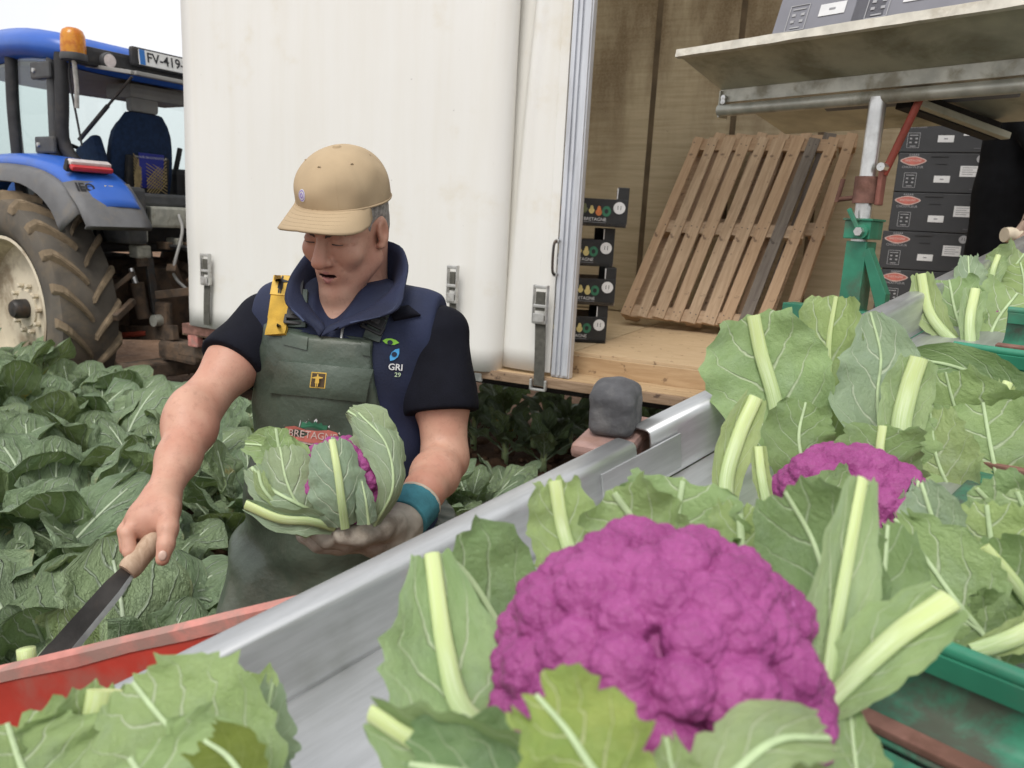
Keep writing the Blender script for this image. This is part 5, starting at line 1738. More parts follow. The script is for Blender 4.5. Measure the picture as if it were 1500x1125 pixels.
def plant_field():
    rng = random.Random(21)
    spots = []
    rowd = Vector((-0.85, 0.53, 0)); rowp = Vector((0.53, 0.85, 0))
    for i in range(-8, 14):
        for j in range(-6, 16):
            p = Vector((-0.9, 1.75, 0)) + rowd * (0.50 * i + 0.25 * (j % 2)) + rowp * (0.54 * j)
            p += Vector((rng.uniform(-.08, .08), rng.uniform(-.08, .08), 0))
            if p.y < 0.9: continue
            px, py, d = topix((p.x, p.y, 0.5))
            q = TI @ p
            if d < 0.8 or not (-330 < px < 360) or py < 490: continue
            if (p - Vector((-0.36, 1.52, 0))).length < 0.40: continue
            if q.y > -0.45 and q.x > -0.9: continue             # kept clear along the trailer
            r = RM.inverted() @ p
            if r.x > -1.0 and abs(r.y) < 1.25 or r.x > -1.9 and r.x < 0 and abs(r.y) < 0.75: continue   # tractor track and hitch
            if py > 1290: continue
            spots.append((p.x, p.y))
    return spots
spots = plant_field()
for i, (x, y) in enumerate(spots):
    lab = 'leafy green cauliflower plant growing in the field rows before the tractor'
    if (Vector((x, y)) - Vector((wc_.x, wc_.y))).length < 1.25: lab = 'leafy cauliflower plant growing right against the muddy tractor wheel'
    elif (Vector((x, y)) - Vector((-0.36, 1.55))).length < 0.75: lab = 'leafy cauliflower plant brushing the legs of the man in overalls'
    elif y < 1.75: lab = 'broad-leaved cauliflower plant close behind the red conveyor plate'
    field_plant(x, y, 1.20 + 0.12 * math.sin(i * 1.7), 100 + i, lab, 'cauliflower plants in the field')
for i, (px, py, z, s) in enumerate(((690, 705, 0.36, 0.80), (655, 770, 0.40, 0.85), (742, 690, 0.30, 0.60), (625, 710, 0.38, 0.8), (700, 790, 0.36, 0.7))):
    p = at_z(px, py, z)
    field_plant(p.x, p.y, s, 300 + i, 'cauliflower plant on the bare soil between the man and the trailer', 'cauliflower plants beside the bare soil', 12)
for i in range(12):
    q = TM @ Vector((1.55 + 0.36 * (i % 6) + 0.1 * math.sin(i * 3), 1.15 + 0.7 * (i // 6) + 0.15 * math.cos(i * 2), 0))
    field_plant(q.x, q.y, 0.72, 400 + i, 'dark cauliflower plant in the shade under the trailer bed', 'cauliflower plants under the trailer', 12)

# ------------------------------------------------------------------ purple curds
def cube_sphere(n):
    g = np.tan(np.linspace(-math.pi / 4, math.pi / 4, n))
    A, B = np.meshgrid(g, g, indexing='ij')
    O = np.ones_like(A)
    faces3 = [(A, B, O), (O, A, B), (-O, B, A), (B, O, A), (A, -O, B), (B, A, -O)]
    vs, fs = [], []
    for k, (x, y, z) in enumerate(faces3):
        v = np.stack([x, y, z], -1).reshape(-1, 3)
        vs.append(v / np.linalg.norm(v, axis=1)[:, None])
        i = np.arange(n * n).reshape(n, n)
        f = np.stack([i[:-1, :-1], i[1:, :-1], i[1:, 1:], i[:-1, 1:]], -1).reshape(-1, 4) + k * n * n
        fs.append(f)
    v = np.concatenate(vs); f = np.concatenate(fs)
    key = np.round(v, 6)
    _, first, inv = np.unique(key, axis=0, return_index=True, return_inverse=True)
    v = v[first]; f = inv.reshape(-1)[f]
    c = v[f].mean(1)
    nrm = np.cross(v[f[:, 1]] - v[f[:, 0]], v[f[:, 2]] - v[f[:, 0]])
    flip = (nrm * c).sum(1) < 0
    f[flip] = f[flip][:, ::-1]
    return v, f
def curd_geo(R, n=80, nfl=75, nsub=5, seed=0, squash=0.85):
    rs = np.random.RandomState(seed)
    v, f = cube_sphere(n)
    keep = v[f].mean(1)[:, 2] > -2.0
    f = f[keep]
    used = np.unique(f); re = np.full(len(v), -1); re[used] = np.arange(len(used)); v = v[used]; f = re[f]
    m2, m3 = 20, nsub
    dirs, CEN, RAD = [], [], []
    def frame(d):
        t1 = np.cross(d, [0.31, 0.52, 0.79]); t1 /= np.linalg.norm(t1)
        return t1, np.cross(d, t1)
    for k in range(nfl):
        z = np.clip(1 - (k + 0.5) / nfl * 2.0 + rs.uniform(-0.02, 0.02), -0.995, 0.995)
        a = k * 2.39996 + rs.uniform(-0.2, 0.2)
        d = np.array([math.sqrt(1 - z * z) * math.cos(a), math.sqrt(1 - z * z) * math.sin(a), z])
        rf = R * rs.uniform(0.185, 0.275) * (104 / nfl) ** 0.5
        c = d * (R * rs.uniform(0.93, 1.0) - rf * 0.70)
        ce, ra = [c], [rf * 0.955]
        t1, t2 = frame(d)
        for m in range(m2):
            q = (m + 0.4) / m2
            th = math.acos(1 - q * 0.98); ph = m * 2.39996 + k + rs.uniform(-.3, .3)
            e = d * math.cos(th) + (t1 * math.cos(ph) + t2 * math.sin(ph)) * math.sin(th)
            r2 = rf * rs.uniform(0.26, 0.36)
            c2_ = c + e * (rf * 1.035 - r2 * 0.93)
            ce.append(c2_); ra.append(r2)
            u1, u2 = frame(e)
            for n3 in range(m3):
                q3 = (n3 + 0.3) / m3
                th3 = math.acos(1 - q3 * 0.75); p3 = n3 * 2.39996 + m * 1.7
                e3 = e * math.cos(th3) + (u1 * math.cos(p3) + u2 * math.sin(p3)) * math.sin(th3)
                r3 = r2 * rs.uniform(0.26, 0.36)
                ce.append(c2_ + e3 * (r2 - r3 * 0.72)); ra.append(r3)
        dirs.append(d); CEN.append(ce); RAD.append(ra)
    dirs = np.array(dirs, np.float32); CEN = np.array(CEN, np.float32); RAD = np.array(RAD, np.float32)
    C2 = (CEN ** 2).sum(2)
    e = v.astype(np.float32)
    r = np.zeros(len(v), np.float32); o = np.zeros(len(v), int)
    for s in range(0, len(v), 3000):
        ee = e[s:s + 3000]
        near = np.argpartition(-(ee @ dirs.T), 4, axis=1)[:, :4]
        b = np.einsum('vkmc,vc->vkm', CEN[near], ee)
        disc = b * b - C2[near] + RAD[near] ** 2
        ex = np.where((disc > 0) & (b > 0), b + np.sqrt(np.maximum(disc, 0)), 0)
        k1 = ex.max(2)
        w = k1.argmax(1)
        r[s:s + 3000] = k1[np.arange(len(w)), w]; o[s:s + 3000] = near[np.arange(len(w)), w]
    r = np.maximum(r, R * 0.70)
    P = v * r[:, None]
    P[:, 2] *= squash
    P = relax(P, f, 2, 0.3)
    return P, f, o
def tidy(f, lab):
    """give stray islands of a floret to the floret round them"""
    e = np.sort(np.concatenate([f[:, [i, (i + 1) % 4]] for i in range(4)]), 1)
    fi = np.tile(np.arange(len(f)), 4)
    o = np.lexsort((e[:, 1], e[:, 0])); e = e[o]; fi = fi[o]
    same = (e[1:] == e[:-1]).all(1)
    A, B = fi[:-1][same], fi[1:][same]
    nb = [[] for _ in range(len(f))]
    for a, b in zip(A.tolist(), B.tolist()):
        nb[a].append(b); nb[b].append(a)
    for _ in range(3):
        L = lab.tolist(); seen = [False] * len(f); comps = {}
        for s in range(len(f)):
            if seen[s]: continue
            st = [s]; seen[s] = True; c = [s]
            while st:
                x = st.pop()
                for y in nb[x]:
                    if not seen[y] and L[y] == L[s]:
                        seen[y] = True; st.append(y); c.append(y)
            comps.setdefault(L[s], []).append(c)
        ch = 0
        for k, cs in comps.items():
            cs.sort(key=len, reverse=True)
            for c in cs[1:]:
                out = [L[y] for x in c for y in nb[x] if L[y] != k]
                if out:
                    lab[c] = max(set(out), key=out.count); ch += 1
        if not ch: break
    return lab
def add_curd(t, R, M4, n=80, nfl=75, seed=0, split=False, squash=0.85, nsub=5):
    P, f, o = curd_geo(R, n, nfl, nsub, seed, squash)
    A = np.array(M4)
    P = P @ A[:3, :3].T + A[:3, 3]
    if not split:
        return obj('curd', np_mesh('curd', P, f, M['curd']), t, True)
    # stalk body below, each floret a piece of its own
    fo = tidy(f, o[f[:, 0]].copy())
    core, cf = cube_sphere(20)
    core = core * np.array([0.80, 0.80, 0.68]) * R
    c = obj('curd', np_mesh('curd', core @ A[:3, :3].T + A[:3, 3], cf, M['curd']), t, True)
    for k in np.unique(fo):
        ff = f[fo == k]
        us = np.unique(ff); re = np.full(len(P), -1); re[us] = np.arange(len(us))
        q = obj('floret', np_mesh('floret', P[us], re[ff], M['curd']), c, True)
    return c
# ------------------------------------------------------------------ cut leaves round the harvested heads
def cut_leaf(t, pts, hw, rib=(0.010, 0.006), mat='leaf_cut', twist=0.0, cup=0.25, ruffle=0.06, seed=0.0, n=22, nu=14, ribside=1.0, ragged=0.008, edge=0.07, crumple=0.05, off=0.0, profile=None):
    """pts: (px, py, distance) from base to tip; hw: half widths (m) along; the blade turns its face to the viewer, then twists"""
    P = catmull([at(*p) for p in pts], n)
    ruffle *= 1.9; cup *= 1.3; edge *= 1.35; crumple *= 1.4
    thin = rib and max(rib) < 0.0085
    RIBK = 0.40 if thin else 0.62
    f = np.interp(np.linspace(0, 1, n), np.linspace(0, 1, len(hw)), hw)
    S = []
    tw = twist if isinstance(twist, (list, tuple)) else [twist, twist]
    tws = np.interp(np.linspace(0, 1, n), np.linspace(0, 1, len(tw)), tw)
    for i in range(n):
        T = (P[min(i + 1, n - 1)] - P[max(i - 1, 0)]).normalized()
        vdir = (EYE - P[i]).normalized()
        s = T.cross(vdir).normalized()
        S.append(Quaternion(T, rad(float(tws[i]))) @ s)
    vs, fs, uvs = leaf_geo(P, S, [float(x) for x in f], nu, cup, ruffle, seed, ragged, edge, crumple)
    if off:
        vs = [v + S[0] * off for v in vs]
    lf = obj('leaf', make_mesh('leaf', vs, fs, M[mat], True, uvs), t, True)
    if rib:
        m = max(3, n - 1)
        rr = [RIBK * rib[0] + RIBK * (rib[1] - rib[0]) * (i / (n - 1)) ** 0.8 for i in range(n)]
        Q = []
        for i in range(n):
            T = (P[min(i + 1, n - 1)] - P[max(i - 1, 0)]).normalized()
            N = (S[i] - T * S[i].dot(T)).normalized().cross(T)
            Q.append(P[i] + N * (0.55 * rr[i] * ribside))
        h = S[0].cross((P[1] - P[0]).normalized())
        rv, rf, ru = tube_uv(Q, rr, 12, 0.5, h)
        me = make_mesh('midrib', rv, rf, [M['rib_thin' if thin else 'rib'], M['rib_cut']], True, ru)
        me.polygons[len(rf) - 1].material_index = 1
        me.set_sharp_from_angle(angle=rad(60))
        obj('midrib', me, lf, True)
    return lf
def head_thing(label, c):
    return thing('purple_cauliflower', label, 'cauliflower', Matrix.Translation(c), 'harvested purple cauliflowers')
def axes(z, x=Vector((1, 0, 0)), c=Vector((0, 0, 0))):
    z = z.normalized(); x = (x - z * x.dot(z)).normalized()
    m = Matrix((x, z.cross(x), z)).transposed().to_4x4(); m.translation = c
    return m
def build_heads():
    # ---- the large open head in front
    cA = at(957, 998, 0.475)
    A = head_thing('big purple cauliflower with its curd fully open, on the steel conveyor', cA)
    add_curd(A, 0.100, axes(CW * 0.80 + (EYE - cA).normalized() * 0.55, CU, cA), 170, 112, 3, True, 0.86, 7)
    vs, fs, uv = tube_uv([cA - CW * 0.115, cA - CW * 0.05], [0.03, 0.05], 14, 1.0, CU)
    obj('stalk', make_mesh('stalk', vs, fs, M['rib'], True, uv), A, True)
    L = lambda *a, **k: cut_leaf(A, *a, **k)
    # left
    L([(790, 1010, .56), (740, 930, .575), (690, 850, .58), (652, 812, .575)], [0.02, 0.040, 0.050, 0.036], (0.007, 0.005), 'leaf_dark', 20, 0.3, 0.05, 1.1, edge=0.05)
    L([(735, 1085, .45), (675, 1040, .455), (650, 950, .50), (632, 815, .545)], [0.022, 0.045, 0.042, 0.014], (0.012, 0.009), 'leaf_cut', [25, 10], 0.2, 0.05, 2.2, edge=0.05)
    L([(850, 1150, .40), (720, 1110, .40), (620, 1085, .41), (548, 1042, .425)], [0.02, 0.030, 0.030, 0.010], (0.009, 0.009), 'leaf_cut', -35, 0.35, 0.05, 3.3)
    L([(800, 1165, .385), (690, 1135, .385), (600, 1120, .39)], [0.02, 0.030, 0.022], (0.007, 0.004), 'leaf_dark', 20, 0.3, 0.05, 4.6)
    # bottom: these lie in front of the curd
    L0 = L
    L = lambda pts, *a, **k: L0([(x, y, d * 0.955) for x, y, d in pts], *a, **k)
    L([(930, 1205, .355), (870, 1130, .36), (830, 1070, .368), (785, 1018, .378)], [0.018, 0.030, 0.029, 0.018], (0.006, 0.003), 'leaf_yellowish', 12, 0.3, 0.06, 5.1, ragged=0.014, edge=0.12)
    L([(1000, 1190, .365), (985, 1130, .37), (975, 1080, .375)], [0.012, 0.014, 0.004], (0.003, 0.002), 'leaf_cut', 10, 0.3, 0.08, 6.1, n=14, nu=8)
    L([(1020, 1190, .37), (1080, 1130, .375), (1140, 1085, .385), (1212, 1082, .405)], [0.016, 0.022, 0.020, 0.012], (0.006, 0.005), 'leaf_pale', -25, 0.3, 0.05, 7.3, ragged=0.012)
    L([(1190, 1200, .40), (1130, 1140, .40), (1090, 1110, .40)], [0.02, 0.024, 0.01], (0.005, 0.003), 'leaf_cut', 10, 0.3, 0.05, 7.9)
    L([(1262, 1180, .45), (1252, 1110, .455), (1245, 1040, .47)], [0.018, 0.018, 0.004], (0.004, 0.002), 'leaf_cut', 15, 0.3, 0.05, 8.2, n=14, nu=10)
    L = L0
    # right: pale upright leaf and the thick cut rib
    L([(1205, 1040, .455), (1216, 950, .47), (1240, 820, .51), (1262, 705, .55)], [0.008, 0.026, 0.022, 0.010], (0.009, 0.007), 'leaf_pale', [40, 15], 0.25, 0.04, 9.4, edge=0.05)
    L([(1205, 1042, .45), (1260, 985, .455), (1320, 930, .465), (1388, 884, .475)], [0.010, 0.020, 0.024, 0.015], (0.007, 0.0125), 'leaf_cut', -15, 0.15, 0.03, 10.2, edge=0.04)
    L([(1240, 960, .51), (1215, 870, .55), (1190, 790, .58), (1150, 720, .59)], [0.03, 0.045, 0.045, 0.03], (0.006, 0.004), 'leaf_dark', -10, 0.2, 0.05, 11.5)
    L([(1250, 940, .53), (1290, 860, .56), (1300, 770, .58)], [0.02, 0.035, 0.02], (0.006, 0.004), 'leaf_dark', 20, 0.2, 0.05, 12.1)
    # behind the curd
    L([(850, 850, .60), (825, 780, .63), (812, 705, .64)], [0.03, 0.034, 0.022], (0.010, 0.009), 'leaf_cut', 10, 0.25, 0.06, 13.2)
    L([(1000, 850, .58), (950, 790, .61), (900, 722, .62)], [0.03, 0.045, 0.035], (0.006, 0.007), 'leaf_cut', -10, 0.3, 0.07, 14.4)
    L([(980, 830, .63), (990, 770, .65), (1000, 705, .66)], [0.05, 0.06, 0.045], (0.008, 0.006), 'leaf_cut', 0, 0.3, 0.06, 15.2)
    L([(1080, 850, .60), (1085, 800, .62), (1082, 740, .63)], [0.03, 0.034, 0.022], (0.008, 0.008), 'leaf_cut', 10, 0.3, 0.06, 16.4)
    # ---- second head behind
    cB = at(1240, 745, 0.93)
    B = head_thing('purple cauliflower half sunk in its leaves behind the big open one', cB)
    add_curd(B, 0.088, axes(CW * 0.9 + (EYE - cB).normalized() * 0.35, CU, cB), 90, 70, 5, False, 0.8)
    L = lambda *a, **k: cut_leaf(B, *a, **k)
    L([(1070, 800, .92), (1062, 710, .95), (1080, 640, .97), (1105, 583, .98)], [0.008, 0.020, 0.028, 0.016], (0.016, 0.014), 'leaf_pale', 15, 0.3, 0.03, 21.1, edge=0.05)
    L([(1125, 750, .90), (1115, 700, .91), (1110, 655, .92)], [0.006, 0.012, 0.010], (0.010, 0.008), 'leaf_pale', 15, 0.3, 0.03, 22.1, n=14)
    L([(1150, 690, 1.08), (1135, 590, 1.10), (1115, 520, 1.11), (1103, 462, 1.11)], [0.035, 0.085, 0.090, 0.050], (0.018, 0.015), 'leaf_cut', 5, 0.2, 0.05, 23.7, edge=0.06)
    L([(1210, 660, 1.10), (1215, 570, 1.12), (1215, 500, 1.13), (1225, 435, 1.13)], [0.04, 0.055, 0.060, 0.035], (0.010, 0.005), 'leaf_cut', -20, 0.25, 0.06, 24.7)
    L([(1320, 720, .99), (1318, 630, 1.01), (1330, 570, 1.02), (1345, 525, 1.02)], [0.02, 0.030, 0.034, 0.024], (0.022, 0.018), 'leaf_pale', 10, 0.2, 0.03, 25.1, edge=0.04)
    L([(1290, 660, 1.04), (1285, 580, 1.06), (1290, 520, 1.07), (1275, 458, 1.08)], [0.04, 0.065, 0.055, 0.015], (0.006, 0.004), 'leaf_mint', 15, 0.2, 0.04, 26.3)
    L([(1180, 700, 1.0), (1170, 640, 1.02), (1180, 590, 1.03)], [0.04, 0.05, 0.03], (0.007, 0.004), 'leaf_dark', 5, 0.25, 0.06, 27.7)
    L([(1310, 720, .93), (1290, 670, .95), (1293, 625, .96)], [0.045, 0.055, 0.045], (0.008, 0.0085), 'leaf_dark', -5, 0.3, 0.06, 28.2)
    L([(1180, 800, .83), (1215, 745, .85), (1255, 715, .86)], [0.03, 0.04, 0.03], (0.010, 0.012), 'leaf_cut', 0, 0.35, 0.05, 29.1)
    L([(1330, 800, .84), (1335, 750, .86), (1345, 705, .88)], [0.02, 0.024, 0.008], (0.005, 0.004), 'leaf_mint', 20, 0.3, 0.05, 30.3)
    # ---- third head at the right edge, wrapped
    cC = at(1440, 700, 1.12)
    Cc = head_thing('cauliflower closed in big green leaves beside the second green flight', cC)
    add_curd(Cc, 0.075, axes(CW, CU, cC - CW * 0.02), 40, 60, 6)
    L = lambda *a, **k: cut_leaf(Cc, *a, **k)
    L([(1440, 740, 1.02), (1425, 660, 1.04), (1400, 600, 1.05), (1385, 545, 1.06)], [0.06, 0.095, 0.085, 0.03], (0.008, 0.004), 'leaf_cut', -10, 0.25, 0.05, 31.2)
    L([(1500, 760, 1.0), (1490, 680, 1.02), (1470, 610, 1.04)], [0.06, 0.09, 0.06], (0.008, 0.005), 'leaf_cut', 10, 0.25, 0.05, 32.6)
    L([(1500, 600, 1.12), (1450, 560, 1.14), (1390, 535, 1.15), (1320, 525, 1.16)], [0.03, 0.04, 0.035, 0.012], (0.008, 0.005), 'leaf_dark', 15, 0.3, 0.05, 33.1)
    L([(1440, 640, 1.06), (1462, 590, 1.08), (1475, 562, 1.09)], [0.01, 0.014, 0.012], (0.009, 0.011), 'leaf_pale', 10, 0.2, 0.03, 34.8, n=14)
    L([(1470, 740, .97), (1452, 660, .99), (1440, 590, 1.01)], [0.07, 0.095, 0.06], (0.008, 0.005), 'leaf_cut', 5, 0.25, 0.05, 35.2)
    L([(1400, 735, .98), (1372, 670, 1.0), (1362, 600, 1.02)], [0.04, 0.055, 0.03], (0.006, 0.004), 'leaf_pale', -5, 0.25, 0.05, 36.2)
    # ---- fourth head, lower right
    cE = at(1440, 860, 0.74)
    E_ = head_thing('leafy cauliflower with pale cut ribs against the nearest green flight', cE)
    add_curd(E_, 0.075, axes(CW, CU, cE - CW * 0.02), 40, 60, 7)
    L = lambda *a, **k: cut_leaf(E_, *a, **k)
    L([(1450, 940, .64), (1400, 880, .65), (1350, 810, .67), (1310, 760, .68)], [0.03, 0.045, 0.040, 0.015], (0.006, 0.004), 'leaf_cut', 10, 0.2, 0.05, 41.4)
    L([(1400, 860, .68), (1380, 800, .70), (1360, 740, .71), (1350, 708, .72)], [0.02, 0.032, 0.026, 0.008], (0.006, 0.004), 'leaf_mint', -10, 0.2, 0.04, 42.7)
    L([(1460, 900, .66), (1430, 840, .67), (1408, 805, .675)], [0.03, 0.036, 0.022], (0.009, 0.013), 'leaf_cut', 10, 0.25, 0.05, 43.1)
    L([(1520, 900, .64), (1485, 850, .65), (1440, 800, .66)], [0.04, 0.05, 0.03], (0.008, 0.010), 'leaf_cut', -15, 0.25, 0.05, 44.6)
    L([(1500, 840, .72), (1480, 770, .74), (1430, 715, .75)], [0.05, 0.06, 0.035], (0.007, 0.005), 'leaf_cut', 5, 0.25, 0.05, 45.1)
    L([(1420, 955, .60), (1480, 935, .60), (1540, 905, .60)], [0.006, 0.012, 0.015], (0.010, 0.012), 'leaf_pale', 10, 0.2, 0.03, 46.4)
    L([(1470, 980, .63), (1440, 930, .64), (1400, 900, .65)], [0.03, 0.042, 0.03], (0.006, 0.004), 'leaf_dark', 5, 0.25, 0.05, 47.4)
    L([(1480, 890, .68), (1455, 810, .70), (1445, 740, .71)], [0.05, 0.062, 0.035], (0.007, 0.005), 'leaf_cut', 5, 0.25, 0.05, 48.2)
    L([(1540, 850, .68), (1515, 780, .70), (1490, 720, .71)], [0.05, 0.06, 0.035], (0.007, 0.005), 'leaf_pale', -5, 0.25, 0.05, 49.2)
    # ---- fifth head, high up the conveyor
    cD = at(1455, 480, 1.62)
    D_ = head_thing('closed cauliflower with yellow cut ribs on the upper part of the conveyor', cD)
    add_curd(D_, 0.07, axes(CW, CU, cD - CW * 0.005), 40, 60, 8)
    L = lambda *a, **k: cut_leaf(D_, *a, **k)
    L([(1420, 520, 1.52), (1385, 490, 1.55), (1360, 455, 1.57), (1349, 402, 1.58)], [0.006, 0.020, 0.035, 0.020], (0.018, 0.014), 'leaf_pale', 5, 0.2, 0.03, 51.2, edge=0.05)
    L([(1415, 500, 1.58), (1400, 460, 1.61), (1390, 410, 1.63)], [0.04, 0.06, 0.05], (0.008, 0.006), 'leaf_cut', 10, 0.25, 0.05, 52.2)
    L([(1422, 525, 1.50), (1420, 470, 1.53), (1428, 425, 1.55)], [0.012, 0.022, 0.024], (0.017, 0.014), 'leaf_pale', 10, 0.2, 0.03, 53.2, edge=0.05)
    L([(1440, 520, 1.53), (1460, 470, 1.56), (1490, 430, 1.58)], [0.04, 0.06, 0.07], (0.008, 0.006), 'leaf_cut', -5, 0.2, 0.04, 54.1)
    L([(1425, 450, 1.63), (1420, 410, 1.66), (1418, 375, 1.68)], [0.03, 0.034, 0.018], (0.006, 0.004), 'leaf_mint', 10, 0.25, 0.05, 55.7)
    # ---- sixth head right at the top
    cG = at(1500, 420, 1.85)
    G_ = head_thing('pale leafy cauliflower farthest up the conveyor near the charcoal boxes', cG)
    add_curd(G_, 0.06, axes(CW, CU, cG), 40, 60, 9)
    L = lambda *a, **k: cut_leaf(G_, *a, **k)
    L([(1470, 430, 1.78), (1480, 400, 1.81), (1500, 372, 1.83)], [0.05, 0.07, 0.05], (0.007, 0.005), 'leaf_pale', 10, 0.3, 0.10, 61.7)
    L([(1450, 420, 1.76), (1455, 395, 1.79), (1462, 375, 1.80)], [0.02, 0.028, 0.02], (0.010, 0.010), 'leaf_pale', 0, 0.3, 0.10, 62.1)
    L([(1500, 440, 1.74), (1500, 410, 1.76), (1495, 385, 1.78)], [0.05, 0.07, 0.05], (0.007, 0.005), 'leaf_cut', -8, 0.3, 0.10, 63.8)
    # ---- head in the lower left corner
    cF = at(190, 1190, 0.50)
    F_ = head_thing('cauliflower showing only cut green leaves, at the conveyor end by the red plate', cF)
    add_curd(F_, 0.07, axes(CW, CU, cF - CW * 0.035), 40, 60, 10)
    L = lambda *a, **k: cut_leaf(F_, *a, **k)
    L([(95, 1180, .50), (120, 1110, .515), (140, 1060, .52), (152, 1008, .525)], [0.03, 0.045, 0.040, 0.020], (0.013, 0.018), 'leaf_cut', 10, 0.25, 0.05, 71.5)
    L([(340, 1190, .46), (290, 1110, .47), (235, 1050, .48), (195, 1000, .49)], [0.04, 0.055, 0.050, 0.022], (0.005, 0.004), 'leaf_cut', -10, 0.2, 0.04, 72.2)
    L([(340, 1150, .50), (338, 1090, .52), (338, 1040, .53), (336, 985, .535)], [0.02, 0.034, 0.038, 0.030], (0.008, 0.008), 'leaf_cut', 5, 0.2, 0.05, 73.1)
    L([(375, 1140, .50), (385, 1080, .51), (400, 1000, .52)], [0.02, 0.024, 0.006], (0.004, 0.003), 'leaf_mint', 5, 0.2, 0.04, 74.8)
    L([(370, 1160, .42), (335, 1110, .425), (300, 1085, .43)], [0.014, 0.018, 0.012], (0.005, 0.003), 'leaf_olive', 0, 0.2, 0.04, 75.1, n=14)
    L([(60, 1190, .47), (30, 1120, .48), (10, 1060, .49)], [0.04, 0.05, 0.03], (0.006, 0.004), 'leaf_cut', 15, 0.25, 0.05, 76.4)
    L([(200, 1200, .42), (210, 1150, .425), (190, 1110, .43)], [0.05, 0.06, 0.04], (0.005, 0.004), 'leaf_cut', 0, 0.25, 0.05, 77.2)
    # cut stump standing up behind the red plate
    st = thing('leaf_stump', 'pale cut leaf stump sticking up behind the red plate', 'leaf stump', Matrix.Translation(at(40, 965, 0.95)))
    vs, fs, uv = tube_uv(catmull([at(48, 1010, .95), at(42, 985, .95), at(38, 950, .95)], 6), [0.012, 0.013, 0.014, 0.014, 0.013, 0.013], 12, 0.8, CU)
    obj('stump', make_mesh('stump', vs, fs, M['rib'], True, uv), st, True)
M['leaf_mint'] = leaf_mat('leaf_mint', (0.26, 0.37, 0.25), (0.33, 0.44, 0.29), (0.62, 0.70, 0.52), (0.36, 0.46, 0.34), 0.05, None, 0.25, 0.45, 0.8, 4.0, 0.45)
M['leaf_yellowish'] = leaf_mat('leaf_yellowish', (0.22, 0.34, 0.08), (0.36, 0.46, 0.12), (0.58, 0.64, 0.34), (0.34, 0.44, 0.18), 0.05, None, 0.25, 0.45, 0.7, 4.0, 0.1)
M['leaf_olive'] = leaf_mat('leaf_olive', (0.12, 0.17, 0.03), (0.17, 0.23, 0.045), (0.36, 0.42, 0.14), (0.2, 0.26, 0.08), 0.04, None, 0.2, 0.45, 0.4, 4.0, 0.05)
build_heads()
# ------------------------------------------------------------------ people
def skin_mat(name, base, red):
    t = NT(name)
    co = t.coord('Object')
    n1 = t.noise(9, 5, co, 0.6); n2 = t.noise(60, 5, co, 0.7)
    c = t.mix(t.step(n1, 0.3, 0.7), base, red)
    c = t.mix(t.math('MULTIPLY', t.step(n2, 0.50, 0.70), 0.34), c, tuple(x * 0.62 for x in red))
    h = t.math('ADD', t.noise(260, 4, co), t.math('MULTIPLY', n2, 0.5))
    return t.done(t.bsdf(c, 0.5, 0, t.bump(h, 0.22, 0.0015), 0.4, Subsurface_Weight=0.12, Subsurface_Radius=(0.012, 0.005, 0.003)))
M['skin'] = skin_mat('skin', (0.58, 0.345, 0.25), (0.49, 0.235, 0.165))
M['hair_grey'] = simple('grey_hair', (0.30, 0.28, 0.26), 0.7, 0, 0.4, 120, 0.8, 500)
M['brow'] = simple('eyebrow', (0.10, 0.08, 0.07), 0.7, 0, 0.3, 80, 0.6, 400)
M['eye_white'] = simple('eyeball', (0.42, 0.38, 0.36), 0.2, 0, 0.1, 30, 0)
M['mouth_dark'] = simple('mouth_inner', (0.05, 0.018, 0.016), 0.5, 0, 0.2, 30, 0)
M['nail'] = simple('finger_nail', (0.60, 0.42, 0.34), 0.35, 0, 0.1, 60, 0)
M['lip'] = simple('lips', (0.42, 0.175, 0.15), 0.45, 0, 0.15, 60, 0.2, 300)
M['cap'] = simple('khaki_twill', (0.42, 0.315, 0.195), 0.92, 0, 0.07, 10, 0.12, 700)
M['cap_under'] = simple('khaki_lining', (0.33, 0.25, 0.155), 0.9, 0, 0.08, 14, 0.3, 420)
M['vest'] = simple('navy_softshell', (0.0105, 0.0165, 0.048), 0.8, 0, 0.25, 10, 0.35, 260, (0.026, 0.036, 0.075), 0.35)
M['overall'] = simple('green_oilskin', (0.060, 0.080, 0.060), 0.40, 0, 0.28, 7, 0.55, 24, (0.135, 0.14, 0.105), 0.50, bdist=0.008)
M['overall_strap'] = simple('dark_green_strap', (0.05, 0.068, 0.056), 0.6, 0, 0.2, 20, 0.3, 300)
M['gold'] = simple('gold_webbing', (0.52, 0.315, 0.035), 0.75, 0, 0.15, 25, 0.35, 300, (0.30, 0.17, 0.03), 0.4)
M['glove'] = simple('grey_glove', (0.36, 0.325, 0.27), 0.75, 0, 0.2, 22, 0.5, 120, (0.15, 0.12, 0.09), 0.7)
M['cuff'] = simple('teal_knit', (0.045, 0.19, 0.23), 0.9, 0, 0.2, 30, 0.5, 300)
M['cuff_hem'] = simple('cuff_hem', (0.50, 0.42, 0.33), 0.9, 0, 0.15, 30, 0.3)
M['logo_green'] = simple('logo_green', (0.28, 0.62, 0.06), 0.7, 0, 0.05, 30, 0)
M['logo_blue'] = simple('logo_blue', (0.07, 0.36, 0.72), 0.7, 0, 0.05, 30, 0)
M['logo_navy'] = simple('logo_navy', (0.012, 0.02, 0.05), 0.7, 0, 0.05, 30, 0)
M['purple_thread'] = simple('purple_thread', (0.22, 0.12, 0.52), 0.7, 0, 0.1, 30, 0)
def npv(v): return np.array(v, float)

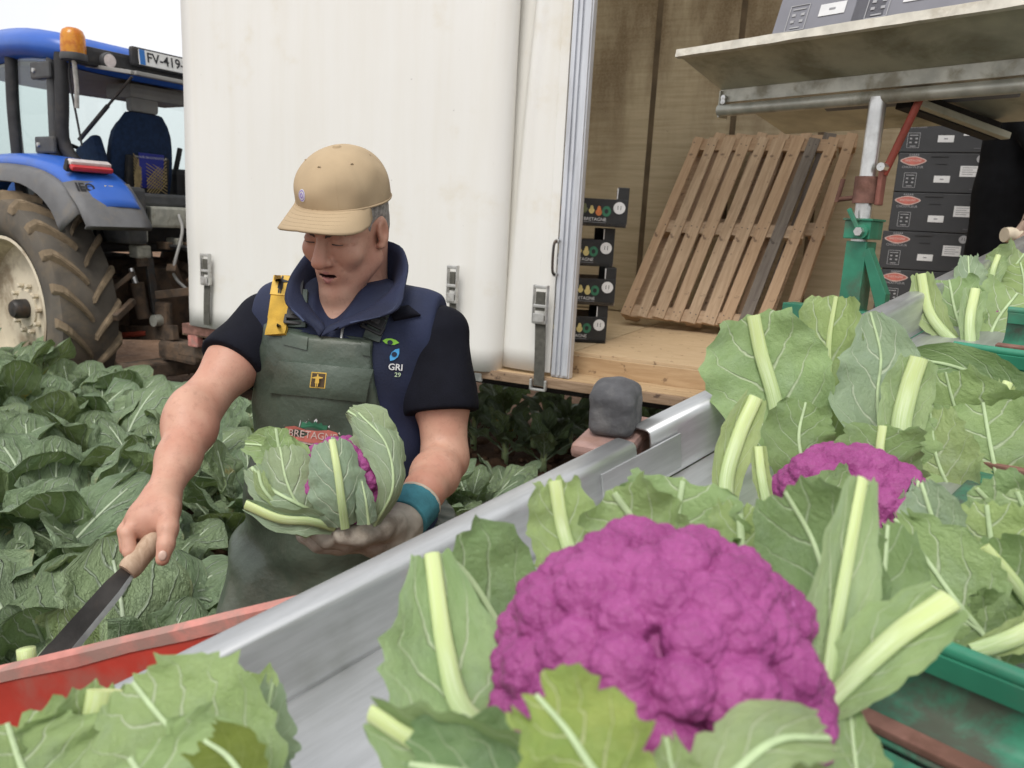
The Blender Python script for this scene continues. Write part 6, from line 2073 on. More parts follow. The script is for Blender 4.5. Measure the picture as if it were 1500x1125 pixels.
def build_man():
    foot = Vector((-0.36, 1.60, 0))
    t = thing('person', 'man in khaki cap, navy vest and green bib overalls cutting cauliflowers with a long knife', 'person', Matrix.Translation(foot))
    # frames
    fwd = Vector((-0.13, -0.99, 0)).normalized()
    sx = Vector((-fwd.y, fwd.x, 0))                     # the viewer's right
    Tc = at(514, 560, 1.60)
    lean = Matrix.Rotation(rad(-9), 3, sx)             # upper body bent forward
    zt = (Matrix.Rotation(rad(9), 3, sx) @ Vector((0, 0, 1)))
    if zt.dot(fwd) < 0: zt = Matrix.Rotation(rad(-9), 3, sx) @ Vector((0, 0, 1))
    yt = zt.cross(sx)
    if yt.dot(fwd) > 0: yt = -yt
    TR = np.stack([npv(sx), npv(yt), npv(zt)], 1)
    T0 = npv(Tc)
    tloc = lambda P: (P - T0) @ TR
    twor = lambda *q: Vector(T0 + TR @ npv(q))
    # head frame: x his right (viewer's left), y forward, z up
    yaw, pit = rad(31), rad(22)
    hf = Vector((-math.sin(yaw) * math.cos(pit), -math.cos(yaw) * math.cos(pit), -math.sin(pit)))
    tc_ = (EYE - at(508, 320, 1.5)); tc_.z = 0
    qz = Vector((0, -1, 0)).rotation_difference(tc_.normalized())
    hf = qz @ hf
    hr = hf.cross(Vector((0, 0, 1))).normalized()       # his right
    hu = hr.cross(hf).normalized()
    roll = Quaternion(hf, rad(-3))
    hr = roll @ hr; hu = roll @ hu
    Hc = at(507, 333, 1.50)
    HS = 0.93
    HR = np.stack([npv(hr), npv(hf), npv(hu)], 1)
    H0 = npv(Hc)
    hloc = lambda P: ((P - H0) @ HR) / HS
    hwor = lambda *q: Vector(H0 + HR @ (npv(q) * HS))
    # joints
    shR, shL = twor(-0.180, 0.015, 0.105), twor(0.180, 0.01, 0.105)
    elR, elL = at(296, 590, 1.47), at(652, 672, 1.52)
    wrR, wrL = at(237, 728, 1.29), at(606, 744, 1.33)
    neck0 = twor(0, 0.03, 0.12); 
    # ---------------- distance functions
    def f_head(P):
        q = hloc(P)
        a = q.copy(); a[:, 0] = np.abs(a[:, 0])
        d = s_ell(q, (0, -0.012, 0.040), (0.077, 0.097, 0.096))
        d = smin(d, s_ell(q, (0, 0.028, -0.035), (0.060, 0.066, 0.082)), 0.03)
        d = smin(d, s_cone(a, (0.050, 0.000, -0.062), (0.018, 0.068, -0.104), 0.024, 0.020), 0.028)
        d = smin(d, s_ell(q, (0, 0.086, -0.113), (0.024, 0.017, 0.019)), 0.02)
        d = smin(d, s_ell(a, (0.039, 0.064, -0.025), (0.026, 0.021, 0.022)), 0.022)
        d = smin(d, s_cone(a, (0.012, 0.088, 0.028), (0.044, 0.074, 0.030), 0.011, 0.010), 0.014)
        d = smax(d, -s_sph(a, (0.031, 0.104, 0.008), 0.016), 0.012)
        # lids
        d = smin(d, s_ell(a, (0.031, 0.0795, 0.006), (0.0165, 0.0125, 0.011)), 0.006)
        # nose
        d = smin(d, s_cone(q, (0, 0.090, 0.014), (0, 0.114, -0.026), 0.0095, 0.0145), 0.010)
        d = smin(d, s_ell(q, (0, 0.1165, -0.029), (0.0145, 0.0125, 0.0115)), 0.006)
        d = smin(d, s_ell(a, (0.0145, 0.101, -0.0325), (0.0088, 0.012, 0.0085)), 0.006)
        d = smax(d, -s_ell(a, (0.007, 0.108, -0.0425), (0.0042, 0.006, 0.004)), 0.003)
        # smile folds
        d = smax(d, -s_cone(a, (0.021, 0.0995, -0.031), (0.039, 0.078, -0.064), 0.0034, 0.0030), 0.007)
        # muzzle and lips
        d = smin(d, s_ell(q, (0, 0.080, -0.064), (0.030, 0.016, 0.024)), 0.018)
        up = s_cone(a, (0.0, 0.0970, -0.0590), (0.029, 0.079, -0.0555), 0.0055, 0.0025)
        lo = s_cone(a, (0.0, 0.0945, -0.0755), (0.027, 0.080, -0.0600), 0.0070, 0.0025)
        d = smin(d, up, 0.005); d = smin(d, lo, 0.005)
        gap = np.minimum(s_ell(q, (0, 0.0965, -0.0662), (0.019, 0.020, 0.0042)), s_cone(np.stack([np.abs(q[:, 0]), q[:, 1], q[:, 2]], 1), (0.012, 0.094, -0.0650), (0.028, 0.084, -0.0570), 0.0026, 0.0014))
        d = smax(d, -gap, 0.003)
        # brow creases
        for zz in (0.0, 0.013):
            d = smax(d, -s_cone(a, (0.050, 0.072, 0.010 - zz), (0.064, 0.052, 0.014 - zz * 1.6), 0.0011, 0.0009), 0.003)
        # ears
        e = s_ell(a, (0.0795, -0.008, -0.004), (0.0085, 0.019, 0.032))
        e = smax(e, -s_ell(a, (0.0885, -0.003, 0.000), (0.007, 0.010, 0.018)), 0.005)
        e = smin(e, s_sph(a, (0.077, 0.004, -0.030), 0.0075), 0.008)
        d = smin(d, e, 0.006)
        return d * HS
    npt = lambda v: npv(v)
    nk0 = npv(hwor(0, -0.066, -0.045)); nk1 = npv(twor(-0.002, 0.062, 0.10))
    # right hand
    K = lambda *a: npv(at(*a))
    fingR = [([K(203, 757, 1.252), K(187, 781, 1.232), K(190, 808, 1.226), K(207, 817, 1.238)], 0.0112),
             ([K(199, 752, 1.272), K(183, 777, 1.256), K(186, 803, 1.248), K(204, 814, 1.258)], 0.0114),
             ([K(201, 749, 1.292), K(185, 774, 1.280), K(189, 798, 1.272), K(206, 808, 1.280)], 0.0108),
             ([K(206, 748, 1.312), K(193, 771, 1.303), K(196, 792, 1.296), K(210, 800, 1.300)], 0.0098)]
    thumbR = [K(246, 745, 1.262), K(246, 775, 1.236), K(243, 798, 1.222), K(238, 819, 1.214)]
    wRn = npv(wrR)
    def f_handR(P):
        d = s_chain(P, [wRn, K(232, 745, 1.28), K(222, 762, 1.272)], [0.026, 0.031, 0.033], 0.02)
        d = smin(d, s_chain(P, [K(212, 765, 1.262), K(214, 760, 1.30)], [0.027, 0.023]), 0.02)
        for pts, r in fingR:
            d = smin(d, s_chain(P, pts, [r, r, r * 0.95, r * 0.82], 0.003), 0.0035)
        d = smin(d, s_chain(P, thumbR, [0.019, 0.0155, 0.0128, 0.0105], 0.006), 0.014)
        return d
    # left hand, palm up under the held head
    wLn = npv(wrL)
    fingL = [([K(545, 786, 1.262), K(510, 793, 1.222), K(480, 790, 1.205), K(462, 776, 1.205)], 0.0118),
             ([K(540, 792, 1.286), K(500, 798, 1.250), K(468, 795, 1.236), K(450, 781, 1.234)], 0.0120),
             ([K(540, 794, 1.310), K(498, 799, 1.284), K(466, 796, 1.272), K(447, 784, 1.270)], 0.0115),
             ([K(545, 792, 1.332), K(508, 797, 1.318), K(480, 794, 1.308), K(462, 785, 1.304)], 0.0105)]
    thumbL = [K(575, 768, 1.265), K(556, 775, 1.228), K(528, 785, 1.196), K(503, 782, 1.186)]
    def f_handL(P):
        d = s_chain(P, [wLn, K(588, 765, 1.315), K(560, 784, 1.302)], [0.027, 0.030, 0.032], 0.02)
        d = smin(d, s_ell(P, K(556, 785, 1.292), (0.045, 0.048, 0.024)), 0.02)
        for pts, r in fingL:
            d = smin(d, s_chain(P, pts, [r, r, r * 0.95, r * 0.85], 0.004), 0.008)
        d = smin(d, s_chain(P, thumbL, [0.020, 0.0165, 0.0135, 0.0115], 0.006), 0.014)
        return d
    def mid(a, b, f, off=(0, 0, 0)): return npv(Vector(a).lerp(Vector(b), f) + Vector(off))
    def f_armR(P):
        d = s_chain(P, [npv(shR), mid(shR, elR, .5), npv(elR)], [0.054, 0.049, 0.040], 0.03)
        d = smin(d, s_chain(P, [npv(elR), mid(elR, wrR, .30), mid(elR, wrR, .62), wRn], [0.039, 0.042, 0.034, 0.0245], 0.02), 0.02)
        d = smin(d, s_ell(P, mid(elR, wrR, .22, (-0.012, 0.0, 0.006)), (0.036, 0.043, 0.055)), 0.03)
        return d
    def f_armL(P):
        d = s_chain(P, [npv(shL), mid(shL, elL, .5), npv(elL)], [0.054, 0.050, 0.043], 0.03)
        d = smin(d, s_chain(P, [npv(elL), mid(elL, wrL, .35), mid(elL, wrL, .7), wLn], [0.042, 0.043, 0.034, 0.026], 0.02), 0.02)
        return d
    def f_torso(P):
        q = tloc(P)
        d = s_ell(q, (0, 0.005, 0.01), (0.178, 0.122, 0.180))
        d = smin(d, s_ell(q, (0, -0.018, -0.20), (0.172, 0.138, 0.19)), 0.06)
        d = smin(d, s_ell(q, (0, 0.0, -0.40), (0.178, 0.132, 0.15)), 0.06)
        d = smin(d, s_cone(q, (-0.145, 0.02, 0.115), (0.145, 0.02, 0.115), 0.060, 0.060), 0.05)
        d = smin(d, s_cone(q, (0, 0.055, 0.12), (0, 0.058, 0.17), 0.078, 0.050), 0.045)
        return d
    hipR, hipL = npv(twor(-0.095, 0.0, -0.42)), npv(twor(0.095, 0.0, -0.42))
    knR, knL = npv(Vector((-0.53, 1.46, 0.52))), npv(Vector((-0.24, 1.52, 0.50)))
    ftR, ftL = npv(Vector((-0.55, 1.58, 0.06))), npv(Vector((-0.20, 1.62, 0.06)))
    # ---------------- skin
    def f_skin(P):
        d = f_head(P)
        d = smin(d, s_cone(P, nk0, nk1, 0.050 * HS, 0.058), 0.012)
        d = smin(d, f_torso(P) + 0.006, 0.03)
        d = smin(d, f_armR(P), 0.03); d = smin(d, f_armL(P), 0.03)
        d = smin(d, f_handR(P), 0.015); d = smin(d, f_handL(P) + 0.002, 0.015)
        return d
    v, f = sdf_mesh(f_skin, (-0.76, 1.02, 1.02), (0.02, 1.88, 1.88), 0.0027)
    v = relax(v, f, 1, 0.4)
    me = np_mesh('body', v, f, [M['skin'], M['lip'], M['mouth_dark']])
    q = hloc(v[f].mean(1)); qa = q.copy(); qa[:, 0] = np.abs(qa[:, 0])
    up = s_cone(qa, (0.0, 0.0970, -0.0590), (0.029, 0.079, -0.0555), 0.0055, 0.0025)
    lo = s_cone(qa, (0.0, 0.0945, -0.0755), (0.027, 0.080, -0.0600), 0.0070, 0.0025)
    gap = np.minimum(s_ell(q, (0, 0.0965, -0.0662), (0.019, 0.020, 0.0042)), s_cone(np.stack([np.abs(q[:, 0]), q[:, 1], q[:, 2]], 1), (0.012, 0.094, -0.0650), (0.028, 0.084, -0.0570), 0.0026, 0.0014))
    mi = np.zeros(len(f), np.int32)
    mi[np.minimum(up, lo) < 0.0008] = 1
    mi[(gap < 0.0008) & (q[:, 1] < 0.093)] = 2
    me.polygons.foreach_set('material_index', mi)
    body = obj('body', me, t, True)
    skin = (v, f)
    # ---------------- t-shirt sleeves
    def clip_chain(fn, a, b, cut0, cut1, r):
        d = (npv(b) - npv(a)); L = np.linalg.norm(d); d /= L
        def g(P):
            s = (P - npv(a)) @ d
            return smax(smax(fn(P) - r, s - cut1 * L, 0.004), cut0 * L - s, 0.01)
        return g
    def f_sleeveR(P):
        d = s_chain(P, [npv(shR), mid(shR, elR, .5), npv(elR)], [0.060, 0.060, 0.058], 0.03)
        ax_ = npv(elR) - npv(shR); L = np.linalg.norm(ax_); ax_ /= L
        s = (P - npv(shR)) @ ax_
        return smax(d - 0.004 + 0.004 * wave(P, 42, 3), s - 0.55 * L, 0.004)
    def f_sleeveL(P):
        d = s_chain(P, [npv(shL), mid(shL, elL, .5), npv(elL)], [0.060, 0.062, 0.061], 0.03)
        ax_ = npv(elL) - npv(shL); L = np.linalg.norm(ax_); ax_ /= L
        s = (P - npv(shL)) @ ax_
        return smax(d - 0.003 + 0.004 * wave(P, 42, 5), s - 0.62 * L, 0.004)
    def f_tee(P):
        q = tloc(P)
        d = smax(f_torso(P) - 0.003, q[:, 2] - 0.13, 0.01)
        d = smin(d, f_sleeveR(P), 0.03)
        return smin(d, f_sleeveL(P), 0.03)
    v, f = sdf_mesh(f_tee, (-0.74, 1.2, 1.0), (0.02, 1.92, 1.62), 0.0048)
    v = relax(v, f, 1, 0.4)
    obj('t_shirt', np_mesh('t_shirt', v, f, M['tee']), t, True)
    tee = (v, f)
    # ---------------- vest
    def f_vest(P):
        q = tloc(P)
        fold = 0.0045 * wave(P * np.array([1, 1, 1.6]), 38, 7)
        d = f_torso(P) - 0.014 - fold
        d = smin(d, s_cone(q, (-0.135, 0.02, 0.125), (0.135, 0.02, 0.125), 0.062, 0.062), 0.04)
        # arm holes, open throat, hem
        for s, sh in ((-1, 0), (1, 0)):
            d = smax(d, s * q[:, 0] - (0.183 + 0.05 * np.clip(-(q[:, 2] - 0.02), 0, 1)), 0.008)
        thr = s_cone(q, (-0.012, -0.135, 0.110), (-0.005, -0.025, 0.245), 0.004, 0.062)
        d = smax(d, -thr, 0.006)
        d = smax(d, -0.36 - q[:, 2], 0.01)
        d = smax(d, q[:, 2] - 0.205, 0.01)
        return d
    v, f = sdf_mesh(f_vest, (-0.70, 1.2, 0.95), (0.02, 1.92, 1.72), 0.0048)
    v = relax(v, f, 1, 0.4)
    vest = obj('vest', np_mesh('vest', v, f, M['vest']), t, True)
    vmesh = (v, f)
    # ---------------- bib overalls: bib shell on the chest, loose body and legs below
    def f_over(P):
        q = tloc(P)
        z = q[:, 2]
        w1 = wave(P * np.array([1, 1, 1.3]), 30, 11); w2 = wave(P, 62, 13)
        low = np.clip((-0.10 - z) / 0.25, 0, 1)
        base = f_torso(P) - 0.030 - 0.030 * low - (0.0055 + 0.013 * low) * w1 - 0.0022 * w2
        # loose body below the bib
        leg = s_cone(P, hipR + npv((-0.035, -0.02, 0.02)), knR, 0.140, 0.105); leg = smin(leg, s_cone(P, knR, ftR, 0.098, 0.085), 0.05)
        leg2 = s_cone(P, hipL, knL, 0.120, 0.095); leg2 = smin(leg2, s_cone(P, knL, ftL, 0.095, 0.085), 0.05)
        legs = np.minimum(leg, leg2) - 0.012 * w1 - 0.004 * w2
        cxm = -0.030 - 0.06 * np.clip(0.11 - z, 0, 0.35)
        hw = 0.112 + 0.30 * np.clip(0.105 - z, 0, 0.40) ** 1.15
        side = np.abs(q[:, 0] - cxm) - hw
        side = np.where(z < -0.30, np.minimum(side, -0.02), side)
        front = q[:, 1] - 0.03 - np.clip(-0.12 - z, 0, 1) * 1.2
        top = z - (0.130 - 0.05 * (q[:, 0] + 0.03))
        bib = smax(base, smax(smax(side, top, 0.003), front, 0.01), 0.004)
        bib = smax(bib, -(f_torso(P) - 0.010), 0.003)
        d = smin(bib, smax(legs, z + 0.36, 0.03), 0.05)
        return d
    v, f = sdf_mesh(f_over, (-0.78, 1.12, 0.02), (0.03, 1.92, 1.55), 0.0055)
    v = relax(v, f, 1, 0.4)
    over = obj('bib_overalls', np_mesh('bib_overalls', v, f, M['overall']), t, True)
    omesh = (v, f)
    for s, p in ((0, ftR), (1, ftL)):
        def f_boot(P, p=p):
            d = s_cone(P, p + npv((0, 0, 0.03)), p + npv((0, -0.16, -0.01)), 0.06, 0.045)
            return smax(smin(d, s_cone(P, p, p + npv((0, 0, 0.15)), 0.06, 0.07), 0.03), 0.0 - P[:, 2], 0.01)
        bv, bf = sdf_mesh(f_boot, p - npv((0.12, 0.28, 0.09)), p + npv((0.12, 0.14, 0.26)), 0.012)
        obj('boot', np_mesh('boot', bv, bf, M['overall_strap']), t, True)
    # ---------------- glove and cuff
    def f_glove(P):
        d = f_handL(P) - 0.0042 - 0.0012 * wave(P, 180, 4)
        ax_ = npv(wrL) - K(588, 765, 1.315); ax_ /= np.linalg.norm(ax_)
        return smax(d, (P - npv(wrL)) @ ax_ - 0.004, 0.003)
    gl = K(530, 785, 1.27)
    v, f = sdf_mesh(f_glove, gl - npv((0.16, 0.15, 0.10)), gl + npv((0.13, 0.17, 0.12)), 0.0032)
    v = relax(v, f, 1, 0.4)
    glove = obj('glove', np_mesh('glove', v, f, M['glove']), t, True)
    a0, a1 = at(594, 760, 1.312), wrL.lerp(elL, 0.10)
    pts = [a0.lerp(a1, i / 16) for i in range(17)]
    vs, fs = tube_geo(pts, [0.0365 + 0.002 * (i % 2) + 0.004 * i / 16 for i in range(17)], 36, True, 0.95)
    vs2 = []
    for i, p in enumerate(vs):     # knitted ribs
        k = i % 36; c = pts[i // 36]
        vs2.append(c + (p - c) * (1 + 0.035 * (k % 2)))
    obj('glove_cuff', make_mesh('glove_cuff', vs2, fs, M['cuff'], True), glove, True)
    dd = (a1 - a0).normalized()
    vs, fs = tube_geo([a1 - dd * 0.001, a1 + dd * 0.004], [0.0425, 0.0425], 36, True, 0.95)
    obj('cuff_hem', make_mesh('cuff_hem', vs, fs, M['cuff_hem'], True), glove, True)
    # ---------------- collar
    lo_ = [(-0.010, -0.122, 0.132), (0.014, -0.110, 0.152), (0.052, -0.062, 0.164), (0.078, 0.015, 0.162), (0.068, 0.08, 0.158), (0, 0.108, 0.162)]
    hi_ = [(0.055, -0.126, 0.166), (0.130, -0.112, 0.188), (0.132, -0.055, 0.218), (0.116, 0.02, 0.248), (0.080, 0.085, 0.268), (0, 0.118, 0.275)]
    mir = lambda L_: L_ + [(-x, y, z) for x, y, z in reversed(L_[:-1])]
    lo_, hi_ = mir(lo_), mir(hi_)
    hi_[6:] = [(-0.072, 0.085, 0.266), (-0.094, 0.02, 0.245), (-0.096, -0.045, 0.216), (-0.082, -0.10, 0.190), (-0.040, -0.124, 0.162)]
    lo_[-1] = (-0.012, -0.122, 0.132)
    A_ = catmull([twor(*p) for p in lo_], 46); B_ = catmull([twor(*p) for p in hi_], 46)
    rows = []
    for j in range(9):
        u = j / 8
        row = []
        for i, (a, b) in enumerate(zip(A_, B_)):
            p = a.lerp(b, u)
            out = (p - Vector(nk1.tolist())); out.z = 0; out.normalize()
            row.append(p + out * (-0.008 * math.sin(math.pi * u) + 0.001 * math.sin(i * 1.1)) - (b - a).normalized() * (0.02 * (1 - u) * min(1, min(i, 45 - i) / 8)))
        rows.append(row)
    col = sheet('collar', rows, M['vest'], vest, 0.0045, True, True)
    # collar seam line
    tube('collar_piping', [p.lerp(q, 0.93) for p, q in zip(A_, B_)], 0.0022, M['vest_pipe'], vest, 6, True)
    # zip
    sv = Surf(vmesh)
    so = Surf(omesh)
    sb = Surf(vmesh, omesh)
    zp = []
    for k in range(8):
        h, n_ = sv.hit(503 - 0.4 * k, 474 + 3.2 * k, 0.0025)
        if h is not None: zp.append(h)
    if len(zp) > 2: tube('zip', zp, 0.0028, M['buckle'], vest, 6, True)
    # ---------------- straps and fittings
    patch('shoulder_strap', sb, [(430, 425), (452, 428), (450, 480), (424, 480)], M['overall_strap'], over, 6, 10, 0.004, 0.003)
    g = patch('gold_strap', sb, [(404, 409), (432, 411), (421, 492), (394, 492)], M['gold'], over, 6, 16, 0.007, 0.003)
    box_g = patch('gold_patch', sb, [(404, 411), (432, 413), (427, 438), (400, 436)], M['gold_bright'], over, 6, 6, 0.0105, 0.0015)
    patch('strap_edge', sb, [(437, 411), (446, 417), (444, 452), (432, 440)], M['ink'], over, 4, 8, 0.006, 0.003)
    fig = [(-0.10, 1.0), (0.10, 1.0), (0.13, 0.62), (0.9, 0.50), (0.9, 0.36), (0.3, 0.30), (0.36, -0.45), (0.22, -0.45), (0.20, -1.0), (0.05, -1.0), (0.05, -0.5), (-0.05, -0.5), (-0.05, -1.0), (-0.20, -1.0), (-0.22, -0.45), (-0.36, -0.45), (-0.3, 0.30), (-0.9, 0.36), (-0.9, 0.50), (-0.13, 0.62)]
    def figure(px, py, s, ang, mat, lift, par, name):
        v2 = [(x, y, 0) for x, y in fig]
        return decal(name, sb, v2, [tuple(range(len(fig)))], px, py, s, s, ang, M[mat], par, lift)
    figure(416, 424, 11, 0.12, 'ink', 0.0135, over, 'strap_emblem')
    patch('shoulder_strap', sb, [(548, 448), (574, 452), (556, 502), (532, 497)], M['overall_strap'], over, 6, 10, 0.004, 0.003)
    patch('strap_end', sb, [(570, 455), (598, 449), (616, 463), (577, 471)], M['tee'], over, 8, 6, 0.004, 0.003, puff=0.006)
    def buckle(px, py, ang):
        """moulded side-release buckle"""
        c, n_ = sb.hit(px, py, 0.004)
        if c is None: return
        r = (at(px + math.cos(ang) * 20, py + math.sin(ang) * 20, 1.4) - at(px, py, 1.4)).normalized()
        m = basis(c, r, n_.cross(r))
        for dx, dy, dz, w, h, th, mt in ((0, 0, 0.004, 0.036, 0.020, 0.010, 'black_plastic'), (0, 0.001, 0.010, 0.017, 0.009, 0.004, 'dark_grey'), (0, -0.017, 0.003, 0.042, 0.006, 0.007, 'black_plastic'), (-0.019, -0.010, 0.003, 0.006, 0.018, 0.007, 'black_plastic'), (0.019, -0.010, 0.003, 0.006, 0.018, 0.007, 'black_plastic'), (0, 0.016, 0.002, 0.034, 0.006, 0.006, 'black_plastic')):
            bm = box_bm((w, h, th), (dx, dy, dz))
            bmesh.ops.transform(bm, matrix=m, verts=bm.verts)
            bm_obj('buckle', bm, M[mt], over, wc=True, bevel=0.0018)
    buckle(437, 463, 0.10)
    buckle(550, 474, 0.45)
    patch('bib_hem', so, [(406, 475), (577, 498), (579, 503), (404, 481)], M['overall_strap'], over, 24, 2, 0.001, 0.002)
    # pocket flap with rounded lower corners
    patch('pocket_flap', so, [(412, 528), (545, 541), (536, 588), (397, 574)], M['overall'], over, 18, 8, 0.003, 0.004, puff=0.004)
    patch('pocket', so, [(416, 560), (538, 574), (540, 645), (405, 640)], M['overall'], over, 18, 8, 0.0005, 0.003)
    patch('pocket_badge', so, [(459, 544), (481, 546), (479, 568), (457, 566)], M['gold_bright'], over, 4, 4, 0.010, 0.001)
    patch('badge_field', so, [(460.5, 545.5), (479.5, 547.5), (477.5, 566.5), (458.5, 564.5)], M['badge_brown'], over, 4, 4, 0.0112, 0.0006)
    figure(469, 556, 8.5, 0.08, 'gold_bright', 0.0165, over, 'badge_figure')
    for (a, b) in (((420, 497), (450, 503)), ((535, 512), (562, 516))):
        patch('strap_reinforcement', so, [(a[0] - 6, a[1] - 10), (b[0] + 2, b[1] - 8), (b[0], b[1] + 10), (a[0] - 4, a[1] + 8)], M['overall'], over, 6, 5, 0.0015, 0.002)
    # badge on the lower bib: red banner, pale rim, green crown
    ban = [(-1, 0.1), (-0.93, 0.55), (-0.6, 0.75), (-0.2, 0.45), (0.2, 0.5), (0.6, 0.75), (0.93, 0.55), (1, 0.1), (0.93, -0.5), (0.5, -0.75), (0, -0.9), (-0.5, -0.75), (-0.93, -0.5)]
    def poly_decal(name, pts, px, py, sx_, sy_, ang, mat, lift, surf, par):
        vs = [(0, 0, 0)] + [(x, y, 0) for x, y in pts]
        fs = [(0, 1 + i, 1 + (i + 1) % len(pts)) for i in range(len(pts))]
        return decal(name, surf, vs, fs, px, py, sx_, sy_, ang, M[mat], par, lift)
    poly_decal('banner_rim', ban, 457, 636, 43, 17, 0.12, 'print_pink', 0.0035, so, over)
    poly_decal('banner', ban, 457, 636, 40, 13.5, 0.12, 'print_red', 0.0050, so, over)
    vs, fs = text_geo('BRETAGNE', 1.0, 0.0)
    decal('banner_text', so, vs, fs, 460, 637, 14, 15, 0.12, M['print_pink'], over, 0.0065)
    crown = [(-1, -0.8), (-0.95, 0.4), (-0.6, 0.1), (-0.45, 0.7), (-0.15, 0.3), (0.05, 0.9), (0.25, 0.3), (0.5, 0.7), (0.65, 0.1), (1, 0.3), (0.95, -0.8)]
    poly_decal('crown_rim', crown, 462, 621, 22, 10, 0.12, 'print_white', 0.0035, so, over)
    poly_decal('crown', crown, 462, 622, 19, 7.5, 0.12, 'print_green', 0.0050, so, over)
    # vest logo
    eye_ = [(-1, 0.0), (-0.6, 0.6), (0, 0.85), (0.6, 0.65), (1.05, 0.1), (0.5, -0.55), (0, -0.75), (-0.6, -0.5)]
    dv, df = disc_geo(14, 1)
    poly_decal('logo_green_eye', eye_, 572, 501, 12, 6, 0.15, 'logo_green', 0.002, sb, vest)
    decal('logo_pupil', sb, dv, df, 571, 502, 4, 3.6, 0, M['logo_navy'], vest, 0.0032)
    poly_decal('logo_blue_eye', eye_, 578, 520, 11, 7, -0.9, 'logo_blue', 0.002, sb, vest)
    decal('logo_pupil', sb, dv, df, 577, 519, 4, 3.6, 0, M['logo_navy'], vest, 0.0032)
    vs, fs = text_geo('GRI', 1.0, 0.02)
    decal('logo_text', sb, vs, fs, 579, 538, 13.5, 13, 0.08, M['print_white'], vest, 0.0025)
    vs, fs = text_geo('29', 1.0, 0.01)
    decal('logo_number', sb, vs, fs, 582, 549, 9.5, 9, 0.08, M['logo_pale'], vest, 0.0025)
    # seams on the vest shoulder
    # ---------------- face details
    for s in (-1, 1):
        e = np.array([s * 0.031, 0.0785, 0.0055])
        cv, cf = cube_sphere(10)
        # brows: tufted strips
        rows = []
        for j in range(3):
            rows.append([hwor(s * (0.012 + 0.036 * i / 8), 0.0985 - 0.016 * (i / 8) ** 1.6 - 0.002 * j, 0.021 + 0.006 * math.sin(i / 8 * 2.6) + 0.0045 * (j - 1) + 0.001 * math.sin(i * 2.2)) for i in range(9)])
        sheet('eyebrow', rows, M['brow'], t, 0.002, True, True)
        # nearly closed lid line
        rows = []
        tube('eyelid_line', [hwor(s * (0.031 + x), 0.0915 - 9.0 * x * x - 0.30 * max(0.0, x), 0.002) for x in np.linspace(-0.011, 0.011, 9)], 0.0013, M['brow'], t, 6, True)
    # hair: short, close to the skull round the ears
    def f_hair(P):
        q = hloc(P)
        d = s_ell(q, (0, -0.014, 0.036), (0.0795, 0.0985, 0.098))
        d = smin(d, s_ell(q, (0, -0.03, -0.02), (0.066, 0.070, 0.06)), 0.03)
        d = smax(d, q[:, 2] - 0.075, 0.005)
        d = smax(d, -0.055 - q[:, 2], 0.01)
        d = smax(d, q[:, 1] - (0.032 + 0.25 * (q[:, 2] - 0.02)), 0.006)
        a = q.copy(); a[:, 0] = np.abs(a[:, 0])
        d = smax(d, -s_ell(a, (0.080, 0.004, -0.012), (0.02, 0.024, 0.040)), 0.006)
        d = smax(d, np.where(q[:, 1] > -0.01, (-0.005 - q[:, 2]), -1), 0.005)
        return d * HS + 0.0008 * wave(P, 500, 2)
    v, f = sdf_mesh(f_hair, H0 - 0.13, H0 + 0.13, 0.0034)
    obj('hair', np_mesh('hair', v, f, M['hair_grey']), t, True)
    # ---------------- cap
    def cap_pt(az, el, dr=0.0):
        """az from the front, el from the band (0) to the top (1)"""
        ph = el * math.pi / 2
        seam = 0.0016 * math.exp(-((((az / (math.pi / 3) + 0.5) % 1) - 0.5) / 0.035) ** 2)
        slack = 0.0035 * mnoise.noise(Vector((math.cos(az) * 2.2, math.sin(az) * 2.2, el * 2.6))) * math.sin(math.pi * min(1, el * 1.1)) * 2
        rx, ry, rzz = 0.0875 + dr - seam + slack, 0.1085 + dr - seam + slack, 0.112 + dr
        boxy = 1 + 0.055 * math.sin(2 * ph) ** 2
        x = rx * math.sin(az) * math.cos(ph) ** 0.82 * boxy
        y = ry * math.cos(az) * math.cos(ph) ** 0.82 * boxy - 0.010
        z0 = 0.056 + 0.014 * math.cos(az)
        z = z0 + (0.160 - z0) * math.sin(ph) ** 1.05
        return (x, y, z)
    rows = []
    for j in range(25):
        el = j / 24
        rows.append([hwor(*cap_pt(a, min(el, 0.999))) for a in np.linspace(-math.pi, math.pi, 97)])
    capo = sheet('cap', rows, M['cap'], t, 0.0022, True, True, 80)
    # sweat-band hem stitched round the edge
    tube('cap_hem', [hwor(*cap_pt(a, 0.012, 0.0008)) for a in np.linspace(-math.pi, math.pi, 65)], 0.0022, M['cap'], capo, 8, True)
    for a in range(6):
        az = (a + 0.5) * math.pi / 3
        tube('cap_seam', [hwor(*cap_pt(az, e, 0.0004)) for e in np.linspace(0.02, 0.99, 18)], 0.0011, M['cap'], capo, 6, True)
        p = hwor(*cap_pt(az + math.pi / 6, 0.60, 0.001))
        q0 = hwor(*cap_pt(az + math.pi / 6, 0.60, -0.02))
        s_, u_, d_ = frame_of(p - q0)
        m = Matrix((s_, u_, d_)).transposed().to_4x4(); m.translation = p
        lathe('eyelet', [(0.0018, 0.0), (0.0034, 0.0012), (0.0040, 0.0), (0.0036, -0.002)], M['cap_under'], capo, 12, 'Z', m, True)
    top = hwor(*cap_pt(0, 0.999)); 
    m = Matrix((hr, hf, hu)).transposed().to_4x4(); m.translation = hwor(0, -0.010, 0.1605)
    lathe('cap_button', [(0.008, -0.003), (0.0085, 0.0), (0.006, 0.004), (0.0001, 0.005)], M['cap'], capo, 14, 'Z', m, True)
    # brim: curved bill
    rows = []
    nb_ = 33
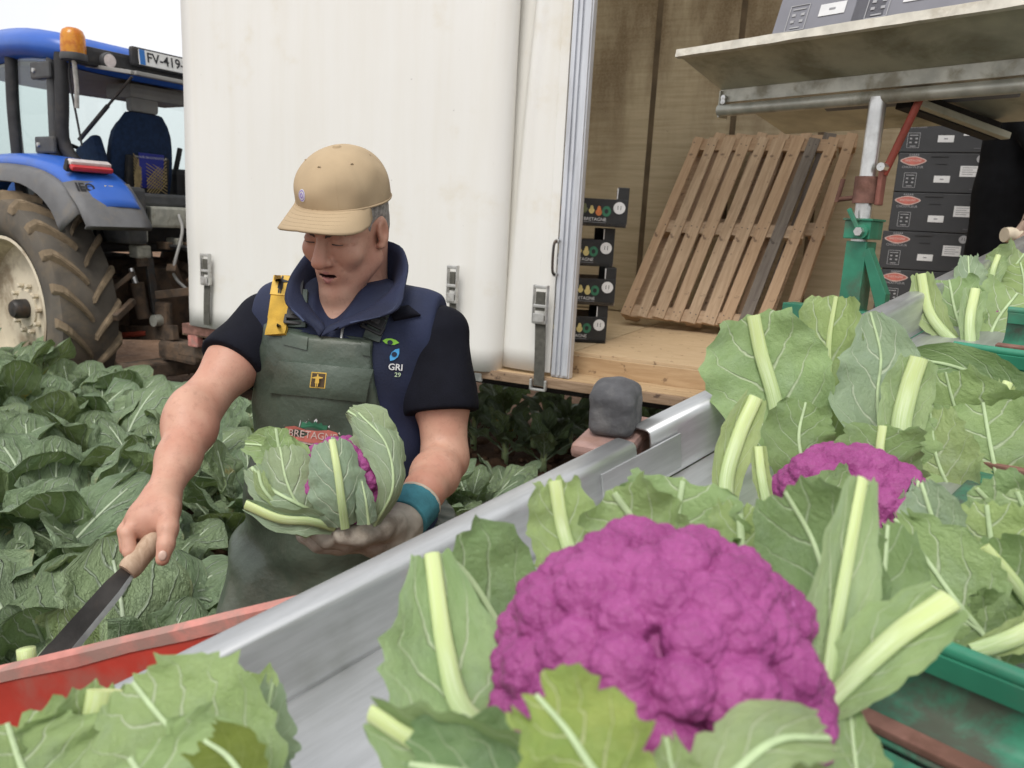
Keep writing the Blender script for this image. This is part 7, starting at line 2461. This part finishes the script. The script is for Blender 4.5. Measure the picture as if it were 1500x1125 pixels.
    for j in range(11):
        u = j / 10
        row = []
        for i in range(nb_):
            a = (i / (nb_ - 1) - 0.5) * 2 * 1.18
            bx_, by_, bz_ = cap_pt(a, 0.0)
            ln = 0.071 * (math.cos(a / 1.18 * math.pi / 2)) ** 0.55
            dirx, diry = math.sin(a * 0.42), math.cos(a * 0.42)
            x = bx_ + dirx * ln * u
            y = by_ + diry * ln * u
            z = bz_ + 0.001 - 0.17 * ln * u - (abs(x) / 0.085) ** 2 * 0.026 * u
            row.append(hwor(x, y, z))
        rows.append(row)
    sheet('cap_brim', rows, M['cap'], capo, 0.0034, True, True, 80)
    for k in range(1, 6):   # rows of stitching
        u = k / 6
        st = []
        for i in range(nb_):
            a = (i / (nb_ - 1) - 0.5) * 2 * 1.18 * 0.985
            bx_, by_, bz_ = cap_pt(a, 0.0)
            ln = 0.071 * (math.cos(a / 1.18 * math.pi / 2)) ** 0.55
            x = bx_ + math.sin(a * 0.42) * ln * u; y = by_ + math.cos(a * 0.42) * ln * u
            st.append(hwor(x, y, bz_ + 0.001 - 0.17 * ln * u - (abs(x) / 0.085) ** 2 * 0.026 * u + 0.0016))
        tube('brim_stitching', st, 0.0006, M['cap_under'], capo, 5, True)
    # round woven badge on the front of the crown
    def badge(r0, r1, mat, lift, name):
        vs, fs = [], []
        az0, el0 = 0.30, 0.215
        for i in range(24):
            for r in (r0, r1):
                a = 2 * math.pi * i / 24
                vs.append(hwor(*cap_pt(az0 + r * math.cos(a) * 9.5, el0 + r * math.sin(a) * 8.2, lift)))
        for i in range(24):
            k = (i + 1) % 24
            fs.append((i * 2, i * 2 + 1, k * 2 + 1, k * 2))
        if r0 == 0: pass
        obj(name, make_mesh(name, vs, fs, M[mat], False), capo, True)
    badge(0.0, 0.0108, 'print_white', 0.0018, 'cap_badge')
    badge(0.0078, 0.0092, 'purple_thread', 0.0024, 'badge_ring')
    badge(0.0026, 0.0045, 'purple_thread', 0.0024, 'badge_mark')
    nl0, nl1 = at(238.5, 808, 1.2045), at(237.5, 820, 1.2035)
    nv = (EYE - nl0).normalized()
    bmn = bmesh.new()
    bmesh.ops.create_uvsphere(bmn, u_segments=14, v_segments=8, radius=1.0, matrix=basis((nl0 + nl1) / 2 - nv * 0.001, nv.cross(nl1 - nl0), nl1 - nl0) @ Matrix.Diagonal((0.0062, 0.0080, 0.0022, 1)))
    bm_obj('thumb_nail', bmn, M['nail'], t, True, True)
    # ---------------- long knife
    kn = thing('harvest_knife', 'long dark knife with a worn wooden handle in the man\'s bare hand', 'knife', Matrix.Translation(at(205, 810, 1.24)))
    h0, h1 = at(237, 780, 1.262), at(186, 838, 1.215)
    kd = (h1 - h0).normalized()
    pts = [h0.lerp(h1, i / 10) for i in range(11)]
    tube('handle', pts, [0.0135, 0.0155, 0.016, 0.0155, 0.0148, 0.0145, 0.0145, 0.0150, 0.0155, 0.0155, 0.0135], M['handle_wood'], kn, 14, True, 0, 1.25)
    tip = at(80, 962, 1.12)
    view = (EYE - h1).normalized()
    sdv = kd.cross(view).normalized()
    bd = (tip - h1).normalized()
    perp = bd.cross(view).normalized()
    W0, W1 = 0.017, 0.020
    prof_b = [(-0.02, 0.010), (0.01, 0.014), (0.03, W0), (0.10, 0.0185), (0.20, W1), ((tip - h1).length - 0.01, 0.020)]
    vs, fs = [], []
    nrm = perp.cross(bd).normalized()
    for s_, w_ in prof_b:
        c_ = h1 + bd * s_
        vs += [c_ + perp * w_ * 0.9 + nrm * 0.0016, c_ - perp * w_ * 0.55 + nrm * 0.0014, c_ - perp * w_, c_ - perp * w_ * 0.55 - nrm * 0.0014, c_ + perp * w_ * 0.9 - nrm * 0.0016]
    for i in range(len(prof_b) - 1):
        for k in range(5):
            fs.append((i * 5 + k, i * 5 + (k + 1) % 5, (i + 1) * 5 + (k + 1) % 5, (i + 1) * 5 + k))
    fs += [(4, 3, 2, 1, 0), tuple((len(prof_b) - 1) * 5 + k for k in range(5))]
    me = make_mesh('blade', vs, fs, [M['blade'], M['blade_edge']], False)
    for p in me.polygons:
        k = p.index % 5
        if p.index < 25 and k in (1, 2): p.material_index = 1
    obj('blade', me, kn, True)
    # ---------------- the head held on the gloved hand
    cH = at(492, 708, 1.225)
    Hh = head_thing('cauliflower wrapped in leaves held on the man\'s gloved hand, a sliver of purple showing', cH)
    add_curd(Hh, 0.078, axes(Vector((0.35, -0.5, 0.8)), Vector((1, 0, 0)), at(505, 712, 1.245)), 70, 70, 12, False, 0.95)
    Lf = lambda *a, **k: cut_leaf(Hh, *a, **k)
    Lf([(505, 772, 1.165), (500, 735, 1.150), (494, 690, 1.150), (486, 645, 1.165)], [0.030, 0.048, 0.046, 0.030], (0.011, 0.0085), 'leaf_mint', 8, -0.35, 0.03, 81.3, edge=0.05)
    Lf([(548, 770, 1.20), (575, 715, 1.185), (565, 650, 1.20), (525, 605, 1.22)], [0.010, 0.022, 0.040, 0.020], (0.006, 0.004), 'leaf_mint', 20, -0.4, 0.03, 82.3, edge=0.04)
    Lf([(560, 690, 1.215), (545, 650, 1.21), (535, 620, 1.215), (510, 602, 1.225)], [0.040, 0.045, 0.040, 0.012], (0.006, 0.004), 'leaf_mint', -10, -0.3, 0.04, 82.9, edge=0.04)
    Lf([(540, 768, 1.168), (536, 735, 1.160), (530, 705, 1.165)], [0.016, 0.017, 0.006], (0.006, 0.003), 'leaf_mint', 10, -0.3, 0.04, 83.4, n=14)
    Lf([(470, 775, 1.19), (440, 745, 1.17), (420, 705, 1.17), (410, 655, 1.185)], [0.028, 0.050, 0.052, 0.030], (0.007, 0.004), 'leaf_mint', -8, -0.3, 0.04, 84.4)
    Lf([(490, 772, 1.18), (455, 762, 1.16), (410, 758, 1.155), (362, 738, 1.16)], [0.014, 0.024, 0.022, 0.010], (0.010, 0.013), 'leaf_mint', -28, 0.25, 0.04, 85.4, edge=0.05)
    Lf([(470, 755, 1.185), (430, 735, 1.165), (395, 715, 1.17), (368, 685, 1.18)], [0.02, 0.034, 0.034, 0.014], (0.006, 0.0075), 'leaf_mint', 15, -0.2, 0.04, 86.4)
    Lf([(450, 720, 1.215), (420, 680, 1.215), (390, 655, 1.22), (360, 650, 1.225)], [0.03, 0.040, 0.034, 0.012], (0.005, 0.004), 'leaf_cut', 10, 0.2, 0.05, 87.4)
    Lf([(415, 690, 1.20), (408, 655, 1.205), (404, 628, 1.21)], [0.02, 0.026, 0.018], (0.006, 0.006), 'leaf_cut', 10, 0.2, 0.05, 88.4, n=14)
    Lf([(405, 740, 1.165), (385, 715, 1.16), (378, 690, 1.165)], [0.006, 0.012, 0.008], (0.006, 0.006), 'leaf_pale', 10, 0.2, 0.05, 89.1, n=12)
    return t
M['vest_pipe'] = simple('vest_piping', (0.03, 0.045, 0.10), 0.7, 0, 0.1, 20, 0.1)
M['gold_bright'] = simple('gold_print', (0.62, 0.40, 0.07), 0.6, 0, 0.1, 30, 0)
M['badge_brown'] = simple('badge_brown', (0.07, 0.045, 0.02), 0.6, 0, 0.1, 30, 0)
M['logo_pale'] = simple('logo_pale_green', (0.48, 0.60, 0.40), 0.7, 0, 0.05, 30, 0)
man = build_man()

def build_helper():
    """the worker in black standing in the trailer, mostly behind the table"""
    p0 = TM @ Vector((4.80, 0.50, 1.0))
    t = thing('person', 'person in black clothes standing in the trailer beside the charcoal boxes, one gloved hand hanging', 'person', Matrix.Translation(p0))
    X = npv(TX); Y = npv(TY); o = npv(p0)
    w = lambda x, y, z: o + X * x + Y * y + npv((0, 0, z))
    hand = npv(at(1502, 343, 3.30))
    elb = hand + X * 0.10 + Y * 0.08 + npv((0, 0, 0.24))
    def f_body(P):
        d = s_cone(P, w(-0.10, 0.03, 0.06), w(-0.12, 0, 0.48), 0.07, 0.085)
        d = smin(d, s_cone(P, w(-0.12, 0, 0.48), w(-0.10, 0, 0.90), 0.085, 0.115), 0.04)
        e = smin(s_cone(P, w(0.12, 0.03, 0.06), w(0.12, 0, 0.48), 0.07, 0.085), s_cone(P, w(0.12, 0, 0.48), w(0.10, 0, 0.90), 0.085, 0.115), 0.04)
        d = np.minimum(d, e)
        q = P - o
        d = smin(d, s_cone(P, w(-0.07, 0, 0.95), w(0.07, 0, 0.95), 0.155, 0.155), 0.06)
        d = smin(d, s_cone(P, w(-0.08, 0, 1.28), w(0.08, 0, 1.28), 0.15, 0.15), 0.08)
        d = smin(d, s_cone(P, w(-0.09, -0.02, 0.55), w(-0.09, -0.02, 1.35), 0.135, 0.14), 0.05)
        d = smin(d, s_cone(P, w(-0.15, 0, 1.42), w(0.15, 0, 1.42), 0.075, 0.075), 0.05)
        return d
    def f_arms(P):
        d = s_chain(P, [w(-0.19, 0, 1.40), elb, hand * 0.9 + elb * 0.1], [0.065, 0.05, 0.033], 0.03)
        return smin(d, s_chain(P, [w(0.20, 0, 1.40), w(0.27, -0.03, 1.10), w(0.25, -0.2, 0.95)], [0.065, 0.05, 0.035], 0.03), 0.02)
    def f_cloth(P):
        return smin(f_body(P), f_arms(P), 0.02) - 0.008 * wave(P, 22, 3)
    def f_skin(P):
        d = s_cone(P, w(0, 0.0, 1.44), w(0, -0.02, 1.56), 0.06, 0.055)
        d = smin(d, s_ell(P, w(0, -0.03, 1.65), (0.078, 0.095, 0.115)), 0.02)
        d = smin(d, s_ell(P, w(0.0, -0.128, 1.635), (0.014, 0.016, 0.02)), 0.01)
        d = smin(d, f_body(P) + 0.02, 0.02); d = smin(d, f_arms(P) + 0.012, 0.02)
        return d
    lo, hi = o - npv((0.55, 0.55, 0.02)), o + npv((0.55, 0.55, 1.85))
    lo = np.minimum(lo, hand - 0.1)
    v, f = sdf_mesh(f_skin, lo, hi, 0.016)
    obj('body', np_mesh('body', v, f, M['skin']), t, True)
    v, f = sdf_mesh(f_cloth, lo, hi, 0.016)
    obj('clothes', np_mesh('clothes', v, f, M['black_cloth']), t, True)
    # gloved fist with curled fingers round a short pale handle
    K = lambda *a: npv(at(*a))
    def f_fist(P):
        d = s_chain(P, [K(1512, 318, 3.32), K(1508, 335, 3.31)], [0.034, 0.038], 0.01)
        for i in range(4):
            dz = i * 0.018
            a = K(1500, 328, 3.27 + dz); b = K(1490, 340, 3.255 + dz); c = K(1494, 354, 3.265 + dz); e = K(1504, 356, 3.28 + dz)
            d = smin(d, s_chain(P, [a, b, c, e], [0.015, 0.0145, 0.0135, 0.012], 0.004), 0.006)
        d = smin(d, s_chain(P, [K(1515, 330, 3.25), K(1503, 345, 3.235), K(1492, 352, 3.235)], [0.018, 0.015, 0.012], 0.004), 0.008)
        return d
    c = K(1500, 340, 3.28)
    v, f = sdf_mesh(f_fist, c - 0.14, c + 0.14, 0.0048)
    obj('glove', np_mesh('glove', v, f, M['glove_brown']), t, True)
    lid = [at(1471, 340, 3.26), at(1485, 341, 3.265), at(1500, 344, 3.27)]
    tube('held_grip', [at(1471, 344, 3.26), at(1478, 344, 3.262), at(1500, 347, 3.27)], [0.030, 0.032, 0.026], M['grip_cream'], t, 14, True)
    return t
M['glove_brown'] = simple('worn_brown_glove', (0.27, 0.19, 0.145), 0.8, 0, 0.2, 25, 0.4)
M['grip_cream'] = simple('cream_grip', (0.58, 0.50, 0.38), 0.7, 0, 0.1, 25, 0.2)
helper = build_helper()
